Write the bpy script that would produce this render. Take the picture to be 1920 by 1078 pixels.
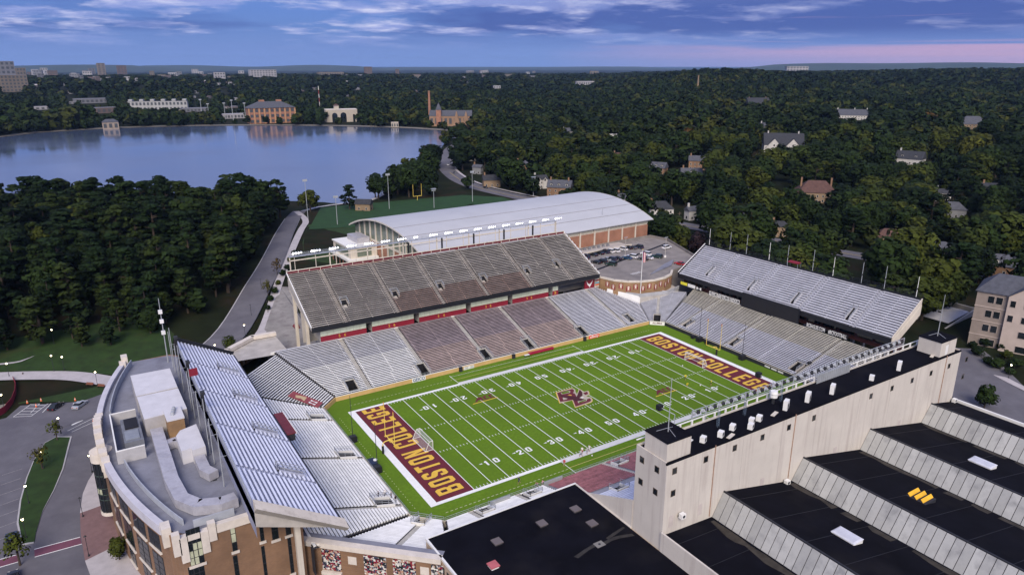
import bpy, bmesh, math, random
import numpy as np
from mathutils import Vector, Matrix
random.seed(7); RNG = np.random.default_rng(7)
for o in list(bpy.data.objects): bpy.data.objects.remove(o)
SC = bpy.context.scene
COL = SC.collection
rad = math.radians

# ---------------------------------------------------------------- camera
CAM = np.array([-110.794, -143.604, 88.509]); YAW, PITCH, FPX = 1.0099526, 0.30194424, 1332.4836
_f = np.array([math.cos(YAW)*math.cos(PITCH), math.sin(YAW)*math.cos(PITCH), -math.sin(PITCH)])
_r = np.array([math.sin(YAW), -math.cos(YAW), 0.0]); _u = np.cross(_r, _f)
MROT = np.array([_r, _u, _f])
cd = bpy.data.cameras.new('camera'); cam = bpy.data.objects.new('camera', cd); COL.objects.link(cam)
cd.sensor_width = 36; cd.lens = FPX/1920*36; cd.clip_start = 1; cd.clip_end = 80000
cam.matrix_world = Matrix(((_r[0], _u[0], -_f[0], CAM[0]), (_r[1], _u[1], -_f[1], CAM[1]), (_r[2], _u[2], -_f[2], CAM[2]), (0, 0, 0, 1)))
SC.camera = cam

# ---------------------------------------------------------------- sky, sun, exposure
SUN_AZ, SUN_EL = rad(238), rad(38)
W = bpy.data.worlds.new('World'); SC.world = W; W.use_nodes = True
def build_world():
    nt = W.node_tree; nt.nodes.clear(); N = nt.nodes.new; L = nt.links.new
    out = N('ShaderNodeOutputWorld'); bg = N('ShaderNodeBackground'); L(bg.outputs[0], out.inputs[0])
    sky = N('ShaderNodeTexSky'); sky.sky_type = 'NISHITA'; sky.sun_disc = False
    sky.sun_elevation = rad(14); sky.sun_rotation = math.pi/2 - SUN_AZ; sky.ozone_density = 3.5; sky.dust_density = 0.6; sky.air_density = 1.0; sky.altitude = 100
    def math_(op, a, b=None, clamp=False):
        n = N('ShaderNodeMath'); n.operation = op; n.use_clamp = clamp
        for i, v in enumerate((a, b)):
            if v is None: continue
            if isinstance(v, (int, float)): n.inputs[i].default_value = v
            else: L(v, n.inputs[i])
        return n.outputs[0]
    def ramp(fac, stops):
        n = N('ShaderNodeValToRGB'); L(fac, n.inputs[0]); e = n.color_ramp.elements
        while len(e) < len(stops): e.new(0.5)
        for el, (p, c) in zip(e, stops): el.position = p; el.color = (*c, 1) if len(c) == 3 else c
        return n.outputs[0]
    def mix(f, a, b):
        n = N('ShaderNodeMix'); n.data_type = 'RGBA'
        if isinstance(f, float): n.inputs[0].default_value = f
        else: L(f, n.inputs[0])
        for i, v in ((6, a), (7, b)):
            if isinstance(v, tuple): n.inputs[i].default_value = (*v, 1)
            else: L(v, n.inputs[i])
        return n.outputs[2]
    tc = N('ShaderNodeTexCoord'); sep = N('ShaderNodeSeparateXYZ'); L(tc.outputs['Generated'], sep.inputs[0])
    x, y, z = sep.outputs
    zc = math_('ADD', math_('MAXIMUM', z, 0.0), 0.10)
    comb = N('ShaderNodeCombineXYZ'); L(math_('DIVIDE', x, zc), comb.inputs[0]); L(math_('DIVIDE', y, zc), comb.inputs[1])
    def noise(scale, detail, rough, vec, dist=0.0):
        n = N('ShaderNodeTexNoise'); n.inputs['Scale'].default_value = scale; n.inputs['Detail'].default_value = detail
        n.inputs['Roughness'].default_value = rough; n.inputs['Distortion'].default_value = dist; L(vec, n.inputs['Vector']); return n.outputs['Fac']
    n1 = noise(1.0, 11, 0.60, comb.outputs[0], 0.15); n2 = noise(0.42, 8, 0.60, comb.outputs[0], 0.3); n3 = noise(2.3, 10, 0.62, comb.outputs[0], 0.2)
    skyc = N('ShaderNodeVectorMath'); skyc.operation = 'SCALE'; L(sky.outputs[0], skyc.inputs[0]); skyc.inputs['Scale'].default_value = 0.052
    tint = N('ShaderNodeVectorMath'); tint.operation = 'MULTIPLY'; L(skyc.outputs[0], tint.inputs[0]); tint.inputs[1].default_value = (0.62, 0.80, 1.55)
    base = mix(0.55, tint.outputs[0], (0.105, 0.190, 0.560))
    # azimuth towards the dusk-pink end of the horizon (right of the view) and the brighter left
    azr = math_('ADD', math_('MULTIPLY', x, 0.92), math_('MULTIPLY', y, 0.05))
    right = ramp(azr, [(0.40, (0, 0, 0)), (0.84, (1, 1, 1))])
    far_r = ramp(azr, [(0.56, (0, 0, 0)), (0.88, (1, 1, 1))])
    dark = ramp(math_('ADD', math_('MULTIPLY', n2, 0.85), math_('MULTIPLY', right, 0.26)), [(0.41, (0, 0, 0)), (0.57, (1, 1, 1))])
    up = ramp(z, [(0.020, (0, 0, 0)), (0.042, (1, 1, 1))])
    m1 = mix(math_('MULTIPLY', math_('MULTIPLY', dark, up), 0.84), base, (0.055, 0.090, 0.310))
    cl = ramp(n1, [(0.49, (0, 0, 0)), (0.59, (1, 1, 1))])
    lit = ramp(right, [(0.0, (1, 1, 1)), (1.0, (0.35, 0.35, 0.35))])
    m2 = mix(math_('MULTIPLY', math_('MULTIPLY', math_('MULTIPLY', cl, up), lit), 0.70), m1, (0.30, 0.35, 0.66))
    cl2 = ramp(n3, [(0.46, (0, 0, 0)), (0.66, (1, 1, 1))])
    m3 = mix(math_('MULTIPLY', math_('MULTIPLY', math_('MULTIPLY', cl2, cl), math_('MULTIPLY', lit, up)), 0.92), m2, (0.60, 0.61, 0.80))
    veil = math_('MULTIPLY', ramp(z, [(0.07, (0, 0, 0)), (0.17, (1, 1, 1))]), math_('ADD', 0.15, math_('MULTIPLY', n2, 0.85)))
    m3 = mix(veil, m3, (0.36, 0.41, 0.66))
    low = math_('MULTIPLY', ramp(z, [(0.004, (1, 1, 1)), (0.045, (0, 0, 0))]), 0.62)
    m3 = mix(low, m3, (0.20, 0.30, 0.66))
    # thin streaky bands low over the horizon
    comb2 = N('ShaderNodeCombineXYZ'); L(math_('MULTIPLY', azr, 7.0), comb2.inputs[0]); L(math_('MULTIPLY', z, 110.0), comb2.inputs[1])
    st = noise(0.9, 7, 0.6, comb2.outputs[0], 0.5)
    band = ramp(math_('ADD', z, math_('MULTIPLY', math_('SUBTRACT', st, 0.5), 0.032)), [(0.000, (0.7, 0.7, 0.7)), (0.010, (1, 1, 1)), (0.018, (1, 1, 1)), (0.025, (0, 0, 0))])
    streak = ramp(st, [(0.62, (0, 0, 0)), (0.70, (1, 1, 1))])
    wisp = math_('MULTIPLY', math_('MULTIPLY', streak, far_r), ramp(z, [(0.03, (1, 1, 1)), (0.10, (0, 0, 0))]))
    m35 = mix(math_('MULTIPLY', wisp, 0.6), m3, (0.58, 0.36, 0.52))
    m4 = mix(math_('MULTIPLY', math_('MULTIPLY', band, far_r), 0.88), m35, (0.62, 0.36, 0.48))
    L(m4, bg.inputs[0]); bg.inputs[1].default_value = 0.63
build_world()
sd = bpy.data.lights.new('sun', 'SUN'); sun = bpy.data.objects.new('sun', sd); COL.objects.link(sun)
sd.energy = 2.1; sd.angle = rad(34); sd.color = (1.0, 0.90, 0.77)
sun.rotation_euler = Vector((-math.cos(SUN_AZ)*math.cos(SUN_EL), -math.sin(SUN_AZ)*math.cos(SUN_EL), -math.sin(SUN_EL))).to_track_quat('-Z', 'Y').to_euler()
SC.view_settings.view_transform = 'Standard'; SC.view_settings.look = 'None'; SC.view_settings.exposure = 0.95; SC.view_settings.gamma = 1
SC.render.engine = 'CYCLES'
SC.cycles.use_denoising = True; SC.cycles.max_bounces = 5; SC.cycles.diffuse_bounces = 2; SC.cycles.glossy_bounces = 2
SC.cycles.transmission_bounces = 2; SC.cycles.volume_bounces = 0; SC.cycles.caustics_reflective = False; SC.cycles.caustics_refractive = False

# ---------------------------------------------------------------- helpers
def _ray(px, py): return np.array([(px-960)/FPX, -(py-539)/FPX, 1.0]) @ MROT
def atz(px, py, z=0.0): d = _ray(px, py); return CAM + d*(z-CAM[2])/d[2]
def aty(px, py, y): d = _ray(px, py); return CAM + d*(y-CAM[1])/d[1]
def atx(px, py, x): d = _ray(px, py); return CAM + d*(x-CAM[0])/d[0]
def proj(p):
    d = (np.asarray(p, float)-CAM) @ MROT.T
    return np.stack([960+FPX*d[..., 0]/d[..., 2], 539-FPX*d[..., 1]/d[..., 2], d[..., 2]], -1)
def sstep(a, b, x): t = np.clip((x-a)/(b-a), 0, 1); return t*t*(3-2*t)
def ground(x, y):
    x = np.asarray(x, float); y = np.asarray(y, float)
    g = 4*np.maximum(sstep(70, 150, y), sstep(105, 160, x))
    hill = np.exp(-(((x+105)/85)**2 + ((y-215)/75)**2)); g = g + 7*hill*sstep(105, 140, y)
    r = np.hypot(x-CAM[0], y-CAM[1]); az = np.degrees(np.arctan2(y-CAM[1], x-CAM[0])) - 57.866   # + is left of the view centre
    g = g + 30*sstep(1300, 3200, r)*(1-sstep(3600, 5200, r))
    g = g + 14*sstep(380, 900, r)*sstep(-4, -14, az)*(1-sstep(4200, 6000, r))
    g = g + 34*np.exp(-(((az+16)/6.5)**2 + ((r-2100)/520)**2)) + 20*np.exp(-(((az+33)/9)**2 + ((r-2700)/700)**2))
    g = g + 16*np.exp(-(((az-27)/7)**2 + ((r-2300)/500)**2))
    inside = (np.abs(x) < 62.5) & (np.abs(y) < 34)
    return np.where(inside, -0.3, g)
def G(x, y): return float(ground(x, y))

MATS = {}
def mat(name, col, rough=0.75, var=0.12, scale=0.6, metal=0.0, bump=0.0, bscale=None, emit=None, estr=0.0, stain=None, detail=4, spec=0.35, obj_random=0.0, streak=False):
    if name in MATS: return MATS[name]
    m = bpy.data.materials.new(name); m.use_nodes = True; nt = m.node_tree; N = nt.nodes.new; L = nt.links.new
    b = nt.nodes['Principled BSDF']; b.inputs['Roughness'].default_value = rough; b.inputs['Metallic'].default_value = metal
    b.inputs['Specular IOR Level'].default_value = spec
    geo = N('ShaderNodeNewGeometry')
    nz = N('ShaderNodeTexNoise'); nz.inputs['Scale'].default_value = scale; nz.inputs['Detail'].default_value = detail; nz.inputs['Roughness'].default_value = 0.65
    L(geo.outputs['Position'], nz.inputs['Vector'])
    mr = N('ShaderNodeMapRange'); mr.inputs[1].default_value = 0.3; mr.inputs[2].default_value = 0.7; mr.inputs[3].default_value = 1-var; mr.inputs[4].default_value = 1+var
    L(nz.outputs['Fac'], mr.inputs[0])
    hs = N('ShaderNodeHueSaturation'); hs.inputs['Color'].default_value = (*col, 1); L(mr.outputs[0], hs.inputs['Value'])
    src = hs.outputs[0]
    if obj_random:
        oi = N('ShaderNodeObjectInfo'); m2 = N('ShaderNodeMapRange'); m2.inputs[3].default_value = 1-obj_random; m2.inputs[4].default_value = 1+obj_random
        L(oi.outputs['Random'], m2.inputs[0]); h2 = N('ShaderNodeHueSaturation'); L(src, h2.inputs['Color']); L(m2.outputs[0], h2.inputs['Value']); src = h2.outputs[0]
    if stain:
        sc_, sx, lo, hi = stain
        n2 = N('ShaderNodeTexNoise'); n2.inputs['Scale'].default_value = sx; n2.inputs['Detail'].default_value = 6; n2.inputs['Roughness'].default_value = 0.6
        if streak: mp = N('ShaderNodeMapping'); mp.inputs['Scale'].default_value = (1, 1, 0.06); L(geo.outputs['Position'], mp.inputs[0]); L(mp.outputs[0], n2.inputs['Vector'])
        else: L(geo.outputs['Position'], n2.inputs['Vector'])
        r2 = N('ShaderNodeMapRange'); r2.inputs[1].default_value = lo; r2.inputs[2].default_value = hi; L(n2.outputs['Fac'], r2.inputs[0])
        mx = N('ShaderNodeMix'); mx.data_type = 'RGBA'; L(r2.outputs[0], mx.inputs[0]); L(src, mx.inputs[6]); mx.inputs[7].default_value = (*sc_, 1); src = mx.outputs[2]
    L(src, b.inputs['Base Color'])
    if bump:
        nb = N('ShaderNodeTexNoise'); nb.inputs['Scale'].default_value = bscale or scale*6; nb.inputs['Detail'].default_value = 3; L(geo.outputs['Position'], nb.inputs['Vector'])
        bp = N('ShaderNodeBump'); bp.inputs['Strength'].default_value = bump; bp.inputs['Distance'].default_value = 0.1; L(nb.outputs['Fac'], bp.inputs['Height']); L(bp.outputs[0], b.inputs['Normal'])
    if emit: b.inputs['Emission Color'].default_value = (*emit, 1); b.inputs['Emission Strength'].default_value = estr
    MATS[name] = m; return m
def brick_mat(name, c1, c2, mortar, sx=0.55):
    m = mat(name, c1); nt = m.node_tree; N = nt.nodes.new; L = nt.links.new; b = nt.nodes['Principled BSDF']
    geo = N('ShaderNodeNewGeometry'); sp = N('ShaderNodeSeparateXYZ'); L(geo.outputs['Position'], sp.inputs[0])
    ad = N('ShaderNodeMath'); ad.operation = 'ADD'; L(sp.outputs[0], ad.inputs[0]); L(sp.outputs[1], ad.inputs[1])
    cb = N('ShaderNodeCombineXYZ'); L(ad.outputs[0], cb.inputs[0]); L(sp.outputs[2], cb.inputs[1])
    br = N('ShaderNodeTexBrick'); L(cb.outputs[0], br.inputs['Vector']); br.inputs['Scale'].default_value = 1.0
    br.inputs['Brick Width'].default_value = 0.40; br.inputs['Row Height'].default_value = 0.13; br.inputs['Mortar Size'].default_value = 0.012
    br.inputs['Color1'].default_value = (*c1, 1); br.inputs['Color2'].default_value = (*c2, 1); br.inputs['Mortar'].default_value = (*mortar, 1)
    nz = N('ShaderNodeTexNoise'); nz.inputs['Scale'].default_value = 0.25; nz.inputs['Detail'].default_value = 6; L(geo.outputs['Position'], nz.inputs['Vector'])
    mr = N('ShaderNodeMapRange'); mr.inputs[1].default_value = 0.3; mr.inputs[2].default_value = 0.7; mr.inputs[3].default_value = 0.78; mr.inputs[4].default_value = 1.18; L(nz.outputs['Fac'], mr.inputs[0])
    hs = N('ShaderNodeHueSaturation'); L(br.outputs['Color'], hs.inputs['Color']); L(mr.outputs[0], hs.inputs['Value']); L(hs.outputs[0], b.inputs['Base Color'])
    return m

def tag(o, label=None, cat=None, group=None, kind=None):
    if label: o['label'] = label
    if cat: o['category'] = cat
    if group: o['group'] = group
    if kind: o['kind'] = kind
    return o
def thing(name, loc, label, cat, group=None, rz=0.0):
    o = bpy.data.objects.new(name, None); o.empty_display_size = 0.5; COL.objects.link(o); o.location = loc; o.rotation_euler = (0, 0, rz)
    return tag(o, label, cat, group)
def put(name, me, parent=None, loc=(0, 0, 0), rz=0.0, scale=None):
    o = bpy.data.objects.new(name, me); COL.objects.link(o)
    if parent is not None: o.parent = parent
    o.location = loc
    if rz: o.rotation_euler = (0, 0, rz)
    if scale is not None: o.scale = scale
    return o
class MB:
    "collects shapes into one mesh; world coordinates, origin subtracted on build"
    def __init__(s): s.v = []; s.f = []; s.m = []
    def face(s, pts, m=0):
        i = len(s.v); s.v += [tuple(map(float, p)) for p in pts]; s.f.append(tuple(range(i, i+len(pts)))); s.m.append(m); return s
    def hexa(s, p, m=0):
        "p: 4 bottom (ccw from above) + 4 top"
        i = len(s.v); s.v += [tuple(map(float, q)) for q in p]
        for f in ((3, 2, 1, 0), (4, 5, 6, 7), (0, 1, 5, 4), (1, 2, 6, 5), (2, 3, 7, 6), (3, 0, 4, 7)): s.f.append(tuple(i+k for k in f)); s.m.append(m)
        return s
    def box(s, x0, x1, y0, y1, z0, z1, m=0):
        return s.hexa([(x0, y0, z0), (x1, y0, z0), (x1, y1, z0), (x0, y1, z0), (x0, y0, z1), (x1, y0, z1), (x1, y1, z1), (x0, y1, z1)], m)
    def rbox(s, c, u, hu, hv, z0, z1, m=0):
        "box centred at c (x,y), along unit u with half sizes"
        ux, uy = u; vx, vy = -uy, ux; P = [(c[0]+a*hu*ux+b*hv*vx, c[1]+a*hu*uy+b*hv*vy) for a, b in ((-1, -1), (1, -1), (1, 1), (-1, 1))]
        return s.hexa([(*p, z0) for p in P]+[(*p, z1) for p in P], m)
    def prism(s, poly, z0, z1, m=0, mt=None, top=True, bottom=False):
        n = len(poly); i = len(s.v); s.v += [(float(p[0]), float(p[1]), z0) for p in poly]+[(float(p[0]), float(p[1]), z1) for p in poly]
        for k in range(n): j = (k+1) % n; s.f.append((i+k, i+j, i+n+j, i+n+k)); s.m.append(m)
        if top: s.f.append(tuple(i+n+k for k in range(n))); s.m.append(m if mt is None else mt)
        if bottom: s.f.append(tuple(i+n-1-k for k in range(n))); s.m.append(m)
        return s
    def tube(s, a, b, r0, r1=None, n=6, m=0, caps=True):
        a = Vector(a); b = Vector(b); r1 = r0 if r1 is None else r1; d = (b-a).normalized(); t = Vector((0, 0, 1)) if abs(d.z) < 0.9 else Vector((1, 0, 0))
        e = d.cross(t).normalized(); g = d.cross(e); i = len(s.v)
        for c, r in ((a, r0), (b, r1)):
            for k in range(n): an = 2*math.pi*k/n; s.v.append(tuple(c+(e*math.cos(an)+g*math.sin(an))*r))
        for k in range(n): j = (k+1) % n; s.f.append((i+j, i+k, i+n+k, i+n+j)); s.m.append(m)
        if caps: s.f.append(tuple(i+k for k in range(n))); s.m.append(m); s.f.append(tuple(i+2*n-1-k for k in range(n))); s.m.append(m)
        return s
    def beam(s, a, b, w, h, m=0):
        "rectangular bar from a to b, w wide, h high"
        a = Vector(a); b = Vector(b); d = (b-a).normalized(); side = d.cross(Vector((0, 0, 1)))
        side = side.normalized() if side.length > 1e-4 else Vector((1, 0, 0)); up = side.cross(d)
        P = []
        for q in (1, -1):
            for c in (a, b): pass
        p = [a-side*w/2-up*h/2, a+side*w/2-up*h/2, b+side*w/2-up*h/2, b-side*w/2-up*h/2, a-side*w/2+up*h/2, a+side*w/2+up*h/2, b+side*w/2+up*h/2, b-side*w/2+up*h/2]
        return s.hexa(p, m)
    def mesh(s, name, mats, org=(0, 0, 0), smooth=False):
        me = bpy.data.meshes.new(name); o = org
        me.from_pydata([(p[0]-o[0], p[1]-o[1], p[2]-o[2]) for p in s.v], [], s.f)
        for m in (mats if isinstance(mats, (list, tuple)) else [mats]): me.materials.append(m)
        if any(s.m): me.polygons.foreach_set('material_index', s.m)
        if smooth: me.polygons.foreach_set('use_smooth', [True]*len(s.f))
        bm = bmesh.new(); bm.from_mesh(me); bmesh.ops.recalc_face_normals(bm, faces=bm.faces[:]); bm.to_mesh(me); bm.free()
        return me
    def build(s, name, mats, parent=None, smooth=False, org=None):
        if parent is not None:
            o = parent.location if parent.parent is None else parent.parent.location+parent.location
            return put(name, s.mesh(name, mats, tuple(o), smooth), parent)
        if org is None:
            a = np.array(s.v); org = (a[:, 0].mean(), a[:, 1].mean(), a[:, 2].min())
        return put(name, s.mesh(name, mats, org, smooth), None, org)
def sheet(name, poly, z, m, kind='structure', parent=None):
    b = MB().face([(p[0], p[1], z if not callable(z) else z(p[0], p[1])) for p in poly])
    o = b.build(name, m, parent)
    if parent is None: tag(o, kind=kind)
    return o
def ribbon(name, pts, width, lift, m, step=6.0, parent=None, kind='structure', zf=None):
    "a strip following pts draped on the ground"
    P = [np.array(p, float) for p in pts]; Q = []
    # catmull-rom resample
    for i in range(len(P)-1):
        p0, p1, p2, p3 = P[max(i-1, 0)], P[i], P[i+1], P[min(i+2, len(P)-1)]; n = max(2, int(np.linalg.norm(p2-p1)/step))
        for k in range(n): t = k/n; Q.append(0.5*((2*p1)+(-p0+p2)*t+(2*p0-5*p1+4*p2-p3)*t*t+(-p0+3*p1-3*p2+p3)*t**3))
    Q.append(P[-1]); b = MB(); prev = None
    for i, q in enumerate(Q):
        d = Q[min(i+1, len(Q)-1)]-Q[max(i-1, 0)]; d = d/np.linalg.norm(d); nrm = np.array([-d[1], d[0]])
        w = width if not callable(width) else width(i/(len(Q)-1)); a, c = q+nrm*w/2, q-nrm*w/2
        z = (lambda p: G(p[0], p[1])+lift) if zf is None else (lambda p: zf(p)+lift)
        zz = max(z(a), z(c), z(q)); cur = ((a[0], a[1], zz), (c[0], c[1], zz))
        if prev: b.face([prev[0], prev[1], cur[1], cur[0]])
        prev = cur
    o = b.build(name, m, parent)
    if parent is None: tag(o, kind=kind)
    return o, Q
def text_mesh(txt, size, m, bold=0.0, name='lettering', extrude=0.0):
    cu = bpy.data.curves.new(name, 'FONT'); cu.body = txt; cu.size = size; cu.align_x = 'CENTER'; cu.align_y = 'CENTER'; cu.offset = bold; cu.extrude = extrude; cu.resolution_u = 3
    ob = bpy.data.objects.new(name, cu); me = bpy.data.meshes.new_from_object(ob); bpy.data.objects.remove(ob); me.materials.clear(); me.materials.append(m)
    return me
def filled(polys, m, name='marking', z=0.0):
    "2D filled outlines (holes by even-odd) to a flat mesh"
    cu = bpy.data.curves.new(name, 'CURVE'); cu.dimensions = '2D'; cu.fill_mode = 'FRONT'
    for poly in polys:
        sp = cu.splines.new('POLY'); sp.points.add(len(poly)-1); sp.use_cyclic_u = True
        for pt, p in zip(sp.points, poly): pt.co = (p[0], p[1], 0, 1)
    ob = bpy.data.objects.new(name, cu); me = bpy.data.meshes.new_from_object(ob); bpy.data.objects.remove(ob); me.materials.clear(); me.materials.append(m)
    return me
ORD = ['first', 'second', 'third', 'fourth', 'fifth', 'sixth', 'seventh', 'eighth', 'ninth', 'tenth', 'eleventh', 'twelfth', 'thirteenth', 'fourteenth', 'fifteenth', 'sixteenth', 'seventeenth', 'eighteenth', 'nineteenth', 'twentieth']
# ---------------------------------------------------------------- materials
M_turf = mat('turf', (0.112, 0.200, 0.016), 1.0, 0.20, 1.3, spec=0.08, bump=0.3, bscale=9, stain=((0.098, 0.172, 0.015), 0.05, 0.42, 0.62), detail=8)
M_white = mat('white_line', (0.78, 0.78, 0.76), 0.85, 0.06, 1.2)
M_maroon = mat('maroon_paint', (0.125, 0.016, 0.026), 0.85, 0.10, 0.8)
M_gold = mat('gold_paint', (0.70, 0.44, 0.06), 0.85, 0.10, 1.0)
M_black = mat('black_rubber_and_shade', (0.012, 0.012, 0.016), 0.7, 0.2, 0.5)
M_eagle = mat('dark_feather_paint', (0.06, 0.012, 0.018), 0.85, 0.15, 3)
M_alu = mat('aluminium_bench', (0.84, 0.835, 0.81), 0.5, 0.10, 0.5, metal=0.0, spec=0.5, obj_random=0.06)
M_aluP = mat('aluminium_bench_upper', (0.66, 0.69, 0.82), 0.45, 0.08, 0.4, spec=0.55, obj_random=0.05)
M_aluN = mat('aluminium_bench_north', (0.66, 0.66, 0.71), 0.45, 0.10, 0.4, spec=0.5, obj_random=0.05)
M_aluG = mat('dull_aluminium_bench', (0.60, 0.60, 0.63), 0.5, 0.12, 0.4, obj_random=0.06)
M_wood = mat('weathered_bench', (0.43, 0.395, 0.355), 0.85, 0.30, 0.3, obj_random=0.16)
M_red = mat('maroon_bench', (0.34, 0.275, 0.29), 0.8, 0.22, 0.5, obj_random=0.10)
M_redL = mat('sun_bleached_maroon_bench', (0.46, 0.355, 0.32), 0.8, 0.2, 0.5, obj_random=0.08)
M_redU = mat('faded_maroon_bench', (0.30, 0.205, 0.17), 0.85, 0.25, 0.4, obj_random=0.10)
M_redE = mat('east_maroon_bench', (0.30, 0.12, 0.13), 0.8, 0.3, 0.8, obj_random=0.14)
M_beigeB = mat('aged_white_bench', (0.60, 0.565, 0.48), 0.7, 0.15, 0.3, obj_random=0.07)
M_step = mat('shade_dark_step_concrete', (0.050, 0.048, 0.055), 0.9, 0.25, 0.5)  # colour darkened to paint in the shade between bench rows
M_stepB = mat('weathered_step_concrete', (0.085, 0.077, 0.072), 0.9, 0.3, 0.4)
M_stepL = mat('light_step_metal', (0.27, 0.275, 0.32), 0.7, 0.2, 0.4)
M_aisle = mat('aisle_concrete', (0.44, 0.42, 0.38), 0.85, 0.2, 0.6)
M_conc = mat('concrete', (0.42, 0.39, 0.36), 0.9, 0.18, 0.3, bump=0.1)
M_cream = mat('cream_precast', (0.60, 0.54, 0.46), 0.85, 0.10, 0.25, stain=((0.42, 0.37, 0.31), 1.2, 0.5, 0.8), streak=True)
M_slab = mat('off_white_panel', (0.575, 0.53, 0.475), 0.85, 0.06, 0.2, stain=((0.43, 0.375, 0.34), 1.1, 0.50, 0.80), bump=0.05, streak=True)
M_tan = mat('tan_wall', (0.55, 0.36, 0.15), 0.85, 0.12, 0.4)
M_roofblk = mat('black_roof_membrane', (0.0050, 0.0050, 0.0085), 0.9, 0.35, 0.15, stain=((0.016, 0.0145, 0.016), 0.09, 0.52, 0.82), spec=0.06)
M_roofgry = mat('grey_roof_membrane', (0.20, 0.205, 0.25), 0.85, 0.15, 0.25, stain=((0.12, 0.12, 0.15), 0.2, 0.5, 0.8))
M_metroof = mat('standing_seam_roof', (0.45, 0.455, 0.475), 0.55, 0.05, 0.1, spec=0.5)
M_brick = brick_mat('red_brown_brick', (0.235, 0.128, 0.070), (0.195, 0.105, 0.060), (0.24, 0.18, 0.13))
M_brickT = brick_mat('tan_brick', (0.30, 0.175, 0.085), (0.26, 0.15, 0.07), (0.28, 0.20, 0.13))
M_brickO = brick_mat('orange_brick', (0.34, 0.15, 0.09), (0.30, 0.13, 0.08), (0.30, 0.20, 0.15))
M_stone = mat('cut_stone', (0.62, 0.56, 0.50), 0.85, 0.12, 0.6)
M_glass = mat('dark_glass', (0.012, 0.016, 0.02), 0.08, 0.1, 0.5, spec=0.6)
M_glassG = mat('green_tint_glass', (0.16, 0.19, 0.15), 0.12, 0.15, 0.4, spec=0.6)
M_glassS = mat('suite_glass', (0.45, 0.47, 0.38), 0.2, 0.15, 0.5, spec=0.5, emit=(0.62, 0.66, 0.50), estr=0.10)
M_litwin = mat('lit_window', (0.36, 0.37, 0.27), 0.4, 0.3, 0.6, emit=(0.8, 0.85, 0.55), estr=0.04)
M_pane = mat('frosted_roof_pane', (0.40, 0.40, 0.39), 0.45, 0.14, 0.35, stain=((0.25, 0.25, 0.25), 0.35, 0.48, 0.7), obj_random=0.14)
M_asph = mat('asphalt', (0.125, 0.12, 0.138), 0.92, 0.14, 0.25, stain=((0.095, 0.09, 0.108), 0.1, 0.45, 0.7), bump=0.1, detail=8)
M_deck = mat('parking_deck_concrete', (0.235, 0.21, 0.195), 0.92, 0.16, 0.25, stain=((0.16, 0.145, 0.14), 0.12, 0.48, 0.72))
M_pave = mat('pale_pavement', (0.42, 0.39, 0.40), 0.9, 0.12, 0.4)
M_pavebr = mat('brick_pavement', (0.19, 0.115, 0.115), 0.9, 0.15, 0.8)
M_cross = mat('red_crosswalk', (0.15, 0.055, 0.085), 0.9, 0.12, 0.6)
M_kerb = mat('kerb', (0.38, 0.37, 0.38), 0.9, 0.12, 0.5)
M_lawn = mat('lawn', (0.017, 0.040, 0.006), 0.95, 0.35, 0.3, bump=0.3, bscale=4, stain=((0.028, 0.032, 0.009), 0.12, 0.55, 0.75), detail=8)
M_prac = mat('practice_turf', (0.014, 0.050, 0.012), 0.95, 0.2, 0.2)
M_earth = mat('wooded_ground', (0.011, 0.015, 0.006), 1.0, 0.5, 0.06, stain=((0.022, 0.016, 0.009), 0.05, 0.5, 0.66), detail=8, spec=0.1)
M_steel = mat('galvanised_steel', (0.42, 0.44, 0.47), 0.45, 0.12, 0.8, metal=0.3)
M_dark = mat('dark_steel', (0.025, 0.026, 0.032), 0.6, 0.2, 0.8)
M_fascia = mat('black_fascia', (0.010, 0.011, 0.016), 0.5, 0.2, 0.4)
M_duct = mat('galvanised_duct', (0.46, 0.45, 0.49), 0.45, 0.12, 0.6, metal=0.25, stain=((0.33, 0.32, 0.36), 0.5, 0.5, 0.75))
M_ahu = mat('air_handler_paint', (0.58, 0.57, 0.60), 0.6, 0.08, 0.4)
M_whitep = mat('white_paint', (0.75, 0.74, 0.72), 0.6, 0.06, 0.6)
M_yellow = mat('goalpost_yellow', (0.80, 0.60, 0.12), 0.5, 0.05, 0.8)
M_orange = mat('orange_plastic', (0.75, 0.16, 0.05), 0.6, 0.05, 1)
M_crimson = mat('crimson_fabric', (0.20, 0.012, 0.028), 0.8, 0.12, 0.8)
M_lampglow = mat('floodlight_glow', (0.9, 0.9, 1.0), 0.3, emit=(1.0, 0.97, 1.0), estr=4.0)
M_streetglow = mat('street_lamp_glow', (1.0, 0.95, 0.8), 0.3, emit=(1.0, 0.84, 0.52), estr=5.0)
M_tyre = mat('tyre', (0.012, 0.012, 0.012), 0.85)
M_bark = mat('bark', (0.055, 0.040, 0.030), 0.95, 0.3, 2)
M_shingle = mat('slate_shingle', (0.075, 0.078, 0.095), 0.85, 0.25, 0.6)
M_shingleD = mat('dark_shingle', (0.035, 0.037, 0.045), 0.85, 0.25, 0.6)
M_shingleR = mat('red_tile_roof', (0.095, 0.05, 0.042), 0.85, 0.25, 0.6)
M_skin = mat('skin', (0.42, 0.24, 0.17), 0.6)
M_hair = mat('dark_hair', (0.02, 0.014, 0.01), 0.7)
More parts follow.
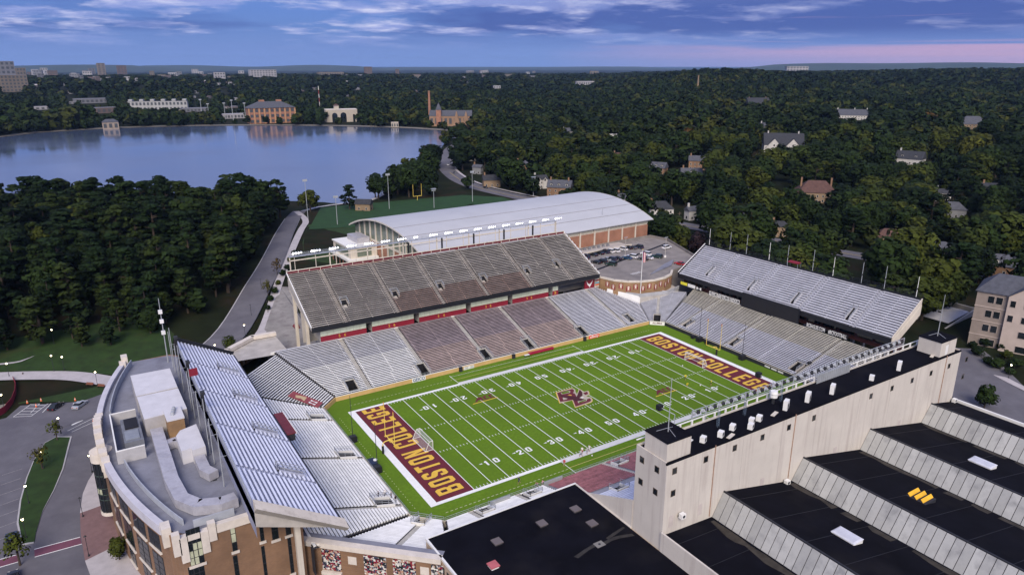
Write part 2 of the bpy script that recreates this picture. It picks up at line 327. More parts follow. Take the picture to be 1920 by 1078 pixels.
def foliage(name, c1, c2, c3, tint_attr):
    m = bpy.data.materials.new(name); m.use_nodes = True; nt = m.node_tree; N = nt.nodes.new; L = nt.links.new
    b = nt.nodes['Principled BSDF']; b.inputs['Roughness'].default_value = 0.8; b.inputs['Specular IOR Level'].default_value = 0.15
    if tint_attr: a = N('ShaderNodeAttribute'); a.attribute_name = 'tint'; fac = a.outputs['Fac']
    else: a = N('ShaderNodeObjectInfo'); fac = a.outputs['Random']
    r = N('ShaderNodeValToRGB'); L(fac, r.inputs[0]); e = r.color_ramp.elements; e.new(0.5); e.new(0.93)
    for el, (p, c) in zip(e, ((0.0, c1), (0.55, c2), (0.86, c3), (1.0, c3))): el.position = p; el.color = (*c, 1)
    g = N('ShaderNodeNewGeometry'); mr = N('ShaderNodeMapRange'); mr.inputs[3].default_value = 0.78; mr.inputs[4].default_value = 1.25; L(g.outputs['Random Per Island'], mr.inputs[0])
    h = N('ShaderNodeHueSaturation'); L(r.outputs[0], h.inputs['Color']); L(mr.outputs[0], h.inputs['Value']); L(h.outputs[0], b.inputs['Base Color'])
    na = N('ShaderNodeAttribute'); na.attribute_name = 'nrm'; vt = N('ShaderNodeVectorTransform'); vt.vector_type = 'NORMAL'; vt.convert_from = 'OBJECT'; vt.convert_to = 'WORLD'; L(na.outputs['Vector'], vt.inputs[0]); L(vt.outputs[0], b.inputs['Normal'])
    MATS[name] = m; return m
M_leaf = foliage('broadleaf_foliage', (0.006, 0.014, 0.004), (0.017, 0.032, 0.006), (0.044, 0.054, 0.007), False)
M_leafS = foliage('broadleaf_foliage_far', (0.006, 0.014, 0.004), (0.016, 0.030, 0.006), (0.042, 0.047, 0.008), True)
M_pineL = foliage('pine_foliage', (0.006, 0.015, 0.005), (0.011, 0.025, 0.006), (0.024, 0.038, 0.007), False)
M_autumn = foliage('autumn_foliage', (0.070, 0.068, 0.008), (0.052, 0.066, 0.008), (0.085, 0.048, 0.012), False)
M_purple = foliage('purple_foliage', (0.022, 0.012, 0.016), (0.025, 0.014, 0.018), (0.028, 0.016, 0.02), False)
# ---------------------------------------------------------------- ground, water, roads
def build_terrain():
    na, nr = 400, 165
    rr = np.concatenate([[0.0], 6*1.058**np.arange(nr)]); aa = np.linspace(0, 2*math.pi, na, endpoint=False)
    R_, A_ = np.meshgrid(rr, aa, indexing='ij'); X = CAM[0]+R_*np.cos(A_); Y = CAM[1]+R_*np.sin(A_)
    Z = ground(X, Y); Z = Z - 0.02
    v = np.stack([X, Y, Z], -1).reshape(-1, 3); i, j = np.meshgrid(np.arange(nr), np.arange(na), indexing='ij'); j2 = (j+1) % na
    f = np.stack([i*na+j, (i+1)*na+j, (i+1)*na+j2, i*na+j2], -1).reshape(-1, 4)
    me = bpy.data.meshes.new('terrain'); me.vertices.add(len(v)); me.vertices.foreach_set('co', v.ravel()); me.loops.add(f.size); me.loops.foreach_set('vertex_index', f.ravel())
    me.polygons.add(len(f)); me.polygons.foreach_set('loop_start', np.arange(0, f.size, 4)); me.polygons.foreach_set('use_smooth', np.ones(len(f), bool)); me.update(); me.materials.append(M_earth)
    tag(put('terrain', me), kind='structure')
build_terrain()
LAKE_Z = 4.12
def LP(*q): return [tuple(atz(a, b, LAKE_Z)[:2]) for a, b in q]
far_shore = LP((0, 257), (60, 250), (120, 246), (200, 241.5), (320, 237.5), (480, 235.5), (640, 237), (750, 240), (820, 244), (888, 248))
near_shore = LP((882, 254), (838, 262), (826, 280), (802, 296), (795, 318), (758, 344), (715, 366), (690, 378), (640, 384), (590, 391), (548, 403))
left_shore = [(-40, 300), (-95, 322), (-150, 345), (-215, 400), (-290, 560), (-300, 760), (-240, 930)]
LAKE = far_shore+near_shore+left_shore
def in_poly(x, y, poly):
    x = np.asarray(x); y = np.asarray(y); c = np.zeros(x.shape, bool); n = len(poly)
    for i in range(n):
        x1, y1 = poly[i]; x2, y2 = poly[(i+1) % n]
        if y1 == y2: continue
        c ^= ((y1 > y) != (y2 > y)) & (x < (x2-x1)*(y-y1)/(y2-y1)+x1)
    return c
def water_mat():
    m = bpy.data.materials.new('lake_water'); m.use_nodes = True; nt = m.node_tree; b = nt.nodes['Principled BSDF']; N = nt.nodes.new; L = nt.links.new
    b.inputs['Base Color'].default_value = (0.075, 0.10, 0.165, 1); b.inputs['Roughness'].default_value = 0.06; b.inputs['IOR'].default_value = 1.9; b.inputs['Specular IOR Level'].default_value = 0.8
    b.inputs['Specular Tint'].default_value = (1, 1, 1, 1)
    g = N('ShaderNodeNewGeometry'); mp = N('ShaderNodeMapping'); L(g.outputs['Position'], mp.inputs[0]); mp.inputs['Scale'].default_value = (0.35, 0.12, 1)
    nz = N('ShaderNodeTexNoise'); nz.inputs['Scale'].default_value = 1.0; nz.inputs['Detail'].default_value = 3; L(mp.outputs[0], nz.inputs['Vector'])
    bp = N('ShaderNodeBump'); bp.inputs['Strength'].default_value = 0.10; bp.inputs['Distance'].default_value = 0.25; L(nz.outputs['Fac'], bp.inputs['Height']); L(bp.outputs[0], b.inputs['Normal'])
    n2 = N('ShaderNodeTexNoise'); n2.inputs['Scale'].default_value = 0.006; n2.inputs['Detail'].default_value = 4; L(g.outputs['Position'], n2.inputs['Vector'])
    mr = N('ShaderNodeMapRange'); mr.inputs[1].default_value = 0.35; mr.inputs[2].default_value = 0.7; mr.inputs[3].default_value = 0.07; mr.inputs[4].default_value = 0.20; L(n2.outputs['Fac'], mr.inputs[0]); L(mr.outputs[0], b.inputs['Roughness'])
    return m
M_water = water_mat()
sheet('lake_water', LAKE, LAKE_Z, M_water)
ribbon('shore_bank', [(p[0], p[1]) for p in ([left_shore[-1]]+far_shore)], 9, 0.35, mat('stone_bank', (0.20, 0.175, 0.14), 0.95, 0.25, 0.1), 20, zf=lambda p: LAKE_Z)
ribbon('shore_path', [(p[0]*1.004+2, p[1]*1.009) for p in far_shore], 7, 0.60, mat('gravel_path', (0.26, 0.24, 0.22), 0.95, 0.2, 0.1), 20, zf=lambda p: LAKE_Z)
ribbon('shore_wall', [(p[0]+2.0, p[1]+1) for p in near_shore[2:]], 3.0, 0.5, M_kerb, 12, zf=lambda p: LAKE_Z)
# distant blue ridges on the horizon
def ridge(name, az0, az1, r, hmax, seed, depth):
    b = MB(); rs = np.random.RandomState(seed); n = 60; ph = rs.rand(6)*6.28; prev = None
    for k in range(n+1):
        t = k/n; az = YAW+rad(az0+(az1-az0)*t); h = hmax*(0.62+0.38*sum(math.sin(t*(3+4*i)+ph[i])/(1.3+i) for i in range(5))/1.9)*min(1, 6*t, 6*(1-t))
        P = [(CAM[0]+q*math.cos(az), CAM[1]+q*math.sin(az), zz) for q, zz in ((r-depth, 0), (r, h), (r+depth, 0))]
        if prev: b.face([prev[0], prev[1], P[1], P[0]]); b.face([prev[1], prev[2], P[2], P[1]])
        prev = P
    tag(b.build(name, M_ridge, smooth=True), kind='structure')
M_ridge = mat('far_wooded_ridge', (0.030, 0.042, 0.022), 1.0, 0.3, 0.002)
ridge('hills', -46, -14, 13500, 235, 3, 1600); ridge('hills', -60, -24, 17000, 300, 5, 2200); ridge('hills', 8, 30, 16000, 128, 8, 2000); ridge('hills', 22, 52, 14000, 120, 11, 1800); ridge('hills', -14, 12, 19000, 122, 14, 2000)

# roads
ribbon('campus_road', [(-128, 60), (-112, 66), (-98, 73), (-84, 83), (-73, 97), (-62, 118), (-47, 150), (-34, 182), (-20, 220), (-5, 260), (6, 284)], lambda t: 12-4*t, 0.16, M_asph)
ribbon('pavement', [(-66, 90), (-61, 98), (-48.5, 128.5), (-27.5, 181), (-9, 228), (-1.5, 246), (2, 262), (4, 284)], 3.4, 0.26, M_pave)
cr = [(-98, 73), (-84, 83), (-73, 97), (-62, 118), (-47, 150), (-34, 182), (-20, 220), (-5, 260)]
for off in (-6.0, 5.9):
    ribbon('kerb', [(p[0]+off*0.88*(1-0.30*i/7), p[1]-off*0.46*(1-0.30*i/7)) for i, p in enumerate(cr)], 0.4, 0.24, M_kerb)
ribbon('lane_line', [(p[0]+0.3, p[1]) for p in cr[3:]], 0.22, 0.20, mat('worn_lane_paint', (0.26, 0.25, 0.22), 0.9, 0.3, 1.0))
beacon = [(330, 640), (280, 590), (235, 530), (192, 458), (160, 385), (143, 318), (146, 255), (158, 195), (172, 148), (181, 110), (189, 75), (200, 30), (222, -20), (258, -90), (300, -170)]
_, beaconQ = ribbon('street', beacon, 13, 0.22, M_asph, 8)
ribbon('pavement', [(p[0]+9.3, p[1]+3.5) for p in beacon[3:9]], 2.2, 0.34, M_pave, 8)
ribbon('centre_line', [(p[0], p[1]) for p in beacon[4:13]], 0.35, 0.26, mat('yellow_line', (0.5, 0.36, 0.08), 0.9), 8)
street2 = [(184, 106), (205, 118), (232, 135), (265, 150), (300, 172)]
ribbon('street', street2, 8, 0.20, M_asph, 8)
street3 = [(196, 40), (160, 28), (140, 8), (128, -20), (122, -38), (112, -50), (100, -62), (90, -74), (86, -95), (92, -130)]
ribbon('street', street3[4:], lambda t: 20+8*t, 0.10, M_asph, 5)
ribbon('pavement', [(124, -36), (119.5, -46), (115.5, -55.5), (111.5, -66), (108, -80), (109, -105)], 2.6, 0.22, M_pave, 5)
sheet('red_crosswalk', [(109.5, -49.8), (115.2, -55.2), (113.4, -58.4), (106.6, -52.4)], 0.32, M_cross)
for q in (((109.3, -49.2), (115.4, -55.0), (115.1, -55.6), (109.0, -49.8)), ((106.5, -52.5), (113.3, -58.6), (113.0, -59.1), (106.1, -53.0))): sheet('crosswalk_line', q, 0.33, M_white)
# left forecourt: car park, lawns, paths
sheet('car_park', [(-240, -90), (-112, -90), (-112, 68.5), (-131, 76.5), (-134, 70), (-240, 60)], 0.08, M_asph)
sheet('lawn', [(-109.5, 77), (-112.3, 67.5), (-128.5, 77.3), (-131.5, 77.8), (-131.8, 92.6), (-126, 90.6), (-116.7, 84.6)], 0.14, M_lawn)
sheet('lawn', [(-240, 145), (-92, 127), (-88, 108), (-92, 86), (-107, 84.2), (-119, 93.8), (-128.6, 98.9), (-137, 103), (-240, 120)], lambda x, y: G(x, y)+0.10, M_lawn)
ribbon('curved_path', [(-160, 108), (-137, 99), (-127, 94.4), (-117.8, 89), (-109, 80.2), (-104, 74)], 6.0, 0.20, M_pave, 2)
ribbon('garden_path', [(-160, 111.5), (-137, 108.1), (-131.5, 107.6), (-127.5, 111.2)], 1.9, 0.22, M_pave, 3)
sheet('seating_pad', [(-128.4+2.6*math.cos(a), 111.8+2.6*math.sin(a)) for a in np.linspace(0, 6.28, 14)[:-1]], 0.45, M_pave)
isl = [(-119.6, 49.2), (-120.3, 44), (-121.7, 33), (-123.6, 24), (-125.8, 16.0), (-127.0, 8), (-127.2, 4.9), (-129.2, 5.4), (-130.2, 14), (-129.9, 23.2), (-128.9, 33), (-127.6, 41), (-125.3, 49.2), (-122.8, 51.2)]
tag(MB().prism(isl, 0.0, 0.22).build('kerb', M_kerb), kind='structure')
cx_, cy_ = np.mean(isl, axis=0); sheet('traffic_island', [((p[0]-cx_)*0.93+cx_, (p[1]-cy_)*0.985+cy_) for p in isl], 0.235, M_lawn)
sheet('pavement', [(-115.2, 29.5), (-117.2, 24), (-118.4, 19), (-119.2, 11.2), (-112, 12.6), (-111.5, 22)], 0.20, M_pave)
sheet('brick_pavement', [(-119.2, 11.2), (-119.35, 3), (-119.0, -6.4), (-111, -3.5), (-108, 12), (-112, 12.6)], 0.20, M_pavebr)
sheet('pavement', [(-119.0, -6.4), (-118.2, -13), (-116, -40), (-103, -40), (-103, -10), (-111, -3.5)], 0.20, M_pave)
sheet('red_crosswalk', [(-127.1, 2.6), (-119.5, 2.2), (-119.3, -0.2), (-127.0, 0.1)], 0.10, M_cross)
for q in (((-127.1, 2.8), (-119.5, 2.4), (-119.5, 2.2), (-127.1, 2.6)), ((-127.0, 0.1), (-119.3, -0.2), (-119.3, -0.4), (-127.0, -0.1)), ((-140, 2.9), (-129.6, 2.7), (-129.6, 2.5), (-140, 2.7)), ((-140, 0.2), (-129.6, 0.1), (-129.6, -0.1), (-140, 0.0))): sheet('crosswalk_line', q, 0.11, M_white)
sheet('red_crosswalk', [(-140, 2.7), (-129.6, 2.5), (-129.6, 0.1), (-140, 0.2)], 0.10, M_cross)
def line(a, b, w=0.14, z=0.12, m=None, name='parking_line'):
    a = np.array(a); b = np.array(b); d = (b-a)/np.linalg.norm(b-a); n = np.array([-d[1], d[0]])*w/2
    return sheet(name, [a+n, b+n, b-n, a-n], z, m or M_white)
for k in range(5): line((-126.6+k*3.0-0.3*k, 74.9-k*1.4), (-128.6+k*3.0-0.3*k, 69.8-k*1.4))
line((-132.4, 69.6), (-128.6, 75.9)); line((-132.4, 69.6), (-128.4, 67.6)); line((-128.6, 75.9), (-126.5, 74.9)); line((-128.4, 67.6), (-124.6, 73.8))
for k in range(4): line((-131.6+k*1.0, 70.8+k*1.5), (-128.0+k*1.0, 68.5+k*1.5), 0.12)
for k in range(7): line((-129.8-0.2*(k % 2), 10.5+k*4.6), (-133.6, 9.6+k*4.6), 0.12, 0.11, mat('worn_line', (0.30, 0.29, 0.30), 0.9, 0.3, 2))
for k in range(6): line((-136.5, 12+k*5.2), (-141, 11+k*5.2), 0.12, 0.11, MATS['worn_line'])
line((-119.6, 52.0), (-113.8, 55.6), 0.12); line((-120.5, 53.2), (-114.5, 57.6), 0.12); line((-119.5, 56.2), (-117.0, 57.8), 0.5, 0.121)
sheet('concrete_drive', [(-67, 64), (-63, 92), (-55, 112), (-45.5, 134), (-40, 131), (-46, 108), (-46, 82), (-50, 60)], lambda x, y: G(x, y)+0.15, mat('stained_concrete', (0.25, 0.235, 0.225), 0.92, 0.2, 0.2, stain=((0.17, 0.15, 0.15), 0.3, 0.5, 0.7)))
for k in range(4): line((-61+k*3.4, 76.5-k*0.3), (-62.4+k*3.4, 70.0), 0.10, 0.62, M_conc, 'slab_joint')
sheet('practice_field', [(-6, 226), (21, 290), (56, 288), (118, 284), (137, 262), (134, 205), (22, 222)], lambda x, y: G(x, y)+0.12, M_prac)
sheet('lawn', [(-18, 196), (-2, 240), (20, 226), (14, 205), (2, 176), (-14, 150), (-26, 165)], lambda x, y: G(x, y)+0.09, M_lawn)
sheet('lawn', [(-40, 132), (-22, 170), (-8, 175), (8, 140), (2, 110), (-38, 108)], lambda x, y: G(x, y)+0.11, M_lawn)

# ---------------------------------------------------------------- playing field
FX, FY, YD = 54.864, 24.384, 0.9144
field = sheet('playing_field', [(-62, -27.5), (-57.2, -32.6), (58, -32.6), (62.3, -28.5), (62.3, 29.6), (58.6, 33.2), (-57.2, 33.2), (-62, 28.6)], 0.0, M_turf)
def mark(name, poly, m, z=0.012): return sheet(name, poly, z, m, parent=field)
def rect(x0, x1, y0, y1): return [(x0, y0), (x1, y0), (x1, y1), (x0, y1)]
for s in (-1, 1):
    mark('end_zone', rect(*sorted((s*FX, s*(FX-10*YD))), -FY, FY), M_maroon, 0.010)
    mark('end_line', rect(*sorted((s*FX, s*(FX+1.75))), -FY-1.0, FY+1.0), M_white)
    ys = sorted((s*FY, s*(FY+1.0))); ys2 = sorted((s*FY, s*(FY+1.75)))
    mark('sideline', rect(-FX, -25*YD, *ys), M_white); mark('sideline', rect(25*YD, FX, *ys), M_white)
    mark('team_border', rect(-25*YD, 25*YD, *ys2), mat('team_border_white', (0.62, 0.62, 0.60), 0.85, 0.08, 0.8))
for k in range(-10, 11): mark('yard_line', rect(k*5*YD-0.085, k*5*YD+0.085, -FY, FY), M_white, 0.014)
hm = MB(); dm = MB()
for k in range(-49, 50):
    if k % 5 == 0: continue
    for y in (-6.1, 6.1, -FY+0.45, FY-0.45): hm.face([(k*YD-0.07, y-0.33, 0.016), (k*YD+0.07, y-0.33, 0.016), (k*YD+0.07, y+0.33, 0.016), (k*YD-0.07, y+0.33, 0.016)])
tag(hm.build('hash_mark', M_white, field), kind='stuff')
for s in (-1, 1):
    for a, b in ((-FX, -25*YD), (25*YD, FX)):
        n = int((b-a)/1.1)
        for k in range(n): x = a+k*1.1; dm.face([(x, s*28.7-0.06, 0.013), (x+0.62, s*28.7-0.06, 0.013), (x+0.62, s*28.7+0.06, 0.013), (x, s*28.7+0.06, 0.013)])
    mark('coaching_line', rect(-25*YD, 25*YD, s*28.4-0.07, s*28.4+0.07), mat('yellow_turf_line', (0.55, 0.45, 0.16), 0.9), 0.013)
    mark('coaching_line', rect(-25*YD, 25*YD, s*30.8-0.05, s*30.8+0.05), M_white, 0.013)
    for x in (-25*YD, 25*YD): mark('team_area_line', rect(x-0.08, x+0.08, *sorted((s*(FY+1.0), s*31.6))), M_white, 0.015)
for k in range(40): y = -24+k*1.2; dm.face([(-59.7, y, 0.013), (-59.6, y, 0.013), (-59.6, y+0.35, 0.013), (-59.7, y+0.35, 0.013)])
tag(dm.build('dashed_line', mat('dashed_line_paint', (0.62, 0.60, 0.42), 0.9), field), kind='stuff')
# block letters on a 5 x 8 grid, chamfered
c = 0.9
LET = {
 'B': [[(0, 0), (5-c, 0), (5, c), (5, 3.3), (4.4, 4), (5, 4.7), (5, 8-c), (5-c, 8), (0, 8)], [(1.6, 1.4), (3.4, 1.4), (3.4, 3.3), (1.6, 3.3)], [(1.6, 4.7), (3.4, 4.7), (3.4, 6.6), (1.6, 6.6)]],
 'O': [[(c, 0), (5-c, 0), (5, c), (5, 8-c), (5-c, 8), (c, 8), (0, 8-c), (0, c)], [(1.6, 1.4), (3.4, 1.4), (3.4, 6.6), (1.6, 6.6)]],
 'S': [[(c, 0), (5-c, 0), (5, c), (5, 3.6), (4.2, 4.5), (1.7, 5.4), (1.7, 6.6), (3.3, 6.6), (3.3, 5.6), (5, 5.6), (5, 8-c), (5-c, 8), (c, 8), (0, 8-c), (0, 4.5), (0.8, 3.6), (3.3, 2.7), (3.3, 1.4), (1.7, 1.4), (1.7, 2.5), (0, 2.5), (0, c)]],
 'T': [[(1.7, 0), (3.3, 0), (3.3, 6.5), (5, 6.5), (5, 8), (0, 8), (0, 6.5), (1.7, 6.5)]],
 'N': [[(0, 0), (1.5, 0), (1.5, 4.4), (3.5, 0), (5, 0), (5, 8), (3.5, 8), (3.5, 3.6), (1.5, 8), (0, 8)]],
 'C': [[(c, 0), (5-c, 0), (5, c), (5, 2.8), (3.4, 2.8), (3.4, 1.4), (1.6, 1.4), (1.6, 6.6), (3.4, 6.6), (3.4, 5.2), (5, 5.2), (5, 8-c), (5-c, 8), (c, 8), (0, 8-c), (0, c)]],
 'L': [[(0, 0), (4.8, 0), (4.8, 1.5), (1.6, 1.5), (1.6, 8), (0, 8)]],
 'E': [[(0, 0), (4.8, 0), (4.8, 1.5), (1.6, 1.5), (1.6, 3.3), (4.2, 3.3), (4.2, 4.7), (1.6, 4.7), (1.6, 6.5), (4.8, 6.5), (4.8, 8), (0, 8)]],
 'G': [[(c, 0), (5-c, 0), (5, c), (5, 4.3), (2.6, 4.3), (2.6, 3.0), (3.4, 3.0), (3.4, 1.4), (1.6, 1.4), (1.6, 6.6), (3.4, 6.6), (3.4, 5.5), (5, 5.5), (5, 8-c), (5-c, 8), (c, 8), (0, 8-c), (0, c)]],
}
def endzone_text(rz, cx):
    word = 'BOSTON COLLEGE'; adv = 6.95; w = adv*(len(word)-1)*0.5; H = 6.1; sx = 45.4/(adv*13-1.9); x = 0
    for ch in word:
        if ch != ' ':
            me = filled([[((px+x)*sx-22.7, (py-4)*H/8) for px, py in poly] for poly in LET[ch]], M_gold, 'letter')
            o = put('letter', me, field, Vector((cx, 0, 0.022))-field.location, rz)
            me2 = filled([[(((px-2.5)*1.10+2.5+x)*sx-22.7, ((py-4)*1.05)*H/8) for px, py in LET[ch][0]]], M_eagle, 'letter_outline')
            put('letter_outline', me2, field, Vector((cx, 0, 0.017))-field.location, rz)
            x += adv
        else: x += adv*0.45
endzone_text(math.pi/2, -FX+4.57); endzone_text(-math.pi/2, FX-4.57)
DIG = {'1': [[(1.6, 0), (3.4, 0), (3.4, 8), (2.0, 8), (0.8, 6.6), (0.8, 5.4), (1.6, 5.9)]],
 '2': [[(0, 0), (5, 0), (5, 1.5), (2.2, 1.5), (5, 4.8), (5, 7), (4, 8), (1, 8), (0, 7), (0, 5.4), (1.6, 5.4), (1.6, 6.6), (3.3, 6.6), (3.3, 5.2), (0, 1.4)]],
 '3': [[(1, 0), (4, 0), (5, 1), (5, 3.4), (4.3, 4), (5, 4.6), (5, 7), (4, 8), (1, 8), (0, 7), (0, 5.6), (1.6, 5.6), (1.6, 6.6), (3.4, 6.6), (3.4, 4.8), (2, 4.8), (2, 3.3), (3.4, 3.3), (3.4, 1.4), (1.6, 1.4), (1.6, 2.4), (0, 2.4), (0, 1)]],
 '4': [[(3, 0), (4.5, 0), (4.5, 1.8), (5.2, 1.8), (5.2, 3.1), (4.5, 3.1), (4.5, 8), (2.9, 8), (0, 3.1), (0, 1.8), (3, 1.8)], [(3, 3.1), (1.5, 3.1), (3, 5.6)]],
 '5': [[(1, 0), (4, 0), (5, 1), (5, 4), (4, 5), (1.7, 5), (1.7, 6.5), (4.8, 6.5), (4.8, 8), (0, 8), (0, 3.7), (3.3, 3.7), (3.3, 1.4), (1.6, 1.4), (1.6, 2.4), (0, 2.4), (0, 1)]],
 '0': [[(1, 0), (4, 0), (5, 1), (5, 7), (4, 8), (1, 8), (0, 7), (0, 1)], [(1.6, 1.4), (3.4, 1.4), (3.4, 6.6), (1.6, 6.6)]]}
for side in (-1, 1):
    for i in range(-4, 5):
        num = str(50-10*abs(i)); s = 1.98/8; x0 = i*10*YD; y0 = side*(FY-8.6*YD)
        flip = 1 if side < 0 else -1
        for j, ch in enumerate(num):
            off = -2.0 if j == 0 else 0.55
            me = filled([[((px*s*1.08+off)*flip, (py-4)*s*flip) for px, py in poly] for poly in DIG[ch]], M_white, 'yard_number')
            put('yard_number', me, field, Vector((x0, y0, 0.020))-field.location)
        if i:
            sg = (1 if i > 0 else -1); bx = x0+sg*2.4
            mark('direction_arrow', [(bx, y0-0.22+0.35*flip), (bx+sg*1.0, y0+0.35*flip), (bx, y0+0.22+0.35*flip)][::1], M_white, 0.020)
# midfield emblem (traced shapes, laid flat on the turf)
def gp(*q): return [tuple(atz(1030+a/13.48, 700+b/13.48, 0)[:2]) for a, b in q]
outer = gp((155, 478), (560, 368), (610, 375), (655, 410), (655, 460), (700, 520), (745, 400), (765, 390), (830, 425), (850, 465), (985, 435), (1010, 470), (1020, 520), (1000, 545), (930, 575), (1050, 600), (1085, 640), (1100, 690), (1060, 735), (650, 868), (575, 680), (255, 760))
def shrink(poly, k): a = np.mean(poly, axis=0); return [tuple(a+(np.array(p)-a)*k) for p in poly]
for polys, m, z, nm in (([outer], M_gold, 0.017, 'emblem_outline'), ([shrink(outer, 0.965)], mat('emblem_cream', (0.42, 0.37, 0.29), 0.85), 0.021, 'emblem_backing'),
    ([gp((195, 490), (560, 392), (600, 395), (625, 425), (620, 470), (590, 490), (640, 505), (665, 540), (690, 600), (640, 660), (275, 720)), gp((285, 490), (470, 435), (520, 440), (535, 465), (510, 490), (320, 530)), gp((335, 610), (480, 620), (440, 650), (355, 672))], M_maroon, 0.026, 'emblem_letter'),
    ([gp((595, 660), (690, 620), (730, 750), (945, 690), (955, 650), (1020, 625), (1055, 660), (1045, 700), (1010, 720), (665, 838))], M_maroon, 0.026, 'emblem_letter'),
    ([gp((855, 490), (955, 460), (985, 515), (905, 545))], M_maroon, 0.026, 'emblem_letter'),
    ([gp((300, 485), (465, 442), (515, 455), (500, 480), (335, 522))], M_turf, 0.030, 'emblem_gap'), ([gp((745, 720), (920, 660), (935, 680), (760, 745))], M_turf, 0.030, 'emblem_gap'),
    ([gp((250, 510), (300, 545), (430, 575), (600, 575), (690, 590), (720, 520), (765, 405), (800, 440), (835, 480), (840, 560), (760, 620), (900, 655), (800, 690), (670, 705), (540, 650), (380, 615), (280, 575))], M_eagle, 0.034, 'emblem_bird'),
    ([gp((780, 600), (880, 605), (830, 628))], M_white, 0.036, 'emblem_bird'), ([gp((460, 548), (520, 532), (572, 552), (560, 562))], M_gold, 0.036, 'emblem_bird')):
    put(nm, filled(polys, m, nm), field, Vector((0, 0, z))-field.location)
def conf_logo(cx, cy, flip):
    s = 7.3*flip; q = lambda pts: [(cx+a*s, cy+b*flip*2.9) for a, b in pts]
    mark('conference_mark_base', q([(-0.56, -0.50), (0.56, -0.50), (0.55, -0.40), (-0.50, -0.40)]), M_gold, 0.019)
    for pts in ([(-0.40, -0.25), (-0.30, -0.25), (-0.22, -0.02), (-0.12, -0.02), (-0.12, -0.25), (0.0, -0.25), (0.02, 0.5), (-0.14, 0.5)],
                [(0.05, -0.25), (0.24, -0.25), (0.24, -0.08), (0.14, -0.08), (0.16, 0.32), (0.26, 0.32), (0.27, 0.5), (0.07, 0.5)],
                [(0.29, -0.25), (0.49, -0.25), (0.49, -0.08), (0.38, -0.08), (0.40, 0.32), (0.5, 0.32), (0.51, 0.5), (0.31, 0.5)]):
        g2 = [(a*1.10 if True else a, b*1.12) for a, b in pts]
        mark('conference_mark_letter', q(pts), M_maroon, 0.022)
conf_logo(-22, 13.0, 1); conf_logo(23.7, -10.2, 1)
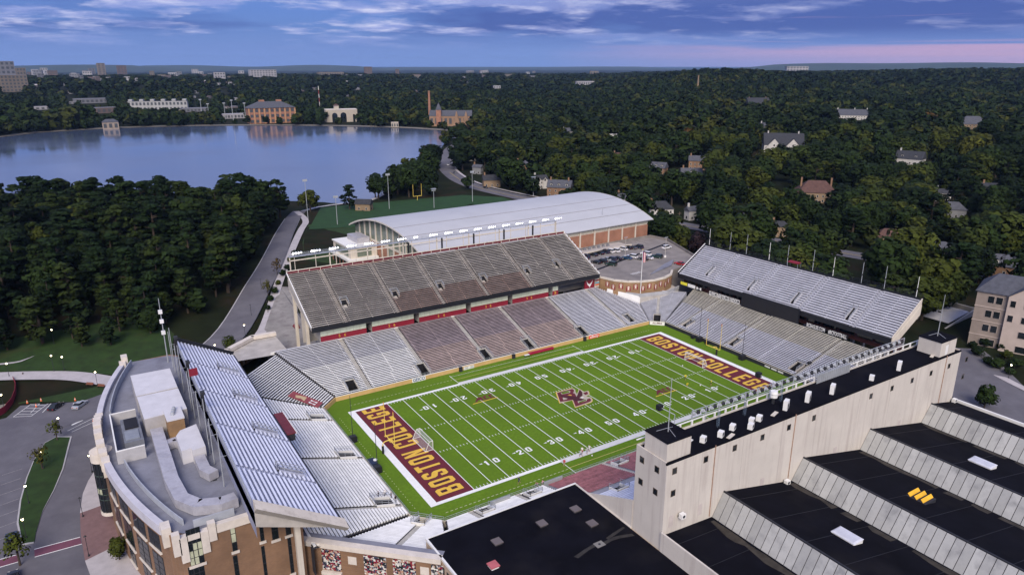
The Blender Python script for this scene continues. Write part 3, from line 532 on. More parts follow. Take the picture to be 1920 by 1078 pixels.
# ---------------------------------------------------------------- grandstands
_bench_cache = {}
def bench_mesh(m, w, th):
    k = (m.name, round(w, 3), th)
    if k not in _bench_cache:
        b = MB(); b.box(-0.5, 0.5, -w/2, w/2, 0.42-th, 0.42)
        for x in (-0.46, 0.0, 0.46): b.box(x-0.004, x+0.004, -w*0.35, w*0.35, 0, 0.42-th)
        _bench_cache[k] = b.mesh('bench', m)
    return _bench_cache[k]
def segs(lo, hi, cuts):
    out = [(lo, hi)]
    for a, b in cuts:
        n = []
        for p, q in out:
            if b <= p or a >= q: n.append((p, q)); continue
            if a > p: n.append((p, a))
            if b < q: n.append((b, q))
        out = n
    return [(p, q) for p, q in out if q-p > 0.6]
def stand(root, o, u, v, rows, tread, riser, z0, lo, hi, aisles, voms, mfun, mstep, bw, aisle_m=None, vom_m=None, k_start=0, th=0.06, skirt=0.6, back=True, rail_rows=True, back_drop=None):
    "stepped seating: o front-line origin, u along, v backwards; lo/hi give the extent along u at each row"
    u = np.array(u, float); v = np.array(v, float); o = np.array(o, float); ang = math.atan2(u[1], u[0]); base = MB(); ml = root.location
    def W_(s, d, z): p = o+u*s+v*d; return (p[0], p[1], z)
    for k in range(k_start, rows):
        d0, d1, z = k*tread, (k+1)*tread, z0+k*riser; cuts = [(a, b) for a, b, k0, k1 in voms if k0 <= k < k1]
        for a, b in segs(lo(k), hi(k), cuts):
            base.face([W_(a, d0, z), W_(b, d0, z), W_(b, d1, z), W_(a, d1, z)]); zl = z-riser if k > k_start else z-skirt
            base.face([W_(a, d0, zl), W_(b, d0, zl), W_(b, d0, z), W_(a, d0, z)])
        acut = cuts+[(a-w/2, a+w/2) for a, w in aisles]
        for a, b in segs(lo(k)+0.15, hi(k)-0.15, acut):
            m = mfun((a+b)/2, k)
            if m is None: continue
            p = W_((a+b)/2, d0+tread*0.60, z)
            put('bench', bench_mesh(m, bw, th), root, (p[0]-ml[0], p[1]-ml[1], p[2]-ml[2]), ang, (b-a, 1, 1))
    k = rows-1; zt = z0+k*riser
    if back:
        for s in (lo(k), ): pass
        zb = max(0.0, zt-6) if back_drop is None else back_drop
        base.face([W_(lo(k), rows*tread, zb), W_(hi(k), rows*tread, zb), W_(hi(k), rows*tread, zt), W_(lo(k), rows*tread, zt)])
    base.build('step_base', mstep, root)
    for a, w in aisles:
        b = MB()
        for k in range(k_start, rows):
            if not (lo(k) < a < hi(k)) or any(k0 <= k < k1 and s0-0.2 < a < s1+0.2 for s0, s1, k0, k1 in voms): continue
            z = z0+k*riser
            for half in (0, 1):
                d0 = (k+half*0.5)*tread; p = [W_(a-w/2+0.08, d0, z+0.004), W_(a+w/2-0.08, d0, z+0.004), W_(a+w/2-0.08, d0+tread*0.5, z+0.004), W_(a-w/2+0.08, d0+tread*0.5, z+0.004)]
                hgt = 0.03+half*riser*0.5
                b.hexa(p+[(q[0], q[1], z+hgt) for q in p])
        if b.f: b.build('aisle_steps', aisle_m or M_aisle, root)
    for s0, s1, k0, k1 in voms:
        b = MB(); zf = z0+k0*riser-0.15; w = 0.22; zt2 = lambda k: z0+k*riser+0.62
        for s in (s0, s1):      # sloping side walls
            sg = 1 if s == s0 else -1
            P = [(s, k0*tread), (s+sg*w, k0*tread), (s+sg*w, k1*tread), (s, k1*tread)]
            b.hexa([W_(a, d, zf-1.6) for a, d in P]+[W_(P[0][0], P[0][1], zt2(k0)), W_(P[1][0], P[1][1], zt2(k0)), W_(P[2][0], P[2][1], zt2(k1)-0.2), W_(P[3][0], P[3][1], zt2(k1)-0.2)])
        b.hexa([W_(s0, k1*tread-w, zf-1.6), W_(s1, k1*tread-w, zf-1.6), W_(s1, k1*tread, zf-1.6), W_(s0, k1*tread, zf-1.6)]+[W_(a, d, zt2(k1)) for a, d in ((s0, k1*tread-w), (s1, k1*tread-w), (s1, k1*tread), (s0, k1*tread))])
        vo = b.build('vomitory', vom_m or (M_whitep if aisle_m is None else aisle_m), root)
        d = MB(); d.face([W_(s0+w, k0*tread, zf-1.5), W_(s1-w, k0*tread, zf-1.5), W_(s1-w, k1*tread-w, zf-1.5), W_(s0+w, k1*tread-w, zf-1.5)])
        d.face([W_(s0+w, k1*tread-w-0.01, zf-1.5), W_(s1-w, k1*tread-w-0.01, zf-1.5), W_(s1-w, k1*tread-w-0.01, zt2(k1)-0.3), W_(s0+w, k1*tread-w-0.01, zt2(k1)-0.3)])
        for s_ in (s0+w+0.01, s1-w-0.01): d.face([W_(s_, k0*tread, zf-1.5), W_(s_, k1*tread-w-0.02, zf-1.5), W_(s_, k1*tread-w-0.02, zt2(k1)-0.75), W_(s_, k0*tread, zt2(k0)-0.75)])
        d.build('passage_shade', M_black, root)  # black faces stand in for the darkness inside the opening
        railing(root, [W_(s0, k0*tread, zt2(k0)), W_(s0, k1*tread, zt2(k1)), W_(s1, k1*tread, zt2(k1)), W_(s1, k0*tread, zt2(k0))], 0.9, 1.3, M_steel, 0.035)
def railing(root, pts, h, gap, m, r=0.03, name='railing', bars=2):
    b = MB()
    for p, q in zip(pts[:-1], pts[1:]):
        p = Vector(p); q = Vector(q); n = max(1, int((q-p).length/gap))
        for i in range(bars): dz = Vector((0, 0, h*(i+1)/bars)); b.beam(p+dz, q+dz, r*2, r*2)
        for i in range(n+1): c_ = p.lerp(q, i/n); b.box(c_.x-r, c_.x+r, c_.y-r, c_.y+r, c_.z, c_.z+h)
    return b.build(name, m, root)
T, R = 0.706, 0.212; tn = math.tan(rad(22.5))
SW = lambda px, py: float(aty(px, py, 33.3)[0])

# --- west lower bowl
west = thing('grandstand', (0, 45, 0), 'long lower grandstand of white and maroon benches along the far sideline', 'grandstand')
wl_ais = [(-47.0, 1.4), (-28.6, 1.4), (-8.2, 1.4), (10.2, 1.4), (30.2, 1.4), (48.4, 1.4)]
wl_vom = [(-53.2, -49.9, 1, 7), (-31.2, -27.9, 0, 7), (-9.7, -6.4, 0, 7), (6.6, 9.9, 0, 7), (28.4, 31.7, 0, 7), (50.6, 53.4, 2, 8)]
def wl_m(s, k):
    if -28 < s < 30: return M_redL if k < 15 else M_red
    return (M_alu if k < 19 else M_aluG) if s < 0 else M_aluN
def wl_hi(k): d = k*T; return 58.6+min(d, 10)*tn if d < 10 else 62.7-(d-10)*0.72
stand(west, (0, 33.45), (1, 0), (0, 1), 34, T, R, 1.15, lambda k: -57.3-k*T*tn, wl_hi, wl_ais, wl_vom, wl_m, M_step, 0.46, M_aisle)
b = MB(); b.box(-57.2, 58.4, 33.22, 33.44, -0.2, 1.25); b.build('front_wall', M_tan, west)
b = MB(); b.box(-57.2, 58.4, 33.20, 33.46, 1.252, 1.36); b.build('wall_coping', M_whitep, west)
railing(west, [(-57, 33.33, 1.36), (58.2, 33.33, 1.36)], 0.75, 2.4, M_steel, 0.025)
b = MB(); b.box(-68, 50, 57.46, 57.62, 7.6, 8.45); b.build('back_parapet', M_whitep, west)
# notch wall closing the right end of the west bowl
b = MB(); b.hexa([(62.9, 43.5, 0), (63.2, 43.7, 0), (55.9, 54.0, 0), (55.6, 53.8, 0), (62.9, 43.5, 6.9), (63.2, 43.7, 6.9), (55.9, 54.0, 8.4), (55.6, 53.8, 8.4)]); b.build('end_wall', M_whitep, west)

# --- south-west corner facet
sw = thing('grandstand', (-62, 34, 0), 'small angled corner section of silver benches left of the far grandstand', 'grandstand')
q = math.sqrt(0.5); fl = math.hypot(57.3-62, 33.4-28.6)
stand(sw, (-62.1, 28.7), (q, q), (-q, q), 32, T, R, 1.15, lambda k: -k*T*tn*0.98, lambda k: 6.7+k*T*tn*0.98, [], [], lambda s, k: M_alu, M_step, 0.36)
b = MB(); b.hexa([(-62.0, 28.6, -0.2), (-57.2, 33.2, -0.2), (-57.35, 33.4, -0.2), (-62.2, 28.75, -0.2), (-62.0, 28.6, 1.25), (-57.2, 33.2, 1.25), (-57.35, 33.4, 1.25), (-62.2, 28.75, 1.25)]); b.build('front_wall', M_tan, sw)
b = MB(); pts = [(-63.2, 33.6), (-61.2, 36.2)]; 
tp = thing('tarpaulin', (-67, 33, 2.6), 'maroon tarpaulin with a white emblem spread over corner benches', 'tarpaulin')
def on_sw(s, d): p = np.array((-62.1, 28.7))+np.array((q, q))*s+np.array((-q, q))*d; return (p[0], p[1], 1.15+d/T*R+0.50)
b = MB(); b.hexa([on_sw(-1.4, 0.9), on_sw(1.6, 0.9), on_sw(1.6, 9.4), on_sw(-1.4, 9.4)]+[(p[0], p[1], p[2]+0.08) for p in (on_sw(-1.4, 0.9), on_sw(1.6, 0.9), on_sw(1.6, 9.4), on_sw(-1.4, 9.4))]); b.build('cloth', mat('faded_maroon_cloth', (0.26, 0.06, 0.07), 0.8, 0.2, 1.0), tp)
for s0, d0 in ((-0.9, 2.0), (0.2, 2.0)):
    b = MB(); P = [on_sw(s0, d0), on_sw(s0+0.7, d0), on_sw(s0+0.35, d0+0.9), on_sw(s0+0.7, d0+1.8), on_sw(s0, d0+1.8), on_sw(s0+0.2, d0+0.9)]; b.face([(p[0], p[1], p[2]+0.10) for p in P]); b.build('emblem', M_whitep, tp)
b = MB(); P = [on_sw(-0.9, 5.0), on_sw(1.1, 5.2), on_sw(0.9, 6.6), on_sw(0.2, 8.0), on_sw(-0.9, 7.4), on_sw(-0.4, 6.2)]; b.face([(p[0], p[1], p[2]+0.10) for p in P]); b.build('bird_emblem', mat('pale_gold_print', (0.5, 0.38, 0.22), 0.8), tp)

# --- south lower bowl (left end)
south = thing('grandstand', (-72, 0, 0), 'lower grandstand of bright white benches behind the near end zone', 'grandstand')
S_ais = [(-20.4, 1.2), (1.3, 1.2), (23.4, 1.2)]   # along -y from y=0
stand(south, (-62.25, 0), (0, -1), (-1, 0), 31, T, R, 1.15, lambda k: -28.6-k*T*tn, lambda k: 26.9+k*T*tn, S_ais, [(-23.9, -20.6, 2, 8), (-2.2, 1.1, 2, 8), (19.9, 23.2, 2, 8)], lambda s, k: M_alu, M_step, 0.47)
b = MB(); b.box(-62.3, -62.05, -26.9, 28.5, -0.2, 1.25); b.build('front_wall', M_cream, south)
railing(south, [(-62.2, 28.3, 1.25), (-62.2, -26.8, 1.25)], 0.8, 2.4, M_steel, 0.025)
# --- south-east facet
se = thing('grandstand', (-62, -32, 0), 'angled corner section of white benches behind the photo-panel brick wall', 'grandstand')
stand(se, (-57.3, -32.4), (-q, q), (-q, -q), 25, T, R, 1.15, lambda k: -k*T*tn, lambda k: 6.9+k*T*tn, [(3.5, 1.3)], [(2.4, 5.2, 0, 6)], lambda s, k: M_alu, M_step, 0.40)
b = MB(); b.hexa([(-62.1, -27.2, -0.2), (-62.3, -27.4, -0.2), (-57.3, -32.6, -0.2), (-57.1, -32.4, -0.2), (-62.1, -27.2, 1.25), (-62.3, -27.4, 1.25), (-57.3, -32.6, 1.25), (-57.1, -32.4, 1.25)]); b.build('front_wall', M_cream, se)
railing(se, [(-62.2, -27.3, 1.25), (-57.2, -32.5, 1.25)], 0.9, 1.6, M_steel, 0.03)
# --- east lower bowl (near side)
east = thing('grandstand', (-15, -40, 0), 'near-side grandstand with maroon benches below the pale slab tower', 'grandstand')
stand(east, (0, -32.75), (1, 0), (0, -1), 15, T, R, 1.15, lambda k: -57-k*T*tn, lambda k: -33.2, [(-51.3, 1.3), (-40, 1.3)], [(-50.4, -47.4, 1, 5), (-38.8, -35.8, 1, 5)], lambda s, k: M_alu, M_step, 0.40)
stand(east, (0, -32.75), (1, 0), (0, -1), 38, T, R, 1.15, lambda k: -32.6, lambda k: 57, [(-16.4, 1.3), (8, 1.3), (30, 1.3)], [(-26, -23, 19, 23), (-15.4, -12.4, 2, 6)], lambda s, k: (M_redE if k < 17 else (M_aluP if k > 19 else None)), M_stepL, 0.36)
b = MB(); b.box(-57.2, 57.5, -32.72, -32.48, -0.2, 1.2); b.build('front_wall', M_cream, east)
railing(east, [(-57, -32.6, 1.2), (57, -32.6, 1.2)], 0.8, 2.6, M_steel, 0.025)
b = MB(); b.hexa([(-33.1, -44.0, 0), (-32.75, -44.0, 0), (-32.75, -61.0, 0), (-33.1, -61.0, 0), (-33.1, -44.0, 6.1), (-32.75, -44.0, 6.1), (-32.75, -61.0, 13.6), (-33.1, -61.0, 13.6)]); b.build('side_wall', M_slab, east)
for a in (-44.5, -31.0):
    b = MB(); b.box(a-2.4, a+2.4, -33.6, -33.4, 1.25, 2.5); b.build('glass_guard', M_steel, east)

# --- north lower bowl and corner facet
north = thing('grandstand', (72, 0, 0), 'lower grandstand of pale grey benches behind the far end zone', 'grandstand')
N_vom = [(-23.1, -20.5, 2, 8), (-2.2, 0.4, 2, 8), (21.2, 24.0, 2, 8)]
stand(north, (62.5, 0), (0, -1), (1, 0), 31, T, 0.213, 1.15, lambda k: -29.6-k*T*tn*0.9, lambda k: 38.0, [(-23.9, 0.9), (-3.0, 0.9), (24.8, 0.9)], N_vom, lambda s, k: M_beigeB if k > 17 else M_aluN, M_stepB, 0.40, vom_m=M_conc)
b = MB(); b.box(62.32, 62.48, -38, 29.5, -0.2, 1.2); b.build('front_wall', M_dark, north)
b = MB(); b.box(62.30, 62.52, -38, 29.5, 1.202, 1.32); b.build('wall_coping', M_cream, north)
railing(north, [(62.4, 29.3, 1.32), (62.4, -30, 1.32)], 0.7, 2.6, M_steel, 0.02)
nw = thing('grandstand', (62, 34, 0), 'fan-shaped corner section of pale benches below the brick banner wall', 'grandstand')
stand(nw, (58.6, 33.35), (q, -q), (q, q), 27, T, 0.213, 1.15, lambda k: -k*T*tn*0.98 if k*T < 10 else -4.1+(k*T-10)*0.25, lambda k: 5.3+k*T*tn*0.98, [(2.6, 1.1)], [(1.2, 4.0, 0, 5)], lambda s, k: M_aluN, M_stepL, 0.34, vom_m=M_conc)
b = MB(); b.hexa([(58.5, 33.1, -0.2), (62.2, 29.5, -0.2), (62.4, 29.7, -0.2), (58.7, 33.3, -0.2), (58.5, 33.1, 1.25), (62.2, 29.5, 1.25), (62.4, 29.7, 1.25), (58.7, 33.3, 1.25)]); b.build('front_wall', M_whitep, nw)

# --- upper decks
def side_beam(root, a, b_, w, h, m, name='side_stringer'): MB().beam(a, b_, w, h).build(name, m, root)
wu = thing('upper_deck', (-1.5, 67, 0), 'upper deck of weathered grey-brown benches under the long light gantry', 'grandstand')
WU_T, WU_R, WU_Y, WU_Z = 0.767, 0.377, 55.6, 13.9
wu_ais = [(-45.1, 1.2), (-28.1, 1.1), (-11.8, 1.1), (5.0, 1.1), (23.2, 1.1), (40.8, 1.1)]
wu_vom = [(-44.3, -41.9, 8, 11), (-27.3, -24.9, 8, 11), (-11.0, -8.6, 8, 11), (5.8, 8.2, 8, 11), (24.0, 26.4, 8, 11), (37.6, 40.0, 9, 12)]
stand(wu, (0, WU_Y), (1, 0), (0, 1), 30, WU_T, WU_R, WU_Z, lambda k: -55.9, lambda k: 53.0, wu_ais, wu_vom, lambda s, k: M_redU if (-28.1 < s < 23.2 and k < 10) else M_wood, M_stepB, 0.36, mat('worn_aisle', (0.30, 0.27, 0.24), 0.9, 0.3, 0.5), skirt=1.4, back_drop=21.5)
b = MB(); b.box(-56.0, 53.1, WU_Y-0.18, WU_Y-0.01, 12.75, 14.05); b.build('fascia', M_fascia, wu)
yb, zb_ = WU_Y+30*WU_T, WU_Z+30*WU_R
for x in (-56.0, 53.1): side_beam(wu, (x, WU_Y, WU_Z+0.35), (x, yb, zb_+0.35), 0.22, 0.55, M_whitep)
b = MB(); b.box(-56.0, 53.1, yb+0.02, yb+0.12, zb_-0.2, zb_+0.75); b.build('back_panel', M_maroon, wu)
b = MB(); b.box(-56.1, 53.2, yb-0.1, yb+0.14, zb_+0.76, zb_+1.0); b.build('back_rail', M_cream, wu)
for k in range(31): x = -55.9+k*3.63; MB().box(x-0.08, x+0.08, yb-0.12, yb+0.0, zb_-0.2, zb_+0.76).build('rail_post', M_cream, wu)
b = MB()
for k in range(12): y = WU_Y+1.2+k*1.85; z = WU_Z+(y-WU_Y)/WU_T*WU_R; b.box(53.05, 53.16, y, y+1.5, z+0.3, z+1.0)
b.build('side_panel', M_maroon, wu)
b = MB(); b.hexa([(-55.8, WU_Y, 12.8), (52.9, WU_Y, 12.8), (52.9, yb, 20.6), (-55.8, yb, 20.6), (-55.8, WU_Y, 13.0), (52.9, WU_Y, 13.0), (52.9, yb, 23.6), (-55.8, yb, 23.6)]); b.build('soffit', M_conc, wu)
for k in range(9):
    x = -55.2+k*13.4
    for y, zt in ((63.5, 16.5), (75.5, 21.2)):
        MB().box(x-0.45, x+0.45, y-0.5, y+0.5, -0.5, zt).build('column', M_cream, wu)
    MB().hexa([(x-0.4, WU_Y+0.5, 12.3), (x+0.4, WU_Y+0.5, 12.3), (x+0.4, yb, 19.2), (x-0.4, yb, 19.2), (x-0.4, WU_Y+0.5, 12.79), (x+0.4, WU_Y+0.5, 12.79), (x+0.4, yb, 20.59), (x-0.4, yb, 20.59)]).build('raker_beam', M_cream, wu)
# suites below the upper deck
gaps = [(598, 684), (695, 774), (784, 872), (881, 950), (958, 1025), (1029, 1043)]
for i, (a, c_) in enumerate(gaps):
    x0 = float(aty(a, 612, 58.6)[0]); x1 = float(aty(c_, 596, 58.6)[0])
    if i: x0 = px1+1.9
    px1 = x1
    t = thing('suite_box', ((x0+x1)/2, 60, 8.3), f'{ORD[i]} glazed box from the left under the weathered upper deck', 'suite', 'glazed boxes under the upper deck')
    MB().box(x0, x1, 57.9, 64.5, 8.3, 12.2).build('wall', M_conc, t); MB().box(x0, x1, 57.72, 57.89, 7.9, 10.1).build('front_panel', mat('suite_maroon', (0.22, 0.012, 0.028), 0.6, 0.08, 0.5), t)
    n = max(2, int((x1-x0)/1.9)); w = (x1-x0)/n
    for k in range(n): MB().box(x0+k*w+0.04, x0+(k+1)*w-0.04, 57.78, 57.88, 10.13, 12.1).build('pane', M_glassS, t)
    for dx in (0.40, 0.52):
        x = x0+(x1-x0)*dx; put('number', text_mesh(str(1+int(dx*10) % 9), 1.3, M_gold), t, Vector((x, 57.70, 9.3))-t.location).rotation_euler = (math.pi/2, 0, 0)
t = thing('emblem_wall', (50.5, 58, 8.2), 'maroon panel with a white eagle-head mark at the deck end', 'sign')
MB().box(48.0, 52.6, 57.9, 58.2, 8.0, 12.3).build('panel', MATS['suite_maroon'], t)
put('emblem', filled([[(-1.5, 1.3), (-0.7, 0.2), (0, -0.2), (0.8, 0.3), (1.6, 1.4), (1.1, 0.0), (0.5, -0.9), (0.1, -1.5), (-0.3, -0.9), (-1.0, -0.3)]], M_whitep, 'emblem'), t, Vector((50.3, 57.88, 10.2))-t.location).rotation_euler = (math.pi/2, 0, 0)
t = thing('concession_stand', (54.6, 58.6, 8), 'small stall with red and blue goods beside the maroon emblem panel', 'stall')
MB().box(53.2, 56.0, 58.3, 60.5, 8.0, 11.6).build('cabin', M_cream, t)
for k, (mm, z) in enumerate(((M_crimson, 10.6), (M_orange, 8.9), (mat('blue_goods', (0.1, 0.35, 0.5), 0.6), 9.6))): MB().box(53.4+(1.6 if k == 2 else 0)*0, 55.8, 58.15, 58.29, z, z+0.45).build('goods', mm, t)
b = MB(); b.box(-56, 56, 66.0, 66.3, 6.0, 16.0); t = thing('concourse_wall', (0, 66, 6), 'grey concourse wall in shade under the upper deck', 'wall'); b.build('wall', M_conc, t)

nu = thing('upper_deck', (91, 2, 0), 'upper deck of silver benches standing behind the far end zone', 'grandstand')
nth = rad(2.4); Nu, Nv = (math.sin(nth)*1.0, -math.cos(nth)), (math.cos(nth), math.sin(nth))
NO, NZ, NT_, NR_ = np.array((83.0, 44.6)), 12.3, 0.83, 0.545
n_ais = [(15.5, 1.0), (33.5, 1.0), (52.0, 1.0), (71.0, 1.0)]
stand(nu, NO, Nu, Nv, 17, NT_, NR_, NZ, lambda k: 0.0, lambda k: 83.0, n_ais, [(10.6, 12.2, 3, 8), (30.0, 31.6, 2, 7), (47.6, 49.2, 2, 7), (67.0, 68.6, 2, 7)], lambda s, k: M_aluN, M_stepL, 0.64, mat('deck_aisle', (0.42, 0.42, 0.46), 0.7, 0.1), skirt=1.0, th=0.10, back_drop=17.5)
def npt(s, d, z): p = NO+np.array(Nu)*s+np.array(Nv)*d; return (p[0], p[1], z)
dN = 17*NT_; zN = NZ+17*NR_
b = MB(); b.hexa([npt(-0.1, -0.2, 10.8), npt(83.1, -0.2, 10.8), npt(83.1, -0.02, 10.8), npt(-0.1, -0.02, 10.8), npt(-0.1, -0.2, 12.4), npt(83.1, -0.2, 12.4), npt(83.1, -0.02, 12.4), npt(-0.1, -0.02, 12.4)]); b.build('fascia', M_fascia, nu)
for s, m in ((-0.15, M_fascia), (83.15, M_cream)):
    h = 0.9 if s < 0 else 1.9; b = MB(); b.hexa([npt(s-0.12, -0.1, NZ+0.6-h), npt(s+0.12, -0.1, NZ+0.6-h), npt(s+0.12, dN, zN+0.6-h), npt(s-0.12, dN, zN+0.6-h), npt(s-0.12, -0.1, NZ+0.6), npt(s+0.12, -0.1, NZ+0.6), npt(s+0.12, dN, zN+0.6), npt(s-0.12, dN, zN+0.6)]); b.build('side_stringer', m, nu)
MB().beam(npt(-0.15, -0.1, NZ+0.68), npt(-0.15, dN, zN+0.68), 0.28, 0.12).build('side_rail', M_whitep, nu)
b = MB(); b.hexa([npt(0, 0, 10.9), npt(83, 0, 10.9), npt(83, dN, 16.5), npt(0, dN, 16.5), npt(0, 0, 11.1), npt(83, 0, 11.1), npt(83, dN, 19.5), npt(0, dN, 19.5)]); b.build('soffit', M_conc, nu)
b = MB(); b.hexa([npt(0, dN+0.05, zN-1.6), npt(83, dN+0.05, zN-1.6), npt(83, dN+0.2, zN-1.6), npt(0, dN+0.2, zN-1.6), npt(0, dN+0.05, zN+0.5), npt(83, dN+0.05, zN+0.5), npt(83, dN+0.2, zN+0.5), npt(0, dN+0.2, zN+0.5)]); b.build('back_panel', M_fascia, nu)
railing(nu, [npt(0, dN+0.8, zN+0.2), npt(83, dN+0.8, zN+0.2)], 1.5, 2.5, M_dark, 0.035, bars=3)
for k in range(8): p = npt(4+k*10.7, 6, 0); MB().box(p[0]-0.5, p[0]+0.5, p[1]-0.5, p[1]+0.5, 0.0, 13.2).build('column', M_conc, nu); p = npt(4+k*10.7, 12.5, 0); MB().box(p[0]-0.5, p[0]+0.5, p[1]-0.5, p[1]+0.5, 0.0, 16.5).build('column', M_conc, nu)
for a in (83.05,): b = MB(); b.hexa([npt(a, 1, 9.6), npt(a+0.3, 1, 9.6), npt(a+0.3, dN, 17.0), npt(a, dN, 17.0), npt(a, 0, 11.7), npt(a+0.3, 0, 11.7), npt(a+0.3, dN, zN-1.4), npt(a, dN, zN-1.4)]); b.build('end_panel', M_cream, nu)
pole_px = [(1339, 462, 424), (1381, 470, 433), (1405, 478, 440), (1452, 490, 450), (1480, 498, 457), (1535, 510, 470), (1562, 520, 476), (1623, 535, 490), (1655, 542, 498), (1725, 558, 514)]
for i, (px, _, top) in enumerate(pole_px):
    s = 1.5+i*8.7+(1.2 if i % 2 else 0); p0 = npt(s, dN+0.55, zN-1.0); h = 6.8+0.5*(i % 3)
    t = thing('mast', p0, f'{ORD[i]} slim mast from the left along the back of the silver upper deck', 'mast', 'masts behind the far upper deck')
    MB().tube(p0, (p0[0], p0[1], p0[2]+1.0+h), 0.11, 0.07, 6).build('pole', M_steel if i % 3 else M_whitep, t)
    MB().box(p0[0]-0.3, p0[0]+0.0, p0[1]-0.15, p0[1]+0.15, p0[2]+h*0.55, p0[2]+h*0.55+0.5).build('bracket', M_dark, t)
t = thing('canopy', npt(39, dN, zN), 'small red canopy at the back of the silver upper deck', 'canopy')
P = [npt(37.2, dN-0.6, zN+1.7), npt(41.2, dN-0.6, zN+1.7), npt(41.2, dN+1.2, zN+1.9), npt(37.2, dN+1.2, zN+1.9)]
MB().hexa(P+[(p[0], p[1], p[2]+0.25) for p in P]).build('cover', M_crimson, t)
for p in P: MB().tube((p[0], p[1], zN-0.6), p, 0.05).build('post', M_steel, t)
# scoreboard and sign boards under the north deck
sbA, sbB = npt(30.5, -0.9, 0), npt(53.0, -0.9, 0)
t = thing('scoreboard', ((sbA[0]+sbB[0])/2, (sbA[1]+sbB[1])/2, 7.6), 'big black scoreboard hung on the front of the silver upper deck', 'scoreboard')
d_ = np.array(Nv)*0.7; MB().hexa([(sbA[0], sbA[1], 7.9), (sbB[0], sbB[1], 7.9), (sbB[0]+d_[0], sbB[1]+d_[1], 7.9), (sbA[0]+d_[0], sbA[1]+d_[1], 7.9), (sbA[0], sbA[1], 13.0), (sbB[0], sbB[1], 13.0), (sbB[0]+d_[0], sbB[1]+d_[1], 13.0), (sbA[0]+d_[0], sbA[1]+d_[1], 13.0)]).build('cabinet', M_fascia, t)
MB().hexa([npt(30.9, -0.93, 8.2), npt(52.6, -0.93, 8.2), npt(52.6, -0.91, 8.2), npt(30.9, -0.91, 8.2), npt(30.9, -0.93, 12.7), npt(52.6, -0.93, 12.7), npt(52.6, -0.91, 12.7), npt(30.9, -0.91, 12.7)]).build('screen', M_black, t)
for s in (31.5, 41, 52): p = npt(s, -0.2, 0); MB().box(p[0]-0.2, p[0]+0.2, p[1]-0.2, p[1]+0.2, 7.4, 10.8).build('bracket', M_dark, t)
bd = thing('press_level', npt(41, 2.5, 7.5), 'dark glazed press level under the silver upper deck', 'building')
P = [npt(1, 2.2, 7.6), npt(83, 2.2, 7.6), npt(83, 7.5, 7.6), npt(1, 7.5, 7.6)]; MB().hexa(P+[(p[0], p[1], 11.0) for p in P]).build('wall', mat('dark_red_wall', (0.05, 0.014, 0.014), 0.8, 0.3, 0.4), bd)
for k in range(14): P = [npt(2+k*5.8, 2.12, 9.0), npt(6.8+k*5.8, 2.12, 9.0), npt(6.8+k*5.8, 2.19, 9.0), npt(2+k*5.8, 2.19, 9.0)]; MB().hexa(P+[(p[0], p[1], 10.5) for p in P]).build('pane', M_glass, bd)
def sign(s0, s1, z0, z1, m, txt, label, tm=M_fascia, size=1.0, bold=0.03, d=-0.2):
    c0 = npt((s0+s1)/2, d, z0); t = thing('sign_board', c0, label, 'sign')
    P = [npt(s0, d, z0), npt(s1, d, z0), npt(s1, d+0.12, z0), npt(s0, d+0.12, z0)]; MB().hexa(P+[(p[0], p[1], z1) for p in P]).build('board', m, t)
    for s in (s0+0.3, s1-0.3): p = npt(s, d+0.35, z0); MB().beam(p[:2]+((z0+z1)/2,), npt(s, 2.2, (z0+z1)/2), 0.1, 0.1).build('bracket', M_dark, t)
    if txt:
        me = text_mesh(txt, size, tm, bold); xs = [v.co.x for v in me.vertices]; w = max(xs)-min(xs); f = (s1-s0)*0.92/w
        o = put('lettering', me, t, Vector(npt((s0+s1)/2, d-0.02, (z0+z1)/2))-Vector(c0)); o.rotation_euler = (math.pi/2, 0, math.atan2(Nu[1], Nu[0])); o.scale = (f, min(1.6, (z1-z0)*0.8/(size*0.72)), 1)
sign(1.6, 4.8, 8.6, 9.7, mat('yellow_sign', (0.75, 0.70, 0.06), 0.6), None, 'yellow advertising board at the left end under the silver deck')
sign(5.2, 8.8, 8.5, 9.7, M_whitep, None, 'blank white advertising board right of the yellow board')
sign(9.4, 11.9, 8.4, 9.6, M_fascia, 'H', 'small black board with a white mark right of the blank white board', M_whitep, 1.0)
for a, c_, tx in ((15.6, 19.4, 'WELCOME'), (19.7, 21.1, 'TO'), (21.5, 24.6, 'ALUMNI'), (25.0, 29.2, 'STADIUM')): sign(a, c_, 8.0, 9.5, M_whitep, tx, f'white board lettered {tx} left of the scoreboard', M_dark, 1.2)
sign(55.6, 62.6, 7.7, 9.3, M_fascia, 'BCEAGLES.COM', 'black board with a white web address right of the scoreboard', M_whitep, 1.2)
sign(63.2, 70.0, 7.7, 9.3, M_fascia, '#BCFOOTBALL', 'black board with a white hashtag, furthest right under the silver deck', M_whitep, 1.2)

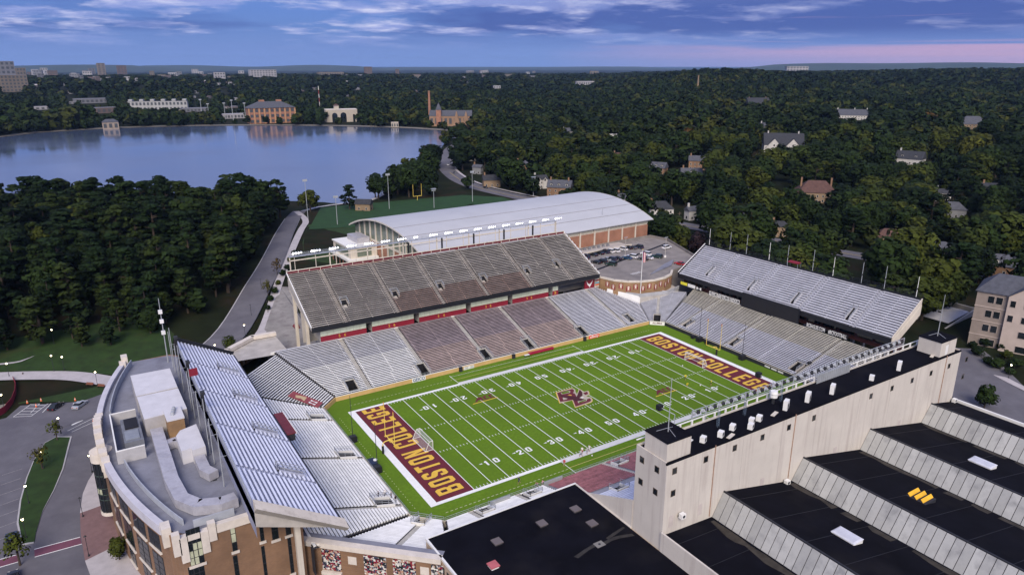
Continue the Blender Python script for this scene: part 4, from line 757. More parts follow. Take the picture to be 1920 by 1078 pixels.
su = thing('upper_deck', (-88, 2, 0), 'upper deck of bluish metal benches beside the curved-front brick building', 'grandstand')
SU_T, SU_R, SU_X, SU_Z = 0.80, 0.48, -80.3, 14.9
nS = 17; su_ais = [(-26.5, 1.0), (-8.5, 1.0), (9.5, 1.0), (27.5, 1.0)]
stand(su, (SU_X, 0), (0, -1), (-1, 0), nS, SU_T, SU_R, SU_Z, lambda k: -44.5+k*0.22, lambda k: 41.2-k*0.06, su_ais, [(-29.6, -28.2, 2, 8), (-11.6, -10.2, 2, 8), (6.4, 7.8, 2, 8), (24.4, 25.8, 2, 8)], lambda s, k: M_aluP, mat('purple_grey_tread', (0.27, 0.285, 0.385), 0.6, 0.15, 0.4), 0.36, mat('deck_aisle_south', (0.36, 0.38, 0.48), 0.7, 0.1), skirt=1.0, th=0.08, back_drop=16.5)
b = MB(); b.box(SU_X-0.02, SU_X+0.2, -41.3, 44.6, 13.7, 15.0); b.build('fascia', M_fascia, su)
xb, zb2 = SU_X-nS*SU_T, SU_Z+nS*SU_R
MB().beam((SU_X, 44.6, SU_Z+0.5), (xb, 40.9, zb2+0.5), 0.25, 1.0).build('end_fascia', M_fascia, su)
b = MB(); b.hexa([(SU_X+0.4, -41.5, 13.3), (SU_X+0.4, -41.25, 13.3), (xb, -40.3, zb2-1.6), (xb, -40.5, zb2-1.6), (SU_X+0.4, -43.4, 15.0), (SU_X+0.4, -41.25, 15.6), (xb, -40.3, zb2+0.7), (xb, -42.3, zb2+0.1)]); b.build('end_panel', M_cream, su)
b = MB(); b.hexa([(SU_X, -41, 13.8), (SU_X, 44, 13.8), (xb, 40.8, 18.6), (xb, -40.2, 18.6), (SU_X, -41, 14.0), (SU_X, 44, 14.0), (xb, 40.8, 21.2), (xb, -40.2, 21.2)]); b.build('soffit', M_conc, su)
railing(su, [(xb-0.3, 40.8, zb2), (xb-0.3, -40.2, zb2)], 1.2, 2.4, M_steel, 0.035, bars=3)
for k in range(6): y = 38-k*15.2; MB().box(-87.6, -86.7, y-0.45, y+0.45, 0, 15.9).build('column', M_cream, su)
t = thing('control_booth', (SU_X+0.3, -1, 13.2), 'small maroon-roofed booth hung on the front edge of the left upper deck', 'booth')
MB().box(SU_X+0.25, SU_X+2.1, -5.5, 5.0, 12.9, 14.5).build('body', M_dark, t); MB().box(SU_X+0.22, SU_X+2.3, -5.7, 5.2, 14.51, 14.75).build('roof', mat('maroon_metal_roof', (0.13, 0.022, 0.03), 0.6, 0.15, 0.6), t); MB().box(SU_X+2.3, SU_X+2.42, -5.8, 5.3, 14.45, 14.85).build('gutter', M_whitep, t)
for i, (y, col) in enumerate(((33.5, 0), (16.0, 0), (-2.0, 0))):
    t = thing('speaker_column', (-94.6, y, 22.4), f'{ORD[i]} black speaker column from the far end behind the left upper deck', 'loudspeaker', 'speaker columns behind the left upper deck')
    MB().box(-94.9, -94.3, y-0.4, y+0.4, 22.6, 26.2).build('cabinet', M_black, t); MB().tube((-94.6, y, 16.0), (-94.6, y, 26.6), 0.12).build('pole', M_dark, t); MB().box(-94.9, -94.1, y-0.5, y+0.5, 26.3, 26.9).build('horn', M_dark, t)
for i, y in enumerate((40.5, 36.8, 30.0, 23.5, 12.5, 8.5, 1.0, -8.5, -13.0, -22.0)):
    t = thing('mast', (-95.4, y, 16.5), f'{ORD[i]} steel mast from the far end behind the left upper deck', 'mast', 'masts behind the left upper deck')
    MB().tube((-95.4, y, 16.5), (-95.4, y, 28.2 if i % 2 else 26.0), 0.11, 0.08).build('pole', M_steel, t)
    if i == 5: MB().box(-95.3, -93.6, y-0.03, y+0.03, 26.2, 27.9).build('flag', M_crimson, t)
    MB().beam((-95.4, y, 22.5), (-94.3, y, 22.5), 0.06, 0.06).build('bracket', M_steel, t)
t = thing('antenna_mast', (-96, 45, 16.5), 'tall lattice antenna mast at the far end of the left upper deck', 'mast')
MB().tube((-96, 45, 16.0), (-96, 45, 33.5), 0.16, 0.08).build('pole', M_steel, t)
for z in (24, 27, 29.5): MB().box(-96.5, -95.6, 44.6, 45.4, z, z+0.9).build('antenna', M_whitep, t)

# --- light gantry on the weathered deck
gt = thing('light_gantry', (-1, yb+1.0, zb_), 'long cream steel gantry of lit floodlights behind the weathered upper deck', 'light gantry')
gy = yb+0.75; gz = 30.3
for k in range(9): x = -54.4+k*13.0; MB().box(x-0.16, x+0.16, gy-0.16, gy+0.16, 20.5, gz).build('post', M_cream, gt)
for k in range(16): x = -52.9+k*6.8; MB().box(x-0.08, x+0.08, gy-0.10, gy+0.10, zb_+0.5, gz-0.02).build('strut', M_cream, gt)
MB().box(-54.6, 49.8, gy-0.16, gy+0.16, gz-1.3, gz-1.0).build('beam', M_cream, gt)
MB().box(-54.6, 49.8, gy-0.35, gy+0.9, gz+0.01, gz+0.12).build('catwalk', M_steel, gt)
for yy in (-0.35, 0.9): railing(gt, [(-54.6, gy+yy, gz+0.12), (49.8, gy+yy, gz+0.12)], 0.9, 2.2, M_steel, 0.03, 'catwalk_railing')
for k in range(5): x = -14+k*13.0; MB().box(x+0.25, x+0.75, gy-0.5, gy-0.1, zb_+0.9, gz-0.3).build('speaker', M_black, gt)
for i in range(18):
    x = -53.2+i*6.02; n = 4 if i not in (7, ) else 2
    fx = MB(); gl = MB()
    for j in range(n):
        cx0 = x+j*0.85; fx.tube((cx0, gy-0.5, gz+1.25), (cx0, gy+0.05, gz+1.5), 0.36, 0.22, 8); fx.box(cx0-0.04, cx0+0.04, gy-0.2, gy-0.1, gz+0.1, gz+1.3)
        gl.tube((cx0, gy-0.53, gz+1.235), (cx0, gy-0.51, gz+1.245), 0.40-0.07*j, 0.40-0.07*j, 8)
    l = fx.build('floodlight', M_steel, gt); gl.build('lens', M_lampglow, l)
# ---------------------------------------------------------------- big buildings
# --- pale slab tower on the near side
SLX0, SLX1, SLY0, SLY1, SLZ = -33.0, 60.9, -68.6, -61.05, 25.0
sl = thing('slab_tower', (14, -65, 8), 'long pale windowless slab tower with a black flat roof beside the pitch', 'building')
MB().box(SLX0, SLX1, SLY0, SLY1, 0.0, SLZ-0.5).build('wall', M_slab, sl)
MB().box(SLX0+0.3, SLX1-0.3, SLY0+0.3, SLY1-0.3, SLZ-0.49, SLZ-0.3).build('roof', M_roofblk, sl)
for q4 in ((SLX0, SLX1, SLY0, SLY0+0.28), (SLX0, SLX1, SLY1-0.28, SLY1), (SLX0, SLX0+0.28, SLY0+0.29, SLY1-0.29), (SLX1-0.28, SLX1, SLY0+0.29, SLY1-0.29)):
    MB().box(*q4, SLZ-0.49, SLZ-0.02 if q4[2] != SLY0 else SLZ-0.12).build('parapet', M_slab if q4[2] != SLY0 else M_roofblk, sl)
def slab_win(p, axis):
    w, h = 0.55, 0.62
    if axis == 'y': b = MB().box(p[0]-w, p[0]+w, SLY0-0.03, SLY0-0.005, p[2]-h, p[2]+h); g = MB().box(p[0]-w+0.14, p[0]+w-0.14, SLY0-0.045, SLY0-0.031, p[2]-h+0.14, p[2]+h-0.14)
    else: b = MB().box(SLX0-0.03, SLX0-0.005, p[1]-w, p[1]+w, p[2]-h, p[2]+h); g = MB().box(SLX0-0.045, SLX0-0.031, p[1]-w+0.14, p[1]+w-0.14, p[2]-h+0.14, p[2]+h-0.14)
    wv = b.build('window', mat('brown_frame', (0.10, 0.075, 0.055), 0.6), sl); g.build('pane', M_glass, wv)
Z6 = lambda a, b_: (1100+a/2.2549, 600+b_/2.2549)
for a in ((234, 590), (297, 631), (228, 682), (290, 725)): slab_win(atx(*Z6(*a), SLX0), 'x')
for a in ((372, 637), (365, 731), (504, 588), (626, 540), (743, 495), (855, 453), (961, 413), (1202, 321), (1291, 288), (1376, 255), (1456, 224), (1532, 194), (1606, 166), (1590, 238)): slab_win(aty(*Z6(*a), SLY0), 'y')
for a in ((535, 640), (872, 500), (1495, 300)):     # rust-stained downpipes
    p = aty(*Z6(*a), SLY0); MB().box(p[0]-0.07, p[0]+0.07, SLY0-0.12, SLY0-0.004, 10.4, SLZ-0.1).build('downpipe', mat('rusty_pipe', (0.35, 0.22, 0.16), 0.8, 0.3, 2), sl)
for x in (-24.5, -14.0, -3.0, 9.0, 21.5, 33.0, 44.0): MB().box(x-0.03, x+0.03, SLY0-0.015, SLY0-0.003, 10.5, SLZ-0.6).build('panel_joint', mat('joint_grey', (0.42, 0.38, 0.36), 0.9), sl)
for a in ((356, 850), (478, 800), (740, 688), (1048, 557), (1320, 440)):
    p = aty(*Z6(*a), SLY0); MB().box(p[0]-0.55, p[0]+0.55, SLY0-0.03, SLY0-0.004, p[2]-1.1, p[2]+1.1).build('door', mat('door_paint', (0.52, 0.46, 0.43), 0.7), sl)
for (x0, x1, y0, y1, lab) in ((-32.6, -27.0, -68.0, -62.6, 0), (52.4, 59.0, -68.0, -62.8, 1)):
    pt = MB().box(x0, x1, y0, y1, SLZ-0.29, SLZ+3.2).build('penthouse', M_slab, sl); MB().box(x0-0.12, x1+0.12, y0-0.12, y1+0.12, SLZ+3.21, SLZ+3.45).build('penthouse_roof', M_roofblk, sl)
    px_ = (x0+x1)/2; MB().tube((px_, -65.2, SLZ+3.3), (px_, -65.2, SLZ+13.5), 0.10, 0.05).build('antenna', M_steel, sl)
    for an in (0.4, 2.5, 4.6): MB().beam((px_, -65.2, SLZ+4.2), (px_+2.0*math.cos(an), -65.2+2.0*math.sin(an), SLZ+3.48), 0.06, 0.06).build('antenna_stay', M_steel, sl)
    if lab: MB().box(54.6, 55.7, y0-0.02, y0-0.001, SLZ-0.2, SLZ+2.2).build('door', M_whitep, sl)
MB().box(SLX0-0.02, SLX1, SLY1-0.02, SLY1+0.18, SLZ+0.75, SLZ+0.9).build('edge_rail', M_whitep, sl)
for k in range(28): x = SLX0+7.5+k*3.0; MB().box(x-0.12, x+0.12, SLY1-0.15, SLY1+0.15, SLZ-0.5, SLZ+0.74).build('rail_post', M_whitep, sl)
rooftop = [((1428, 815), 'ac'), ((1318, 829), 'ac'), ((1351, 819), 'ac'), ((1373, 806), 'ac'), ((1409, 794), 'ac'), ((1423, 789), 'ac'), ((1473, 768), 'frame'), ((1514, 753), 'frame'), ((1560, 738), 'frame'), ((1449, 756), 'drum'), ((1634, 713), 'ac'), ((1685, 694), 'frame'), ((1291, 829), 'slab'), ((1378, 823), 'skid'), ((1452, 777), 'skid'), ((1757, 661), 'slab'), ((1748, 668), 'skid')]
for i, ((px, py), kd) in enumerate(rooftop):
    p = atz(px, py, SLZ-0.3); p[1] = min(max(p[1], SLY0+0.9), SLY1-0.8)
    pos = f'{ORD[i]} along the black tower roof'
    if kd in ('ac', 'frame'):
        t = thing('air_conditioner', (p[0], p[1], SLZ-0.3), f'white boxy air conditioning unit, {pos}', 'air conditioner', 'rooftop units on the slab tower', 0.4)
        w, d, h = (0.55, 0.45, 1.2) if kd == 'ac' else (0.75, 0.4, 2.1); m = M_whitep
        o = put('casing', MB().box(-w, w, -d, d, 0.12, h).mesh('casing', m), t); put('fan_grille', MB().tube((0, -d-0.012, h*0.55), (0, -d-0.002, h*0.55), 0.38, 0.38, 10).mesh('fan_grille', M_dark), t); put('stand', MB().box(-w, -w+0.15, -d, d, 0, 0.119).box(w-0.15, w, -d, d, 0, 0.119).mesh('stand', M_dark), t)
        if kd == 'frame': put('hood', MB().box(-0.3, 0.3, -d-0.05, -d-0.013, 0.15, 1.0).mesh('hood', M_dark), t)
    elif kd == 'drum':
        t = thing('satellite_drum', (p[0], p[1], SLZ-0.3), 'white ringed drum-shaped vent on the black tower roof', 'vent')
        put('drum', MB().tube((0, 0, 1.4), (0, 0, 2.0), 0.75, 0.75, 12).tube((0, 0, 2.15), (0, 0, 2.7), 0.8, 0.7, 12).mesh('drum', M_whitep), t); put('neck', MB().tube((0, 0, 0), (0, 0, 2.6), 0.3, 0.3, 8).mesh('neck', M_dark), t)
    else:
        t = thing('roof_panel', (p[0], p[1], SLZ-0.3), f'flat pale service panel on skids, {pos}', 'panel', None, 0.3)
        put('panel', MB().box(-1.1, 1.1, -0.35, 0.35, 0.10, 0.22).mesh('panel', M_whitep if kd == 'slab' else M_cream), t); put('skid', MB().box(-0.9, -0.7, -0.4, 0.4, 0, 0.099).box(0.7, 0.9, -0.4, 0.4, 0, 0.099).mesh('skid', M_dark), t)
for i, (px, py) in enumerate(((1345, 800), (1395, 778), (1463, 752))):
    p = atz(px, py, SLZ-0.3); t = thing('lattice_mast', (p[0], p[1], SLZ-0.3), f'{ORD[i]} thin blue-grey lattice mast on the black tower roof', 'mast')
    b = MB()
    for dx, dy in ((-0.2, -0.2), (0.2, -0.2), (0, 0.25)): b.tube((p[0]+dx, p[1]+dy, SLZ-0.3), (p[0]+dx, p[1]+dy, SLZ+3.2), 0.035, 0.035, 4)
    for k in range(6): z = SLZ+k*0.5; b.beam((p[0]-0.2, p[1]-0.2, z), (p[0]+0.2, p[1]-0.2, z+0.5), 0.03, 0.03); b.beam((p[0]+0.2, p[1]-0.2, z), (p[0], p[1]+0.25, z+0.5), 0.03, 0.03)
    b.build('lattice', mat('blue_grey_steel', (0.10, 0.14, 0.2), 0.5), t)
fr = thing('floodlight_rack', (30, SLY1+0.6, SLZ), 'row of round unlit floodlights along the field edge of the tower roof', 'light gantry')
x0, x1 = -19.0, 50.5
MB().box(x0, x1, SLY1+0.5, SLY1+0.62, SLZ+0.85, SLZ+0.97).build('lower_rail', M_steel, fr); MB().box(x0, x1, SLY1+0.5, SLY1+0.62, SLZ+2.35, SLZ+2.45).build('upper_rail', M_steel, fr)
n = 62
for k in range(n):
    x = x0+0.6+k*(x1-x0-1.2)/(n-1); m = M_dark if k % 2 else M_steel
    MB().tube((x, SLY1+0.75, SLZ+1.62), (x, SLY1+0.40, SLZ+1.68), 0.46, 0.28, 10).build('floodlight', m, fr)
for k in range(20): x = x0+k*(x1-x0)/19; MB().box(x-0.06, x+0.06, SLY1+0.46, SLY1+0.66, SLZ-1.2, SLZ+2.5).build('bracket', M_steel, fr)
t = thing('louvre_screen', (20, SLY1, SLZ-0.3), 'ribbed grey metal screen at the tower roof edge', 'screen')
for k in range(16): x = 16.2+k*0.72; MB().box(x, x+0.58, SLY1-0.9, SLY1-0.75, SLZ-0.28, SLZ+1.7).build('slat', M_steel, t)
MB().box(16.0, 27.9, SLY1-0.74, SLY1-0.62, SLZ+1.5, SLZ+1.65).build('rail', M_steel, t)
for i, (px, py) in enumerate(((1263, 777), (1412, 739))):
    p = np.array([(-24.0, 3.0)[i], SLY1+0.1, SLZ]); t = thing('speaker_arm', (p[0], p[1], SLZ-0.3), ('black loudspeaker on a bent arm near the left penthouse', 'black loudspeaker on a bent arm midway along the tower roof')[i], 'loudspeaker')
    MB().tube((p[0], p[1], SLZ-0.3), (p[0], p[1], SLZ+3.2), 0.07).tube((p[0], p[1], SLZ+3.2), (p[0]-1.2, p[1]+2.4, SLZ+3.9), 0.06).build('arm', M_steel, t); MB().box(p[0]-1.8, p[0]-0.8, p[1]+2.2, p[1]+3.1, SLZ+3.4, SLZ+4.4).build('cabinet', M_black, t)

# --- low black-roofed hall at the bottom
LX0, LX1, LY0, LY1, LZ = -66.4, -33.15, -125, -44.0, 8.0
lo_ = thing('low_hall', (-50, -80, 0), 'low hall with a wide black flat roof and pale edge trim at the bottom', 'building')
MB().box(LX0, LX1, LY0, LY1, 0, LZ-0.3).build('wall', mat('tan_wall_panel', (0.48, 0.36, 0.27), 0.85, 0.1, 0.3), lo_); MB().box(LX0+0.25, LX1-0.25, LY0+0.25, LY1-0.25, LZ-0.29, LZ-0.12).build('roof', M_roofblk, lo_)
for q4 in ((LX0-0.1, LX1+0.1, LY1-0.24, LY1+0.1), (LX0-0.1, LX0+0.24, LY0, LY1-0.25), (LX1-0.24, LX1+0.1, SLY1, LY1-0.25)): MB().box(*q4, LZ-0.5, LZ).build('edge_trim', M_whitep if q4[0] != LX1-0.24 else M_slab, lo_)
for k in range(12): y = -49.0-k*3.0; wv = MB().box(LX0-0.05, LX0-0.004, y-2.2, y-0.1, 4.6, 6.4).build('window', M_dark, lo_); MB().box(LX0-0.065, LX0-0.051, y-2.05, y-0.25, 4.75, 6.25).build('pane', M_glass, wv)
for k in range(8): y = -50.0-k*4.0; wv = MB().box(LX0-0.05, LX0-0.004, y-2.2, y-0.6, 1.4, 3.2).build('window', M_dark, lo_); MB().box(LX0-0.065, LX0-0.051, y-2.05, y-0.75, 1.55, 3.05).build('pane', M_glass, wv)
for i, ((px, py), m, lb) in enumerate((((932, 1018), M_duct, 'lower left grey'), ((1016, 984), M_duct, 'centre grey'), ((1079, 957), M_duct, 'uppermost grey'), ((1110, 984), M_duct, 'right-hand grey'), ((925, 1062), M_orange, 'red and white'))):
    p = atz(px, py, LZ-0.1); t = thing('roof_vent', (p[0], p[1], LZ-0.12), f'{lb} square vent on the low black hall roof', 'vent', 'vents on the low hall roof')
    put('curb', MB().box(-0.7, 0.7, -0.7, 0.7, 0, 0.35).mesh('curb', M_dark if i < 4 else M_whitep), t); put('cap', MB().box(-0.85, 0.85, -0.85, 0.85, 0.351, 0.55).mesh('cap', mat('vent_brown', (0.13, 0.11, 0.11), 0.7) if i < 4 else mat('red_hatch', (0.45, 0.12, 0.13), 0.6), (0, 0, 0)), t)
M_seam0 = mat('membrane_seam_low', (0.0095, 0.0095, 0.013), 0.7, 0.4, 0.6)
m_worn = mat('worn_membrane', (0.030, 0.027, 0.026), 0.95, 0.35, 0.7)
for poly_ in (((1076, 1043), (1098, 1028), (1117, 1017), (1121, 1022), (1104, 1031), (1084, 1046)), ((1130, 1016), (1150, 1006), (1168, 1002), (1185, 1000), (1190, 1004), (1165, 1008), (1148, 1013), (1134, 1021)), ((1136, 1008), (1150, 998), (1168, 987), (1172, 989), (1154, 1002), (1140, 1011))):
    MB().face([(p[0], p[1], LZ-0.092) for p in [atz(a, b_, LZ-0.1)[:2] for a, b_ in poly_]]).build('worn_patch', m_worn, lo_)
t = thing('roof_drain', tuple(atz(1124, 1020, LZ-0.12)), 'grey drain mat amid worn streaks on the low black roof', 'drain'); put('mat', MB().box(-0.9, 0.9, -0.7, 0.7, 0.002, 0.06).mesh('mat', mat('drain_mat', (0.2, 0.19, 0.18), 0.9)), t); put('grate', MB().tube((0, 0, 0.061), (0, 0, 0.14), 0.25, 0.2, 8).mesh('grate', M_dark), t)

# --- sawtooth-roofed arena
ar = thing('arena', (20, -110, 0), 'large arena with black sawtooth roof and rows of skylight panes', 'building')
AY0 = -165.0; bays = [(-33.0, -20.6), (-18.1, 1.8), (4.7, 24.6), (27.3, 48.4), (51.4, 62.5)]; tops = [10.8, 14.4, 14.2, 14.0, 13.6]; lows = [10.0, 10.0, 9.9, 9.6, 11.3]
MB().box(-33.0, 62.6, AY0, SLY0-0.02, 0, 9.4).build('wall', M_slab, ar)
for i, (a, c_) in enumerate(bays):
    zt, zl = tops[i], lows[i]; b = MB(); b.hexa([(a, AY0, 9.41), (c_, AY0, 9.41), (c_, SLY0-0.03, 9.41), (a, SLY0-0.03, 9.41), (a, AY0, zt), (c_, AY0, zl), (c_, SLY0-0.03, zl), (a, SLY0-0.03, zt)]); b.build('roof_bay', M_roofblk, ar)
    if i == 0: continue
    xa, za, xc, zc2 = bays[i-1][1], lows[i-1], a, zt; n = 56; py_ = 1.55
    b = MB(); b.hexa([(xa, AY0, 9.41), (xc, AY0, 9.41), (xc, SLY0-0.03, 9.41), (xa, SLY0-0.03, 9.41), (xa, AY0, za-0.10), (xc, AY0, zc2-0.10), (xc, SLY0-0.03, zc2-0.10), (xa, SLY0-0.03, za-0.10)]); b.build('skylight_frame', M_dark, ar)
    sk = MB().box(xc-0.02, xc+0.28, AY0, SLY0-0.03, zc2-0.05, zc2+0.16).build('ridge_cap', M_dark, ar)
    for k in range(n):
        y1 = SLY0-0.10-k*py_; y0 = y1-py_+0.12
        P = [(xa+0.05, y0, za-0.05), (xc-0.06, y0, zc2-0.10), (xc-0.06, y1, zc2-0.10), (xa+0.05, y1, za-0.05)]
        MB().hexa([(p[0], p[1], p[2]-0.02) for p in P]+[(p[0]-0.03, p[1], p[2]+0.06) for p in P]).build('pane', M_pane, ar)
M_seam = mat('membrane_seam', (0.011, 0.011, 0.015), 0.7, 0.4, 0.6); m_pond = mat('ponding_stain', (0.040, 0.034, 0.028), 0.95, 0.5, 0.5)
rs2 = np.random.RandomState(3)
for i, (a, c_) in enumerate(bays):
    zt, zl = tops[i], lows[i]; zz_ = lambda x: zt+(zl-zt)*(x-a)/(c_-a)
    for k in range(12):
        y = SLY0-3.2-k*6.9+rs2.uniform(-.15, .15); MB().hexa([(a+0.4, y, zz_(a+0.4)+0.004), (c_-0.3, y, zz_(c_-0.3)+0.004), (c_-0.3, y+0.10, zz_(c_-0.3)+0.004), (a+0.4, y+0.10, zz_(a+0.4)+0.004), (a+0.4, y, zz_(a+0.4)+0.02), (c_-0.3, y, zz_(c_-0.3)+0.02), (c_-0.3, y+0.10, zz_(c_-0.3)+0.02), (a+0.4, y+0.10, zz_(a+0.4)+0.02)]).build('membrane_seam', M_seam, ar)
    if i < 4:
        n = 26; L1 = []; R1 = []
        for k in range(n): y = SLY0-1.0-k*1.6; w = 0.5+1.0*abs(math.sin(k*0.55+i))+0.5*rs2.rand(); L1.append((c_-0.4-w-0.5*rs2.rand(), y)); R1.append((c_-0.35-0.3*rs2.rand(), y))
        b = MB()
        for k in range(n-1):
            if rs2.rand() < 0.16: continue
            b.face([(p[0], p[1], zz_(p[0])+0.026) for p in (L1[k], R1[k], R1[k+1], L1[k+1])])
        tag(b.build('ponding_stain', m_pond, ar), kind='stuff')
MB().box(-33.35, -33.01, AY0, SLY0-0.05, 0.0, 11.6).build('parapet', M_slab, ar); MB().box(62.2, 62.75, AY0, SLY0-0.05, 9.41, 12.0).build('parapet', M_whitep, ar)
for i, (px, py) in enumerate(((1588, 1005), (1842, 868))):
    p = atz(px, py, 12.5); k = [j for j, (a, c_) in enumerate(bays) if a <= p[0] <= c_]; j = k[0] if k else 2; a, c_ = bays[j]; p[0] = min(max(p[0], a+3), c_-3); z = tops[j]+(lows[j]-tops[j])*(p[0]-a)/(c_-a)
    t = thing('roof_hatch', (p[0], p[1], z-0.35), ('white rectangular skylight box on the nearer sawtooth bay', 'white rectangular skylight box on the farther sawtooth bay')[i], 'skylight')
    put('curb', MB().box(-1.3, 1.3, -2.1, 2.1, 0, 0.85).mesh('curb', M_whitep), t); put('dome', MB().hexa([(-1.4, -2.2, 0.851), (1.4, -2.2, 0.851), (1.4, 2.2, 0.851), (-1.4, 2.2, 0.851), (-1.1, -1.9, 1.05), (1.1, -1.9, 1.05), (1.1, 1.9, 1.05), (-1.1, 1.9, 1.05)]).mesh('dome', mat('milky_dome', (0.55, 0.56, 0.62), 0.3)), t)
p = atz(1727, 932, 12.6); j = 3; a, c_ = bays[2]; z = tops[2]+(lows[2]-tops[2])*(p[0]-a)/(c_-a) if a < p[0] < c_ else 12.0
t = thing('louvre_hatch', (p[0], p[1], z-0.3), 'black roof hatch with three open yellow louvres on the arena', 'hatch')
put('curb', MB().box(-1.8, 1.8, -1.8, 1.8, 0, 0.7).mesh('curb', M_dark), t)
for k in range(3): y = -1.3+k*1.2; put('louvre', MB().hexa([(-1.7, y, 0.7), (1.7, y, 0.7), (1.7, y+0.55, 1.2), (-1.7, y+0.55, 1.2), (-1.7, y, 0.78), (1.7, y, 0.78), (1.7, y+0.5, 1.28), (-1.7, y+0.5, 1.28)]).mesh('louvre', mat('louvre_yellow', (0.75, 0.42, 0.03), 0.6)), t)
for i, (a, m) in enumerate((((405, 825), 0), ((848, 683), 0), ((1350, 458), 0), ((1555, 338), 0))):
    p = aty(*Z6(*a), SLY0-0.8); t = thing('wall_unit', (p[0], p[1], p[2]-0.5), f'{ORD[i]} white air conditioner at the foot of the slab tower wall', 'air conditioner', 'units at the tower foot')
    put('casing', MB().box(-0.5, 0.5, -0.4, 0.4, 0.0, 0.9).mesh('casing', M_whitep), t); put('fan_grille', MB().tube((0, -0.42, 0.45), (0, -0.402, 0.45), 0.3, 0.3, 10).mesh('fan_grille', M_dark), t); put('bracket', MB().box(-0.4, 0.4, 0.401, 0.82, 0.05, 0.15).mesh('bracket', M_dark), t)

# --- brick office building with the curved front (left)
yk = thing('brick_office_building', (-103, 0, 0), 'brick building with curved stone-capped front and ducts on its grey roof', 'building')
arc = lambda y: -113.6+((y-9)/42.0)**2*8.4
ys_ = np.linspace(50.5, -31.0, 34); outline = [(arc(y), y) for y in ys_]
YZ = 16.2
poly = outline+[(-104.0, -33.8), (-85.2, -33.8), (-85.2, 40.0), (-95.0, 50.8)]
MB().prism(poly[::-1], 0, YZ).build('wall', M_brick, yk)
inner = [(p[0]+1.0, p[1]-0.2 if p[1] > 40 else p[1]) for p in outline]+[(-103.0, -32.8), (-85.6, -32.8), (-85.6, 39.6), (-95.4, 49.8)]
MB().prism(inner[::-1], YZ+0.01, YZ+0.12).build('roof', M_roofgry, yk)
def arc_strip(y0, y1, o0, o1, z0, z1, name, m, n=14):
    b = MB(); pts = np.linspace(y0, y1, n)
    for a, c_ in zip(pts[:-1], pts[1:]): b.hexa([(arc(a)+o0, a, z0), (arc(a)+o1, a, z0), (arc(c_)+o1, c_, z0), (arc(c_)+o0, c_, z0), (arc(a)+o0, a, z1), (arc(a)+o1, a, z1), (arc(c_)+o1, c_, z1), (arc(c_)+o0, c_, z1)])
    return b.build(name, m, yk)
arc_strip(48.5, 21.0, -0.25, 0.9, YZ-0.9, YZ+0.9, 'parapet', mat('stone_cap', (0.50, 0.49, 0.54), 0.8, 0.1, 0.5)); arc_strip(-2.0, -29.2, -0.25, 0.9, YZ-0.9, YZ+0.9, 'parapet', MATS['stone_cap'])
arc_strip(47.5, 19.0, 2.4, 2.6, YZ+0.12, YZ+1.7, 'screen_wall', mat('zinc_screen', (0.36, 0.38, 0.43), 0.5, 0.15, 0.4)); arc_strip(-4.0, -30.0, 2.9, 3.1, YZ+0.12, YZ+1.3, 'screen_wall', MATS['zinc_screen'])
for k, (y, h) in enumerate(((49.8, 2.3), (48.2, 1.3), (20.6, 0.7), (17.8, 1.5), (15.0, 2.2), (11.6, 2.9), (7.8, 2.9), (3.8, 2.4), (1.0, 1.8), (-1.6, 1.2), (-30.2, 1.3))):
    MB().box(arc(y)-0.45, arc(y)+0.95, y-1.15, y+1.15, YZ-2.2, YZ+h).build('stone_pier', M_stone, yk)
for x, h, dz in ((-105.0, 1.3, -2.6), (-104.0, 0.4, -4.2), (-100.8, 0.4, -3.6), (-99.6, 1.5, -1.8)): MB().box(x-0.58, x+0.58, -34.1, -32.9, YZ+dz, YZ+h).build('stone_pier', M_stone, yk)
MB().box(-103.3, -101.5, -34.0, -33.0, YZ-0.5, YZ+0.5).build('parapet', M_stone, yk); MB().box(-98.9, -85.2, -34.05, -33.0, YZ-0.6, YZ+0.9).build('parapet', M_stone, yk)
MB().box(-102.0, -95.6, -31.6, -31.4, YZ+0.12, YZ+1.5).build('screen_wall', MATS['zinc_screen'], yk)
def win_front(px0, py0, px1, py1, cols, rows_, lit=()):
    a = aty(px0, py0, -33.8); c_ = aty(px1, py1, -33.8); x0, x1, z1, z0 = a[0], c_[0], a[2], c_[2]
    w = MB().box(x0, x1, -33.86, -33.81, z0, z1).build('window', M_dark, yk); cw, rh = (x1-x0)/cols, (z1-z0)/rows_
    for i in range(cols):
        for j in range(rows_): MB().box(x0+i*cw+0.07, x0+(i+1)*cw-0.07, -33.885, -33.861, z0+j*rh+0.07, z0+(j+1)*rh-0.07).build('pane', M_litwin if (i, j) in lit else M_glass, w)
    MB().box(x0-0.25, x1+0.25, -34.0, -33.81, z0-0.5, z0-0.05).build('sill', M_stone, w)
win_front(347, 994, 384, 1052, 3, 5, {(0, 1), (1, 1), (2, 1), (1, 2), (0, 0), (1, 0), (2, 2)}); win_front(352, 1064, 390, 1110, 3, 4); win_front(430, 985, 446, 1030, 1, 3, {(0, 2), (0, 1)}); win_front(436, 1042, 452, 1095, 1, 4, {(0, 0)})
win_front(484, 974, 496, 1012, 1, 3); win_front(507, 978, 523, 1008, 1, 2); win_front(534, 980, 546, 1000, 1, 2); win_front(489, 1024, 503, 1085, 1, 4); win_front(538, 1005, 552, 1072, 1, 4)
